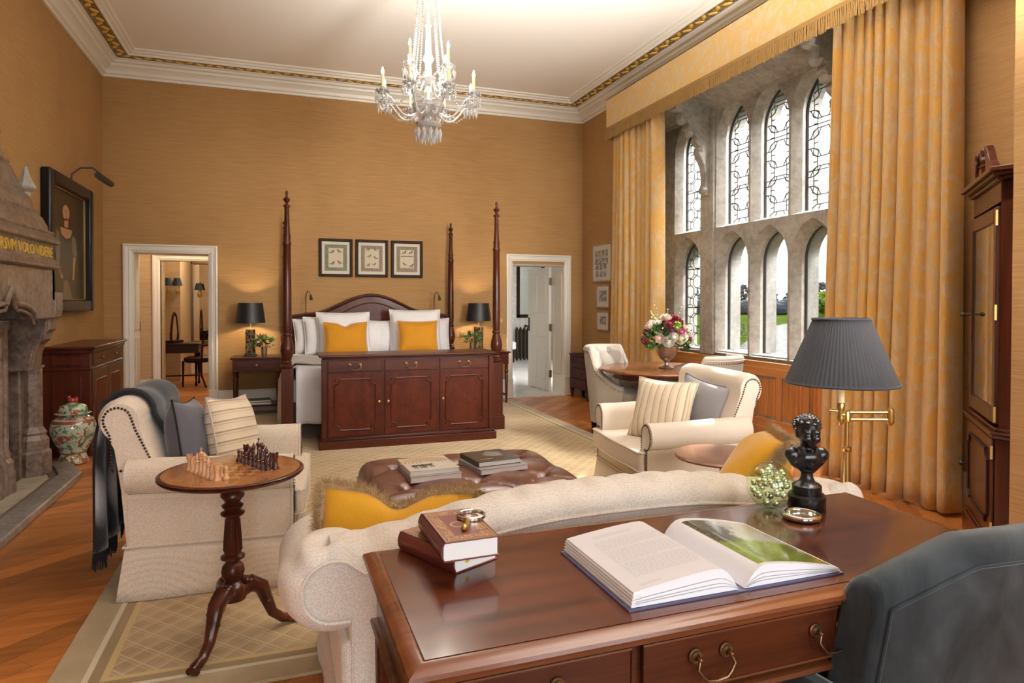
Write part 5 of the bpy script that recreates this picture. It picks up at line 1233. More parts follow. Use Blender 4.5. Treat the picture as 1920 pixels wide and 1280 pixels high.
# fur-trimmed cushions -------------------------------------------------
def furry(name,label,loc,w,h,t,rz,tilt,roll_,seed,dent=.10):
    o=pillow(name,label,'cushion',loc,w,h,t,m_goldy,rz,tilt,roll_,dent,None,'gold cushions with fur trim on the sofa',.06,seed)
    rnd=random.Random(seed); b=MB(); N=7500
    core=[]
    for k4 in range(64):
        s4=k4/16; k=int(s4); f=2*(s4-k)-1; x,y=((f,1),(1,-f),(-f,-1),(-1,f))[k]; Z=h/2*y*(1-.06*(1-x*x)*abs(y)**3)
        if dent and y>0: Z-=dent*h*math.exp(-(x/.28)**2)*y**2
        core.append((w/2*x*(1-.06*(1-y*y)*abs(x)**3),0,Z))
    b.tube(core,.017,7,closed=True)
    for i in range(N):
        s=rnd.random()*4; k=int(s); f=2*(s-k)-1; x,y=((f,1),(1,-f),(-f,-1),(-1,f))[k]
        X=w/2*x*(1-.06*(1-y*y)*abs(x)**3); Z=h/2*y*(1-.06*(1-x*x)*abs(y)**3)
        if dent and y>0: Z-=dent*h*math.exp(-(x/.28)**2)*y**2
        n2=Vector((x if abs(x)==1 else 0,0,y if abs(y)==1 else 0)); 
        d=(n2*rnd.uniform(-.1,1)+Vector((rnd.uniform(-.5,.5),rnd.uniform(-1,1),rnd.uniform(-.5,.5)))).normalized()
        L=rnd.uniform(.032,.055); p=Vector((X,rnd.uniform(-.008,.008),Z)); q=d.orthogonal().normalized(); q2=d.cross(q)
        r=.0021; droop=Vector((0,0,-.006))
        b.add([p+q*r,p-q*r*.5+q2*r,p-q*r*.5-q2*r,p+d*L+droop],[(0,1,3),(1,2,3),(2,0,3)])
    stuff(part(b,'fur_trim',m_fur,o,smooth=False)); return o
furry('fur_trimmed_cushion','gold velvet cushion with brown fur trim slumped in the left corner of the sofa',(.37,2.30,.535),.56,.42,.15,R_(-16),-.45,R_(3),21,.15)
furry('fur_trimmed_cushion.001','gold cushion with pale fur trim leaning on the right arm of the sofa',(1.90,2.32,.66),.40,.42,.22,R_(57),.62,R_(4),22,.0)
# ================================================================ DESK
dk_=thing('writing_desk','mahogany writing desk with brass-handled drawers in the foreground','desk',(1.012,1.432,0),R_(.7))
W2,D2=.81,.302
P=[(-W2,.733),(-W2,.748),(-W2+.006,.756),(-W2+.016,.760),(-W2+.040,.760)]
def moulded(b,P):   # sweep a section round the rectangle: P = (inset from edge, z)
    n=len(P); cr=[(-1,-1),(1,-1),(1,1),(-1,1)]
    vs=[(sx*(W2-o),sy*(D2-o),z) for sx,sy in cr for o,z in P]
    fs=[(k*n+i,((k+1)%4)*n+i,((k+1)%4)*n+i+1,k*n+i+1) for k in range(4) for i in range(n-1)]
    b.add(vs,fs); return b
part(MB().box(-W2+.035,-D2+.035,.735,W2-.035,D2-.035,.7598),'desk_top',m_desk,dk_,smooth=False)
part(moulded(MB(),[(.05,.722),(.012,.722),(.012,.732),(.0,.736),(-.003,.742),(0,.749),(.008,.753),(.018,.7585),(.03,.760),(.036,.7575),(.040,.7575)]),'top_edge',m_deskedge,dk_,ang=30)
part(MB().box(-W2+.03,-D2+.035,.585,W2-.03,D2-.02,.735),'apron',m_deskd,dk_,bevel=.004)
part(moulded(MB(),[(.04,.574),(.02,.574),(.014,.580),(.018,.588),(.026,.592),(.05,.592)]),'lower_bead',m_deskedge,dk_,ang=30)
for x0,x1 in ((-.76,-.362),(-.335,.300),(.327,.735)):
    d=part(MB().box(x0,-D2+.022,.605,x1,-D2+.04,.712),'drawer',m_deskd,dk_,bevel=.003)
    b=MB()
    yb=-D2+.022; b.tube([(x0,yb,.605),(x1,yb,.605),(x1,yb,.712),(x0,yb,.712)],.0035,6,closed=True); part(b,'cock_bead',m_deskedge,d)
    w=x1-x0; cs=[(x0+x1)/2] if w<.5 else [x0+.16,x1-.16]
    for c in cs:
        b=MB(); yy=-D2+.020
        for s in (-1,1):
            b.at((c+s*.038,yy,.672),rx=pi/2); b.lathe([(.0165,0),(.0165,.002),(.0145,.004),(.0125,.004),(.0115,.006),(.008,.006),(.006,.008),(.0045,.014),(.006,.018),(.004,.022),(0,.023)],16); b.T=None
        y2=yy-.018
        b.tube([(c-.038,y2,.672),(c-.045,y2-.004,.655),(c-.034,y2-.006,.640),(c-.024,y2-.006,.630),(c,y2-.006,.627),(c+.024,y2-.006,.630),(c+.034,y2-.006,.640),(c+.045,y2-.004,.655),(c+.038,y2,.672)],.0032,8)
        part(b,'drawer_handle',m_brassd,d)
for x in (-W2+.055,W2-.055,-.345,.315):
    for y in (-D2+.06,D2-.05):
        if abs(x)<.4 and y>0: pass
        b=MB(); b.taper(x,y,0,.58,.018,.018,.027,.027)
        for k in range(3):
            for s in (-1,1):
                dx=(k-1)*.013; b.cyl((x+dx*.8,y+s*.021,.06),(x+dx,y+s*.027,.55),.004,.005,6); b.cyl((x+s*.021,y+dx*.8,.06),(x+s*.027,y+dx,.55),.004,.005,6)
        b.taper(x,y,0,.05,.02,.02,.024,.024); part(b,'leg',m_deskd,dk_,smooth=False)
DZ=.760
# ---- red gilt books
def mk_gilt_cover(w,h):
    n=NT('red_gilt_binding'); x,y,z=n.sep(); v=n.vor(150,None,'DISTANCE_TO_EDGE'); q=n.noise(90,None,2,.5,2.0)
    ax=n.ma('ABSOLUTE',x); ay=n.ma('ABSOLUTE',y); e=n.ma('MINIMUM',n.ma('SUBTRACT',w/2,ax),n.ma('SUBTRACT',h/2,ay))
    pat=n.ma('MULTIPLY',n.ma('LESS_THAN',n.ma('ABSOLUTE',n.ma('SUBTRACT',q,.5)),.05),n.ma('MULTIPLY',n.ma('GREATER_THAN',e,.012),n.ma('LESS_THAN',n.ma('ADD',e,n.ma('MULTIPLY',n.ma('SUBTRACT',q,.5),.05)),.036)))
    ln=n.ma('LESS_THAN',n.ma('ABSOLUTE',n.ma('SUBTRACT',e,.008)),.0011)
    r=n.ma('SQRT',n.ma('ADD',n.ma('MULTIPLY',x,x),n.ma('MULTIPLY',y,y))); md=n.ma('LESS_THAN',n.ma('ABSOLUTE',n.ma('SUBTRACT',r,.019)),.0022)
    k=n.ma('MAXIMUM',n.ma('MAXIMUM',pat,ln),md)
    return n.set(n.mix(k,(.125,.022,.018),(.50,.31,.10)),.38,coat=.15)
m_redgilt=mk_gilt_cover(.135,.225); m_red=plain('red_binding',(.125,.022,.018),.38)
def redbook(name,label,loc,rz,w=.135,h=.225,t=.046):
    o=thing(name,label,'book',loc,R_(rz)+0,'red gilt books on the desk')
    b=MB(); c=.003
    b.box(-w/2,-h/2,0,w/2,h/2,c); b.box(-w/2,-h/2,t-c,w/2,h/2,t)
    # rounded spine on the left
    P=[(-w/2+.006*0+ (-.008)*sin(pi*i/8),t*i/8) for i in range(9)]; P2=[(x+.004,z) for x,z in P]
    b.prism(P+P2[::-1],-h/2,h/2,'xz'); part(b,'cover',m_redgilt,o,bevel=.0008,seg=1,smooth=False)
    part(MB().box(-w/2,-h/2+.004,c,w/2-.005,h/2-.004,t-c),'page_block',m_paper,o,smooth=False)
    return o
r1=redbook('gilt_book','lower red gilt-tooled book of the stacked pair, gold emblem on its page edge',(.398,1.628,DZ),25.8)
b=MB(); b.prism([(-.008,-.004),(0,-.007),(.008,-.004),(.004,.001),(.009,.006),(.002,.005),(0,.009),(-.002,.005),(-.009,.006),(-.004,.001)],-.1098,-.108,'xz'); b2=part(b,'page_emblem',m_giltflat,r1,smooth=False); b2.location=(-.03,0,.023)
redbook('gilt_book.001','upper red gilt-tooled book of the stacked pair, under the magnifying glass',(.411,1.572,DZ+.046),2)
mg=thing('magnifying_glass','gold and silver handled magnifying glass lying on the red books','magnifying glass',(.455,1.612,DZ+.092))
b=MB(); b.lathe([(.034,0),(.037,.002),(.037,.009),(.034,.011),(.031,.009),(.031,.002),(.034,0)],28); part(b,'rim',m_chrome,mg)
part(MB().sph((0,0,.0055),(.031,.031,.004),20,8),'lens',m_pane,mg)
b=MB(); dv=Vector((-.42,-.90,0)).normalized(); p0=dv*.036+Vector((0,0,.006)); b.tube([p0,p0+dv*.010,p0+dv*.014,p0+dv*.03,p0+dv*.055,p0+dv*.066,p0+dv*.070,p0+dv*.074],[.004,.004,.007,.0058,.0075,.0080,.0055,.001],12); part(b,'handle',m_brass,mg)
# ---- open book
ob=thing('open_book','large open hardback, text on the left page, green landscape photograph on the right','book',(.962,1.372,DZ),R_(.6))
BH=.345; hw=.288
part(MB().box(-hw,-BH/2,0,-.012,BH/2,.0035).box(.012,-BH/2,0,hw,BH/2,.0035).box(-.014,-BH/2,.0,.014,BH/2,.0025),'cover',plain('violet_cloth_cover',(.10,.10,.19),.5),ob,smooth=False)
def ptop(s,k):  # page surface profile, s from spine 0 to fore-edge 1; k side
    h=.052 if k<0 else .044
    return .006+h*(1-(1-min(1,s/.22))**2.2)*(1-.80*max(0,(s-.22)/.78)**1.5 if k>0 else 1-.42*max(0,(s-.22)/.78)**1.4)
m_pg_l=plain('page_white',(.83,.84,.89),.5)
def mk_photo():
    n=NT('landscape_photograph'); x,y,z=n.sep(); a=n.noise(60,None,4,.65); f=n.noise(16,None,3)
    col=n.ramp(a,[(.35,(.012,.012,.004)),(.5,(.06,.05,.018)),(.65,(.17,.13,.04))])
    g=n.ramp(f,[(.35,(.12,.19,.012)),(.65,(.28,.36,.04))])
    edge=n.ma('MULTIPLY_ADD',n.ma('SUBTRACT',f,.5),.06,n.ma('MULTIPLY_ADD',y,-1.0,-.03))
    col=n.mix(n.ramp(n.ma('ADD',edge,n.ma('MULTIPLY_ADD',x,.18,.5)),[(.49,(0,0,0)),(.515,(1,1,1))]),col,g)
    sky=n.ramp(n.ma('ADD',n.ma('MULTIPLY_ADD',x,1.0,.0),n.ma('MULTIPLY_ADD',n.ma('SUBTRACT',f,.5),.12,.37)),[(.505,(0,0,0)),(.53,(1,1,1))])
    up=n.ramp(n.ma('ADD',y,.5),[(.47,(0,0,0)),(.5,(1,1,1))])
    col=n.mix(n.ma('MULTIPLY',sky,up),col,(.62,.64,.60)); return n.set(col,.18,coat=.5)
for k in (-1,1):
    b=MB(); N=20; prof=[(k*(.010+(hw-.024)*i/N),ptop(i/N,k)) for i in range(N+1)]
    off=.012
    poly=prof+[(k*(hw-.008),.0045),(k*.04,.0045),(k*.008,.004)]
    b.prism(poly,-BH/2+.006,BH/2-.006,'xz'); pgb=part(b,'page_block_left' if 0 else 'page_block',m_pg_l,ob,ang=40)
    # page edges drawn as thin raised leaves along the fore edge
    e=MB()
    for i in range(9):
        f=i/9; z=.006+(ptop(1,k)-.006)*f; xx=k*(hw-.008-.006*f+(.002 if i%2 else 0)); e.box(min(xx,xx-k*.02),-BH/2+.004,z,max(xx,xx-k*.02),BH/2-.004,z+.0010)
    part(e,'leaf_edge',m_paper,ob,smooth=False)
    # curled lower leaves at the near edge
    c=MB()
    for j,(hh,mat_i) in enumerate(((.62,0),(.40,1),(.25,0))):
        pts=[(k*(.012+(hw-.03)*i/16),.005+ptop(i/16,k)*hh*(1-.2*(i/16))*.9) for i in range(17)]
        c.add([(x,-BH/2+.0035,z) for x,z in pts]+[(x,-BH/2+.0035,z+.0012) for x,z in pts],[(i,i+1,18+i,17+i) for i in range(16)],0)
    part(c,'leaf_curl',plain('page_edge_grey',(.45,.45,.45),.6) if 'page_edge_grey' not in bpy.data.materials else bpy.data.materials['page_edge_grey'],ob,smooth=False)  # lower leaf edges in plain grey
    if k<0:
        t=MB(); rnd=random.Random(4)
        def line(y,s0,s1,th=.0016):
            n=6; vs=[]
            for i in range(n+1):
                s=s0+(s1-s0)*i/n; vs+=[(-(.010+(hw-.024)*s),y-th/2,ptop(s,-1)+.0004),(-(.010+(hw-.024)*s),y+th/2,ptop(s,-1)+.0004)]
            t.add(vs,[(2*i,2*i+1,2*i+3,2*i+2) for i in range(n)])
        for i in range(3): line(.130-i*.006,.40,.80,.0013)
        for i in range(34):
            y=.095-i*.0062
            if i in (9,21): continue
            s=.86
            while s>.20:
                L=rnd.uniform(.02,.06); 
                if s-L<.16: break
                if not(i in (8,20) and s<.5): line(y,s,s-L,.0013)
                s-=L+.012
        for i in range(2): line(-.145-i*.005,.7,.9,.0012)
        pt_=part(t,'page_text',plain('faint_print',(.60,.60,.61),.7),ob,smooth=False)
        stuff(pt_)
    else:
        g=MB(); n=14; s0,s1=.17,.97
        def ph(u,v): s=s0+(s1-s0)*u; return (.010+(hw-.024)*s,-.155+.30*v,ptop(s,1)+.0006)
        g.grid(ph,n,2); part(g,'page_photograph',mk_photo(),ob,ang=80)
# ---- glass sphere with bubbles
gs=thing('glass_sphere','clear green-tinted glass sphere full of air bubbles on the far right of the desk','paperweight',(1.435,1.665,DZ))
R0=.072
def mk_gl2():
    n=NT('sea_green_glass'); t=n.n.new('ShaderNodeBsdfTransparent'); t.inputs[0].default_value=(.86,.94,.74,1); g=n.n.new('ShaderNodeBsdfGlossy'); g.inputs['Roughness'].default_value=.02
    f=n.n.new('ShaderNodeLayerWeight'); f.inputs[0].default_value=.35; x=n.n.new('ShaderNodeMixShader'); gm=n.n.new('ShaderNodeNewGeometry'); n.lk(n.ma('MULTIPLY',n.ma('MULTIPLY_ADD',f.outputs[0],.75,.04),n.ma('SUBTRACT',1.0,gm.outputs['Backfacing'])),x.inputs[0]); n.lk(t.outputs[0],x.inputs[1]); n.lk(g.outputs[0],x.inputs[2]); n.lk(x.outputs[0],n.n['Material Output'].inputs[0]); return n.m
m_gl2=mk_gl2()
m_bub=NT('bubble_silver').set((.95,1,.88),.06,metal=.8)
part(MB().sph((0,0,R0),R0,40,24),'glass_body',m_gl2,gs,ang=180)
b=MB(); rnd=random.Random(12); pts=[]
while len(pts)<30:
    v=Vector((rnd.gauss(0,1),rnd.gauss(0,1),rnd.gauss(0,1))).normalized()*rnd.uniform(.40,.80)*R0; r=rnd.uniform(.008,.0150)
    if all((v-p).length>(r+q)*.98 for p,q in pts) and v.length+r<R0*.93: pts.append((v,r))
for v,r in pts: b.sph((v.x,v.y,R0+v.z),r,12,8)
stuff(part(b,'air_bubble',m_bub,gs))
# ---- ring magnifier
rg=thing('ring_magnifier','low silver-rimmed round desk magnifier beside the black bust','paperweight',(1.452,1.552,DZ))
part(MB().lathe([(.040,0),(.050,.002),(.056,.009),(.054,.017),(.047,.020),(.043,.018),(.042,.012),(.042,.004),(.040,0)],40),'metal_rim',m_chrome,rg,ang=60)
part(MB().sph((0,0,.010),(.0425,.0425,.007),28,8),'lens',m_pane,rg)
# ---- bust
bu=thing('bronze_bust','small black bronze bust of a curly-haired child on a stepped round socle','statuette',(1.545,1.63,DZ),R_(-22)); bu.scale=(.82,.82,1.0)
part(MB().lathe([(.066,0),(.068,.003),(.068,.04),(.062,.047),(.052,.048),(.053,.052),(.053,.072),(.045,.078),(.030,.084),(.022,.098),(.022,.112),(.030,.118),(.030,.124),(0,.124)],24),'socle',m_bronze,bu,ang=40)
h=MB()
h.sph((0,.004,.153),(.070,.040,.038),20,12)
for q in (-.053,.053): h.sph((q,.004,.166),(.030,.027,.024),12,10)
h.sph((0,.004,.183),(.046,.024,.018),14,10); h.sph((0,-.014,.160),(.045,.028,.026),12,8); h.taper(0,.004,.110,.148,.022,.018,.060,.030)
h.cyl((0,.004,.17),(.002,-.002,.222),.024,.022,12)
def hs(c,r,nu=12,nv=8): k=1.30; h.sph((.002+(c[0]-.002)*k,-.002+(c[1]+.002)*k,.238+(c[2]-.240)*k),tuple(q*k for q in r),nu,nv)
hs((.002,-.006,.240),(.029,.034,.038),16,12); hs((.002,.004,.252),(.036,.036,.031),14,10)
hs((.002,-.030,.218),(.014,.012,.012)); hs((.002,-.042,.233),(.0055,.007,.009)); hs((.002,-.038,.240),(.004,.006,.010))
for q in (-.012,.016): hs((q,-.033,.243),(.010,.006,.006)); hs((q,-.034,.228),(.010,.008,.009))
hs((-.028,.0,.236),(.006,.009,.012)); hs((.032,.0,.236),(.006,.009,.012))
hs((.002,-.039,.223),(.009,.005,.003)); hs((.002,-.038,.2185),(.007,.005,.003))
o=part(h,'bust_figure',m_bronze,bu); m=o.modifiers.new('remesh','REMESH'); m.mode='VOXEL'; m.voxel_size=.0028; m.use_smooth_shade=True
m=o.modifiers.new('soft','SMOOTH'); m.factor=.5; m.iterations=7
b=MB(); rnd=random.Random(2)
for i in range(120):
    a=rnd.uniform(0,2*pi); e=rnd.uniform(-.25,1.5); d=Vector((cos(a)*cos(e),sin(a)*cos(e),sin(e)))
    if d.y<-.35 and d.z<.35: continue
    p=Vector((.002+d.x*.046,.006+d.y*.047,.253+d.z*.036)); b.sph(p,(rnd.uniform(.007,.011),rnd.uniform(.007,.011),rnd.uniform(.004,.007)),7,5)
stuff(part(b,'curls',m_bronze,bu))
b=MB()
for s in (-1,1):
    b.prism([(s*.006,.128),(s*.018,.150),(s*.034,.186),(s*.022,.196),(s*.012,.170),(0,.132)],-.034,-.022,'xz')
b.tube([(-.030,-.020,.190),(-.012,-.032,.165),(0,-.036,.140)],.004,6); b.tube([(.030,-.020,.190),(.012,-.032,.165),(0,-.036,.140)],.004,6)
part(b,'lapel',m_bronze,bu,bevel=.002)
# ================================================================ DESK CHAIR (velvet, seen from behind)
dc=thing('desk_chair','grey velvet tub desk chair with a curved piped back, in the right foreground','chair',(1.53,1.0,0),R_(-3))
def ctop(x):
    a=min(1,abs(x)/.345); return .898-.012*a*a-.09*max(0,(a-.38)/.62)**1.15
def cback(x,y,z):   # flare outwards lower down, wrap the ends forward
    w=1+.36*max(0,(.80-z)); return (x*w,y+.36*x*x-.10*(z-.6),z)
NX=40
def sect(u,v):
    x=(u*2-1)*.345; zt=ctop(x); th=.105; zl=.30; r=th/2
    if v<.42: return cback(x,0,zl+(zt-r-zl)*v/.42)
    if v>.58: return cback(x,th,zl+(zt-r-zl)*(1-v)/.42)
    t=(v-.42)/.16*pi; return cback(x,r-r*cos(t),zt-r+r*sin(t))
b=MB(); b.grid(sect,NX,44,flip=True)
for e in (0,1): b.add([sect(e,j/44) for j in range(45)],[tuple(range(45)) if e else tuple(range(44,-1,-1))])
bk=part(b,'tub_back',m_velvet,dc,ang=50,weld=True,bevel=.016,seg=3)
w=MB(); e=.92
L=[Vector(cback(-.345*e,-.002,z)) for z in (.32,.45,.6,.70)]+[Vector(cback(-.345*e+.345*2*e*i/30,-.002,ctop(-.345*e+.345*2*e*i/30)-.058)) for i in range(31)]+[Vector(cback(.345*e,-.002,z)) for z in (.70,.6,.45,.32)]
w.tube(L,.0045,6); part(w,'back_piping',m_velvet,bk)
def seatP(k): return [(-.33*k,.09),(.33*k,.09),(.36*k,.40),(.33*k,.53*k),(0,.56*k),(-.33*k,.53*k),(-.36*k,.40)]
part(MB().prism(seatP(1),.36,.485,'xy'),'seat',m_velvet,dc,bevel=.04,seg=4)
part(MB().prism(seatP(.96),.27,.37,'xy'),'seat_rail',m_velvet,dc,bevel=.02)
for sx in (-1,1):
    P=[]
    def armf(u,v):
        y=.10+.28*u; x=.415+.05*u; zt=.565-.03*u*u; t=2*pi*v
        return (sx*(x+.045*cos(t)*(1-.5*max(0,u-.8)/.2)),y+(.02*abs(sin(t)) if u>.9 else 0),(zt+.30)/2+(zt-.30)/2*max(-1,min(1,1.25*sin(t))))
    b=MB(); b.grid(armf,10,24,cv=True,flip=(sx<0)); b.add([armf(1,j/24) for j in range(24)],[tuple(range(24)) if sx>0 else tuple(range(23,-1,-1))]); part(b,'arm',m_velvet,dc,ang=60,weld=True)
for x,y in ((-.25,.44),(.25,.44),(-.22,.10),(.22,.10)): part(MB().taper(x,y,0,.29,.014,.014,.024,.024),'leg',m_dark,dc)
# ================================================================ DINING CORNER
dt=thing('round_table','round polished wooden table on a pedestal between the two tub chairs','table',(3.64,5.78,0))
part(MB().lathe([(0,.70),(.58,.70),(.63,.712),(.642,.724),(.636,.736),(.62,.74),(0,.74)],56),'table_top',m_walnut,dt)
part(MB().lathe([(.50,.64),(.50,.70)],40),'frieze',m_mah_x,dt)
part(MB().lathe([(.07,.14),(.085,.18),(.06,.24),(.045,.34),(.05,.50),(.065,.58),(.05,.64),(.12,.66),(.12,.70)],20),'pedestal',m_mah_z,dt)
for k in range(4): a=k*pi/2+.5; part(MB().tube([(.04*cos(a),.04*sin(a),.22),(.20*cos(a),.20*sin(a),.19),(.36*cos(a),.36*sin(a),.07),(.44*cos(a),.44*sin(a),.025)],[.035,.032,.024,.022],8),'leg',m_mah_x,dt)
m_tubin=cloth('tub_chair_linen',(.42,.38,.325),(.50,.45,.385),320,.25)
def tubchair(name,label,loc,rz):
    t=thing(name,label,'chair',loc,rz,'tufted tub chairs at the round table')
    def outer(u,v,off=0):
        a=(u-.5)*2; g=a*1.95; r=.30+off+.05*v
        x=r*sin(g)*1.02; y=-r*cos(g)*1.0
        if abs(a)>.8: y+=.10*(abs(a)-.8)/.2
        aa=abs(a); ss=lambda p,q,t:(lambda m:m*m*(3-2*m))(min(1,max(0,(t-p)/(q-p))))
        top=.94-.01*aa-.23*ss(.56,.74,aa)-.17*ss(.70,1.0,aa)
        if aa>.5 and aa<.8: pass
        return (x,y-.05*v*cos(g),.14+(top-.14)*v)
    def shell(u,v):
        if v<.38: return outer(u,v/.38*.965)
        if v>.58:
            w=(1-v)/.42*.965; p=outer(u,w,-.085)
            f,bt=tuft(u,w,12,4.4,.3,.012); k=min(1,max(0,(w-.30)/.06))*min(1,(1-abs(u-.5)*2)/.1); d=(.040*f-.045*bt)*k
            n=Vector((p[0],p[1],0)).normalized(); return (p[0]-n.x*d,p[1]-n.y*d,p[2])
        s=(v-.38)/.20*pi; p=outer(u,.965); q=outer(u,.965,-.085); c=[(p[i]+q[i])/2 for i in range(3)]; h=[(p[i]-q[i])/2 for i in range(3)]
        return (c[0]+h[0]*cos(s),c[1]+h[1]*cos(s),c[2]+.030*sin(s))
    b=MB(); b.grid(shell,84,64,flip=True)
    for e in (0,1): vs=[shell(e,j/64) for j in range(65)]; b.add(vs,[tuple(range(65)) if e else tuple(range(64,-1,-1))])
    bk=part(b,'tufted_shell',m_tubin,t,ang=70)
    tb=MB()
    for p_ in range(-8,9):
        for q_ in range(-8,9):
            u=(p_+q_)/12; w=(p_-q_)/4.4
            if .12<u<.88 and .33<w<.93: o_=Vector(outer(u,w,-.088)); tb.sph(o_,(.011,.011,.009),7,5)
    part(tb,'tuft_button',m_oat,bk)
    w=MB(); L=[Vector(outer(i/60,.95,.004)) for i in range(61)]; w.tube(L,.005,5); part(w,'piping',m_oat,bk)
    nb=MB(); 
    for i in range(61):
        p=Vector(outer(i/60,.92,.006)); nb.sph(p,.005,5,4)
    stuff(part(nb,'nailhead_trim',m_nail,bk,smooth=False))
    P=[(.245*sin(g),-.245*cos(g)) for g in [(-1.9+3.8*i/20) for i in range(21)]]+[(.22,.28),(-.22,.28)]
    part(MB().prism(P,.34,.47,'xy'),'seat_cushion',m_tubin,t,bevel=.035,seg=4)
    part(MB().prism([(x*1.06,y*1.03) for x,y in P],.16,.34,'xy'),'seat_base',m_tubin,t,bevel=.015)
    for x,y in ((-.2,.22),(.2,.22),(-.18,-.2),(.18,-.2)): part(MB().taper(x,y,0,.17,.014,.014,.024,.024),'leg',m_dark,t)
    return t
tubchair('tub_chair','oatmeal tub chair with button-tufted inside, at the left of the round table',(3.39,6.24,0),R_(-150)).scale=(.98,.98,1)
tubchair('tub_chair.001','oatmeal tub chair with its back to the camera, right of the round table',(3.57,5.03,0),R_(30)).scale=(.92,.92,1)
# urn and bouquet
ur=thing('flower_urn','silvered footed urn holding the large bouquet on the round table','urn',(3.63,5.70,.74))
part(MB().lathe([(.075,0),(.078,.012),(.05,.022),(.026,.035),(.022,.06),(.030,.068),(.03,.074),(.06,.095),(.098,.15),(.112,.205),(.118,.225),(.11,.226),(.1,.2),(.0,.19)],28),'urn_body',bpy.data.materials['mercury_glass'],ur,ang=50)
bq=thing('bouquet','large bouquet of white, blush, plum and burgundy flowers in the urn on the round table','flowers',(3.63,5.70,.74+.22))
foliage(bq,(0,0,.06),(.19,.19,.15),240,.075)
rnd=random.Random(31); cols=['blush','white','plum','cream','burgundy','white','blush','green','pink','white','burgundy','plum']
done=[]
while len(done)<44:
    a=rnd.uniform(0,2*pi); e=rnd.uniform(-.18,1.5); d=Vector((cos(a)*cos(e),sin(a)*cos(e),sin(e))); p=Vector((d.x*.205,d.y*.205,.07+d.z*.20))*rnd.uniform(.94,1.07)
    if any((p-q).length<.052 for q in done): continue
    done.append(p); i=len(done); blossom(cols[i%12],p,rnd.choice((.040,.052,.062)),bq,d,4 if i%3 else 3)
for k in range(5):
    a=rnd.uniform(0,6.28); b=MB(); p0=Vector((.08*cos(a),.08*sin(a),.2)); p1=Vector((.16*cos(a),.16*sin(a),.33+.02*k)); b.tube([p0,p1],.003,4,mi=0)
    for j in range(5): q=p0+(p1-p0)*(.4+.15*j); b.sph(q+Vector((rnd.uniform(-.012,.012),rnd.uniform(-.012,.012),0)),.008,5,4,mi=1)
    b.build('blossom_spray',[m_leafs[1],m_pet['cream']],bq)
b=MB()
for k in range(7): a=k*.9; b.tube([(0,0,-.05),(.10*cos(a),.10*sin(a),.10)],.004,5)
part(b,'stem',m_leafs[2],bq)
# ================================================================ SMALL ROUND SIDE TABLE
st=thing('side_table','small round mahogany tripod table between the sofa and the right armchair','table',(2.24,2.96,0))
part(MB().lathe([(0,.56),(.23,.56),(.255,.568),(.26,.578),(.252,.585),(.23,.586),(0,.586)],40),'table_top',m_walnut,st)
part(MB().lathe([(.03,.10),(.035,.14),(.022,.2),(.018,.3),(.03,.36),(.018,.40),(.02,.54),(.05,.56)],16),'column',m_mah_z,st)
for k in range(3): a=k*2*pi/3+.4; part(MB().tube([(.02*cos(a),.02*sin(a),.16),(.12*cos(a),.12*sin(a),.14),(.2*cos(a),.2*sin(a),.04),(.24*cos(a),.24*sin(a),.028)],[.02,.018,.013,.014],8),'leg',m_mah_x,st)
# ================================================================ SWING-ARM FLOOR LAMP
fl=thing('floor_lamp','brass swing-arm floor lamp with a charcoal pleated shade, in front of the right curtain','floor lamp',(2.455,2.35,0))
part(MB().lathe([(.13,0),(.135,.012),(.12,.022),(.03,.03),(.016,.05)],28),'base',m_brass,fl)
part(MB().cyl((0,0,.03),(0,0,.72),.0155,n=14),'pole',m_brass,fl)
b=MB(); b.lathe([(.019,.715),(.022,.72),(.022,.735),(.012,.742)],14); b.cyl((0,0,.74),(0,0,.86),.011); b.lathe([(.014,.85),(.018,.855),(.018,.885),(.014,.90)],14); part(b,'telescopic_rod',m_brass,fl)
ax=Vector((cos(.34),-sin(.34),0))
b=MB(); e=ax*.20
for z,r in ((.895,.008),(.862,.008)): b.cyl(Vector((0,0,z)),e+Vector((0,0,z)),r,n=10)
b.lathe([(.004,-.03),(.014,-.02),(.017,-.012),(.017,.045),(.010,.052),(.002,.056)],12,(e.x,e.y,.862)); part(b,'swing_arm',m_brass,fl)
c=Vector((-.028*ax.x,-.028*ax.y,0))
b=MB(); b.lathe([(.006,.835),(.013,.85),(.016,.87),(.012,.89),(.016,.905),(.017,.935),(.014,.94)],14,(c.x,c.y,0)); b.cyl(Vector((0,0,.885)),c+Vector((0,0,.885)),.012); b.cyl(c+Vector((0,0,.90)),c-ax*.045+Vector((0,0,.905)),.005); b.sph(c-ax*.05+Vector((0,0,.905)),.008,8,6); part(b,'arm_knuckle',m_brass,fl)
part(MB().cyl((c.x,c.y,.94),(c.x,c.y,1.06),.016,n=14),'candle_tube',m_cand,fl)
b=MB(); n=150
def shp(r,z): 
    return [((r*(1+.011*(k%2)))*cos(2*pi*k/n)+c.x,(r*(1+.011*(k%2)))*sin(2*pi*k/n)+c.y,z) for k in range(n)]
P=[(.236,1.035),(.178,1.18),(.120,1.322)]
vs=[]; fs=[]
for r,z in P: vs+=shp(r,z)
for i in range(2):
    for k in range(n): k2=(k+1)%n; fs.append((i*n+k,i*n+k2,(i+1)*n+k2,(i+1)*n+k))
b.add(vs,fs); sh=part(b,'lamp_shade',m_shade,fl,smooth=False); m=sh.modifiers.new('t','SOLIDIFY'); m.thickness=.003; m.offset=-1
for r,z in ((.239,1.032),(.122,1.324)): b=MB(); b.tube([(r*cos(2*pi*k/48)+c.x,r*sin(2*pi*k/48)+c.y,z) for k in range(48)],.0065,6,closed=True); part(b,'shade_trim',m_shade,sh)
b=MB(); b.lathe([(.232,1.035),(.117,1.322)],48,(c.x,c.y,0),cap=False); part(b,'shade_lining',plain('shade_lining',(.78,.75,.70),.8),sh)
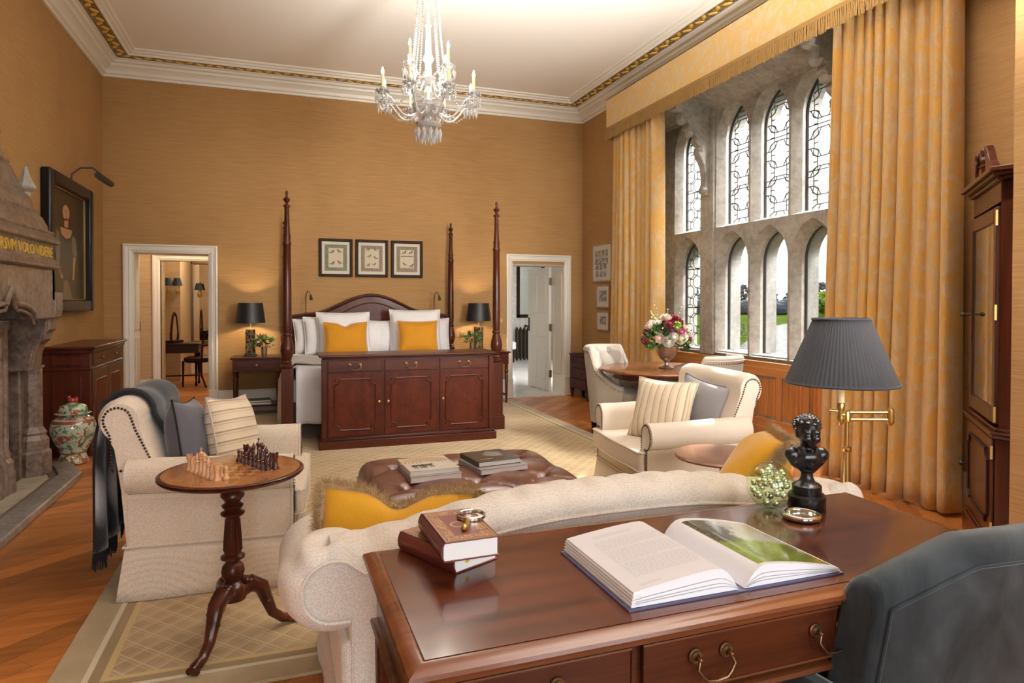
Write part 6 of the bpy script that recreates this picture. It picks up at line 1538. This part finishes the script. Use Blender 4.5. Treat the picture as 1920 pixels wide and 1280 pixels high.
part(MB().sph((c.x,c.y,1.10),(.022,.022,.04),10,8),'bulb',plain('bulb_glass',(.85,.83,.78),.3),fl)
b=MB()
for k in range(3): a=k*2.1; b.cyl((c.x,c.y,1.30),(c.x+.118*cos(a),c.y+.118*sin(a),1.315),.002)
b.cyl((c.x,c.y,1.06),(c.x,c.y,1.30),.003); part(b,'shade_carrier',m_brass,fl)
# ================================================================ CHESS TABLE AND PIECES
CZ=.70
ct=thing('chess_table','round walnut tripod table with inlaid chess board and carved legs on the rug','table',(-.19,2.91,RUGZ),R_(30))
def mk_chess():
    n=NT('inlaid_chess_top'); x,y,z=n.sep(); g=n.noise(14,n.map((1,5,1)),4,.6); f=n.noise(5,None,3,.6,1)
    S=.0345
    cx=n.ma('FLOOR',n.ma('MULTIPLY',x,1/S)); cy=n.ma('FLOOR',n.ma('MULTIPLY',y,1/S)); ck=n.ma('ABSOLUTE',n.ma('MODULO',n.ma('ADD',cx,cy),2.0))
    lt=n.ramp(g,[(.3,(.42,.18,.055)),(.7,(.58,.29,.10))]); dk2=n.ramp(g,[(.3,(.21,.07,.020)),(.7,(.34,.13,.04))])
    bd=n.mix(ck,lt,dk2); e=n.ma('MAXIMUM',n.ma('ABSOLUTE',x),n.ma('ABSOLUTE',y)); ins=n.ma('LESS_THAN',e,S*4)
    burr=n.ramp(f,[(.3,(.22,.075,.022)),(.7,(.46,.19,.06))])
    return n.set(n.mix(ins,burr,bd),.22,coat=.5)
RA=R_(-2)
tt=MB(); tt.lathe([(0,CZ-.024),(.262,CZ-.024),(.273,CZ-.018),(.278,CZ-.012),(.272,CZ-.008),(.278,CZ-.004),(.270,CZ),(.262,CZ-.001),(.262,CZ-.0005)],64); part(tt,'top_rim',m_mah_x,ct,ang=50)
part(MB().lathe([(.262,CZ-.003),(.262,CZ),(0,CZ)],64),'inlaid_top',mk_chess(),ct,smooth=False)
part(MB().box(-.035,-.18,CZ-.04,.035,.18,CZ-.024),'bearer',m_dark,ct,bevel=.006)
part(MB().lathe([(.05,.17),(.060,.20),(.054,.222),(.040,.235),(.030,.245),(.040,.262),(.046,.285),(.040,.308),(.028,.322),(.030,.330),(.047,.340),(.047,.348),(.032,.358),(.034,.372),(.030,.43),(.025,.49),(.026,.505),(.045,.518),(.047,.526),(.028,.536),(.040,.548),(.043,.556),(.028,.566),(.034,.576),(.046,.592),(.045,.608),(.028,.626),(.026,.64),(.034,.655),(.045,.668),(.045,.677)],26),'turned_column',m_mah_z,ct,ang=40)
b=MB()
for k in range(12):
    a=k*pi/6; b.tube([(.033*cos(a),.033*sin(a),.37),(.030*cos(a),.030*sin(a),.43),(.025*cos(a),.025*sin(a),.50)],.0045,5)
part(b,'reeding',m_mah_z,ct)
for k,a in enumerate((R_(-148),R_(82),R_(-10))):
    ca,sa=cos(a),sin(a); pr_=[(.03,.20,.034),(.075,.215,.036),(.115,.19,.032),(.135,.135,.026),(.16,.07,.021),(.205,.03,.019),(.25,.022,.021),(.268,.02,.016)]
    b=MB(); b.tube([(r*ca,r*sa,z) for r,z,w in pr_],[w for r,z,w in pr_],10); l=part(b,'carved_leg',m_mah_x,ct)
    c=MB()
    for i in range(7):
        f=i/6; r=.05+.085*f; z=.238-.10*f*f-.01*f
        for s in (-1,0,1): c.sph((r*ca-s*.016*sa,r*sa+s*.016*ca,z),(.014,.014,.012),6,5)
    for s in (-1,0,1): c.sph((.262*ca-s*.014*sa,.262*sa+s*.014*ca,.014),(.014,.014,.013),7,5)
    stuff(part(c,'leaf_carving',m_mah_x,l))
m_box=plain('boxwood',(.62,.36,.19),.3,coat=.4); m_rose=plain('rosewood_stain',(.055,.012,.010),.3,coat=.4)
PR={'pawn':[(.0105,0),(.0115,.003),(.010,.006),(.0065,.009),(.0045,.018),(.0065,.021),(.0045,.023),(.0068,.028),(.0055,.033),(0,.036)],
'rook':[(.0125,0),(.0135,.003),(.0115,.007),(.0085,.012),(.0075,.028),(.0105,.032),(.0105,.043),(.0078,.043),(.0075,.040),(0,.040)],
'knight':[(.0125,0),(.0135,.003),(.0115,.007),(.0085,.011),(.0085,.015),(0,.016)],
'bishop':[(.0125,0),(.0135,.003),(.011,.007),(.0075,.012),(.0052,.030),(.0088,.033),(.0055,.036),(.0078,.043),(.0055,.050),(.002,.054),(.0026,.057),(0,.059)],
'queen':[(.013,0),(.014,.003),(.0118,.008),(.0082,.014),(.0055,.040),(.0092,.043),(.0062,.046),(.0100,.058),(.0075,.058),(.003,.062),(.003,.065),(0,.067)],
'king':[(.013,0),(.014,.003),(.0118,.008),(.0084,.014),(.0058,.043),(.0095,.046),(.0064,.049),(.0098,.060),(.004,.064),(.0025,.066),(0,.066)]}
protos={}
def piece(kind,side,mat):
    t=thing('chess_'+kind,'','chess piece',(0,0,0)); b=MB(); b.lathe(PR[kind],14)
    part(b,'body',mat,t,ang=50)
    if kind=='knight':
        k=MB(); k.prism([(-.007,.013),(.008,.013),(.006,.022),(.009,.026),(.013,.024),(.0145,.029),(.008,.040),(.003,.046),(.001,.043),(-.006,.040),(-.010,.030)],-.005,.005,'xz'); part(k,'horse_head',mat,t,bevel=.0015,smooth=False)
    if kind=='king': k=MB(); k.box(-.0012,-.0012,.065,.0012,.0012,.077); k.box(-.004,-.0012,.070,.004,.0012,.0728); part(k,'cross',mat,t,smooth=False)
    if kind=='rook':
        k=MB()
        for j in range(4): a=j*pi/2+.4; k.at((.0088*cos(a),.0088*sin(a),.043),rz=a); k.box(-.002,-.004,0,.002,.004,.0035)
        k.T=None; part(k,'battlement',mat,t,smooth=False)
    return t
S_=.0345; order=['rook','knight','bishop','queen','king','bishop','knight','rook']
ordn=['first','second','third','fourth','fifth','sixth','seventh','eighth']
ox,oy=-.19,2.91
for side,mat,bx,px,nm in (('light',m_box,-3.5,-2.5,'pale boxwood'),('dark',m_rose,3.5,2.5,'dark rosewood')):
    seen={}
    for i in range(8):
        for row,kind in ((bx,order[i]),(px,'pawn')):
            y=(i-3.5)*S_; x=row*S_; key=(side,kind)
            xr=x*cos(R_(30))-y*sin(R_(30)); yr=x*sin(R_(30))+y*cos(R_(30)); loc=(ox+xr+random.uniform(-.002,.002),oy+yr+random.uniform(-.002,.002),RUGZ+CZ)
            wh='' if kind in('king','queen') else (', %s from the near end'%ordn[i] if kind=='pawn' else (', at the near end of the board' if i<4 else ', at the far end of the board'))
            lab='%s chess %s on the round chess table%s'%(nm,kind,wh)
            if key not in protos:
                t=piece(kind,side,mat); protos[key]=t; t.location=loc; t.scale=(1.12,1.12,1.42); t['label']=lab; t['group']=nm+' chess men'; t.rotation_euler=(0,0,R_(30) if side=='light' else R_(210))
            else: dup(protos[key],loc,None,lab,nm+' chess men')
# ================================================================ CHANDELIER
CH=Vector((1.174,5.5,0)); ch=thing('chandelier','cut crystal chandelier with candle lamps and hanging drops under the ceiling','chandelier',(CH.x,CH.y,3.0))
part(MB().lathe([(0,1.318),(.09,1.318),(.085,1.28),(.03,1.25),(.012,1.22)],20),'ceiling_rose',m_brass,ch)
part(MB().cyl((0,0,-.05),(0,0,1.25),.006,n=8),'stem_rod',m_chrome,ch)
part(MB().lathe([(.012,-.10),(.05,-.07),(.02,-.04),(.10,-.01),(.135,.03),(.14,.06),(.06,.08),(.03,.10),(.045,.15),(.03,.20),(.06,.24),(.075,.27),(.03,.30),(.025,.40),(.05,.44),(.03,.48),(.02,.7),(.03,.72),(.015,.75),(.012,.95)],18,fl=.06),'glass_stem',m_crys,ch,smooth=False)
part(MB().lathe([(.02,-.10),(.07,-.13),(.105,-.115),(.112,-.10),(.10,-.10),(.06,-.115),(.02,-.09)],20,fl=.05),'lower_dish',m_crys,ch,smooth=False)
part(MB().lathe([(.02,.96),(.085,.985),(.10,1.0),(.03,1.0)],18,fl=.05),'crown_dish',m_crys,ch,smooth=False)
proto_drop=None; ndrop=0
def drop(p,s=1.0,parent=ch):
    global proto_drop,ndrop
    if proto_drop is None:
        b=MB(); b.octa((0,0,-.030),.0085,.034); b.octa((0,0,.006),.006,.009); proto_drop=b.build('crystal_drop',m_crys,parent,smooth=False); o=proto_drop
    else: o=proto_drop.copy(); COL.objects.link(o); o.parent=parent
    o.location=p; o.scale=(s,s,s*1.1); ndrop+=1
def beads(mb,pts,r,n):
    pts=[Vector(p) for p in pts]; Ls=[(pts[i+1]-pts[i]).length for i in range(len(pts)-1)]; T=sum(Ls)
    for k in range(n):
        d=T*(k+.5)/n; i=0
        while d>Ls[i] and i<len(Ls)-1: d-=Ls[i]; i+=1
        q=pts[i]+(pts[i+1]-pts[i])*(d/Ls[i]); mb.octa((q.x,q.y,q.z),r,r*1.1)
bd=MB()
for k in range(10):
    a=k*2*pi/10; beads(bd,[(.09*cos(a),.09*sin(a),.985),(.10*cos(a),.10*sin(a),.75),(.125*cos(a),.125*sin(a),.5),(.155*cos(a),.155*sin(a),.30)],.0105,34)
    a2=(k+1)*2*pi/10; beads(bd,[(.155*cos(a),.155*sin(a),.30),(.14*cos((a+a2)/2),.14*sin((a+a2)/2),.24),(.155*cos(a2),.155*sin(a2),.30)],.0105,8)
cup=[(.012,-.02),(.045,0),(.062,.012),(.058,.014),(.02,.006),(.018,.03),(.022,.04),(.012,.042)]
def arm(a,R,zc,z0,hc,flame=True):
    ca,sa=cos(a),sin(a); pts=[]
    for i in range(11):
        t=i/10; r=.05+(R-.05)*t; z=z0-.10*sin(pi*min(1,t*1.25))*(1-t*.2)+(zc-z0)*max(0,(t-.45)/.55)**1.6
        pts.append((r*ca,r*sa,z))
    am=part(MB().tube(pts,.0085,6),'crystal_arm',m_crys,ch,smooth=False)
    x,y=R*ca,R*sa
    part(MB().lathe(cup,14,(x,y,zc),fl=.12),'bobeche',m_crys,am,smooth=False)
    part(MB().cyl((x,y,zc+.03),(x,y,zc+.03+hc),.0115,n=10),'candle_tube',m_cand,am)
    part(MB().lathe([(.006,0),(.013,.012),(.012,.025),(.003,.055),(0,.06)],10,(x,y,zc+.03+hc)),'flame_bulb',m_flame,am)
    for j in range(10):
        q=j*2*pi/10+a; drop((x+.056*cos(q),y+.056*sin(q),zc-.006),1.35)
    return x,y,zc
lo=[]
for k in range(8): lo.append(arm(k*pi/4+.20,.40,.10+.01*(k%2),.03,.115))
for k in range(4): arm(k*pi/2+.62,.22,.33,.24,.125)
for k in range(8):
    x,y,z=lo[k]; x2,y2,z2=lo[(k+1)%8]
    mx,my=(x+x2)/2,(y+y2)/2; beads(bd,[(x,y,z-.01),(x*.6+mx*.36,y*.6+my*.36,z-.085),(mx*.94,my*.94,z-.12),(x2*.6+mx*.36,y2*.6+my*.36,z-.085),(x2,y2,z2-.01)],.0115,14)
    beads(bd,[(x*.96,y*.96,z-.01),(x*.62,y*.62,z-.12),(.13*x/.40,.13*y/.40,.02)],.0105,14)
stuff(part(bd,'bead_strand',m_crys,ch,smooth=False))
for k in range(12): a=k*pi/6; drop((.104*cos(a),.104*sin(a),-.115),2.0)
for k in range(7): a=k*2*pi/7; drop((.055*cos(a),.055*sin(a),-.13),2.1)
for k in range(10): a=k*2*pi/10; drop((.138*cos(a),.138*sin(a),.03),1.2)
lamp('chandelier_light','POINT',(CH.x,CH.y,3.42),50,(1,.92,.80),shadow_soft_size=.32)
# ================================================================ CURTAINS AND PELMET
def curtain(name,label,y0,y1,z0,z1,x0,folds,seed,lean0=0,lean1=0):
    t=thing(name,label,'curtain',(x0,(y0+y1)/2,z0),0,'gold damask curtains at the stone window'); rnd=random.Random(seed); w=y1-y0
    ph=[rnd.uniform(0,6.28) for _ in range(5)]
    def fn(u,v):
        s=u+.018*sin(v*3+ph[3])*(sin(pi*u)); A=.046+.026*sin(u*11+ph[1])+.012*(1-v)
        q=s*folds*2*pi+ .8*sin(s*7+ph[2])+.25*sin(v*2.2+ph[4])
        d=A*sin(q)+.014*sin(q*2+ph[0])
        yy=-w/2+w*u+.030*sin(q*1.0+1.3)
        yy+= (lean0*(1-u)+lean1*u)*(1-v)**1.2
        return (d,yy,(z1-z0)*v+.008*sin(q*.5)*(1-v)**6)
    o=part(MB().grid(fn,int(folds*18),26),'curtain_cloth',m_cur,t,ang=180); m=o.modifiers.new('t','SOLIDIFY'); m.thickness=.006
    b=MB(); b.tube([Vector(fn(0,j/26)) for j in range(27)],.008,6); b.tube([Vector(fn(1,j/26)) for j in range(27)],.008,6); part(b,'edge_hem',m_cur,t)
    return t
curtain('curtain','gathered gold damask curtain left of the stone window, behind the tub chair',6.56,7.74,.02,3.62,4.10,9.5,4,-.02,.10)
curtain('curtain.001','wide gathered gold damask curtain right of the stone window, behind the floor lamp',3.10,4.07,.02,3.66,4.14,9.5,9,-.02,.10)
pm=thing('pelmet','deep gold damask pelmet with a bullion fringe across the top of the stone window','pelmet',(3.98,5.3,3.50))
part(MB().box(0,-2.55,.13,.035,2.40,.52).box(.035,2.36,.13,.32,2.40,.52).box(.035,-2.55,.13,.32,-2.51,.52).box(0,-2.55,.50,.32,2.40,.52),'pelmet_board',m_pel,pm,bevel=.006)
part(MB().box(-.008,-2.55,.115,.0,2.40,.15),'gimp_braid',m_fringe,pm,bevel=.003)
b=MB(); rnd=random.Random(6)
y=-2.54
while y<2.40:
    r=.0055; L=rnd.uniform(.128,.142); b.tube([(-.004,y,.128),(-.006+rnd.uniform(-.002,.002),y+rnd.uniform(-.003,.003),.07),(-.004+rnd.uniform(-.004,.004),y+rnd.uniform(-.005,.005),.128-L)],[r*.85,r,r*1.15],5); y+=.0165
for k in range(22): b.tube([(.01+k*.0135,2.402,.128),(.01+k*.0135,2.403,.0)],.006,5)
stuff(part(b,'bullion_fringe',m_fringe,pm,smooth=False))
part(MB().cyl((4.13-3.98,-2.45,.14),(4.13-3.98,2.33,.14),.018,n=10),'curtain_pole',m_brassd,pm)
# ================================================================ GLAZED CORNER CABINET
cc=thing('corner_cabinet','tall mahogany glazed corner cabinet with broken pediment, at the far right by the curtain','cabinet',(0,0,0))
A=Vector((4.0,2.90,0)); B=Vector((3.48,2.38,0)); fd=(B-A).normalized(); fn_=Vector((-fd.y,fd.x,0)); 
if fn_.dot(Vector((-1,1,0)))<0: fn_=-fn_
LW=(B-A).length; ang=atan2(fd.y,fd.x)
# cabinet frame: local x along the front from A to B, local y pointing back into the corner
cc.location=A; cc.rotation_euler=(0,0,ang)
bs=1 if (Matrix.Rotation(ang,4,'Z')@Vector((0,1,0))).dot(-fn_)>0 else -1
def foot(o): return [(-o,-bs*o),(LW+o,-bs*o),(LW+o*1.0+.05,bs*.06),(LW*.5+.08,bs*.36),(LW*.5-.04,bs*.36),(-o-.05,bs*.06)]
part(MB().prism(foot(.0),.14,.72,'xy').prism(foot(-.005),.74,2.04,'xy') if 0 else MB().prism(foot(0),.14,.72,'xy'),'lower_carcass',m_mah_z,cc,bevel=.004,smooth=False)
part(MB().prism(foot(.025),0,.13,'xy').prism(foot(.012),.13,.15,'xy'),'plinth',m_mah_x,cc,bevel=.006,smooth=False)
part(MB().prism(foot(.02),.70,.722,'xy').prism(foot(.03),.722,.738,'xy').prism(foot(.01),.738,.755,'xy'),'waist_moulding',m_mah_x,cc,bevel=.005,smooth=False)
up=MB(); f=foot(-.012)
up.prism(f[1:5]+[(f[4][0]+.01,f[4][1]),(LW-.03,bs*.05)],.75,2.02,'xy') ; up.prism([f[0],(.03,bs*.05),(f[4][0]-.01,f[4][1]),f[4],f[5]],.75,2.02,'xy') ; part(up,'upper_carcass',m_mah_z,cc,smooth=False)
part(MB().prism(foot(-.012),1.92,2.03,'xy').prism(foot(.008),2.03,2.05,'xy').prism(foot(.03),2.05,2.07,'xy').prism(foot(.05),2.07,2.095,'xy'),'cornice',m_mah_x,cc,bevel=.005,smooth=False)
y_=-bs*.012
def fbox(x0,z0,x1,z1,d0,d1): 
    a,b=sorted((-bs*d0,-bs*d1)); return (x0,a,z0,x1,b,z1)
ud=part(MB().box(*fbox(.02,.77,.085,1.90,-.02,.006)).box(*fbox(LW-.085,.77,LW-.02,1.90,-.02,.006)).box(*fbox(.085,.77,LW-.085,.85,-.02,.006)).box(*fbox(.085,1.82,LW-.085,1.90,-.02,.006)),'glazed_door',m_mah_z,cc,bevel=.006)
m_mir=plain('cabinet_glass',(.50,.46,.38),.02,metal=.85); part(MB().box(*fbox(.085,.85,LW-.085,1.82,-.01,-.004)),'door_pane',m_mir,ud,smooth=False)
ld=part(MB().box(*fbox(.03,.16,LW-.03,.69,0,.012)),'cupboard_door',m_mah_z,cc,bevel=.004)
a,c_=.10,LW-.10; P=[]
for (px,pz,a0) in ((a,.23,pi/2),(c_,.23,pi),(c_,.62,3*pi/2),(a,.62,2*pi)):
    for k in range(5): t=a0-pi/2*k/4; P.append((px+.05*cos(t),pz+.05*sin(t)))
b=MB(); b.tube([(x,-bs*.014,z) for x,z in P],.010,6,closed=True); part(b,'panel_moulding',m_dark,ld)
for dr,z in ((ud,1.33),(ld,.42)):
    part(MB().cyl((.055,-bs*.006,z),(.055,-bs*.04,z),.006).sph((.055,-bs*.046,z),.014,10,8),'door_knob',m_iron,dr)
for z in (.82,1.35,1.84): part(MB().box(*fbox(LW-.022,z-.04,LW-.012,z+.04,0,.010)),'hinge',m_brass,ud)
for z in (.22,.62): part(MB().box(*fbox(LW-.034,z-.035,LW-.024,z+.035,.008,.018)),'hinge',m_brass,ld)
# broken swan-neck pediment
for s in (0,1):
    P=[]; mx=LW/2
    sgn=1 if s==0 else -1; x0=0 if s==0 else LW
    up_=[(x0-sgn*.03,2.095),(x0+sgn*.06,2.115),(x0+sgn*.14,2.16),(x0+sgn*.20,2.225),(x0+sgn*.25,2.262),(x0+sgn*.30,2.258),(x0+sgn*.315,2.225),(x0+sgn*.285,2.205),(x0+sgn*.25,2.20),(x0+sgn*.235,2.15),(x0+sgn*.24,2.095)]
    part(MB().prism(up_,-.02 if bs>0 else -.02,.02,'xz'),'pediment_scroll',m_mah_z,cc,bevel=.005,smooth=False)
    part(MB().sph((x0+sgn*.29,-bs*.02,2.232),(.026,.014,.026),10,8),'rosette',m_mah_z,cc)
part(MB().box(LW/2-.035,-.02,2.09,LW/2+.035,.02,2.15).lathe([(.02,2.15),(.028,2.165),(.012,2.18),(.024,2.2),(.018,2.225),(.002,2.25)],12,(LW/2,0,0)),'centre_finial',m_mah_z,cc)
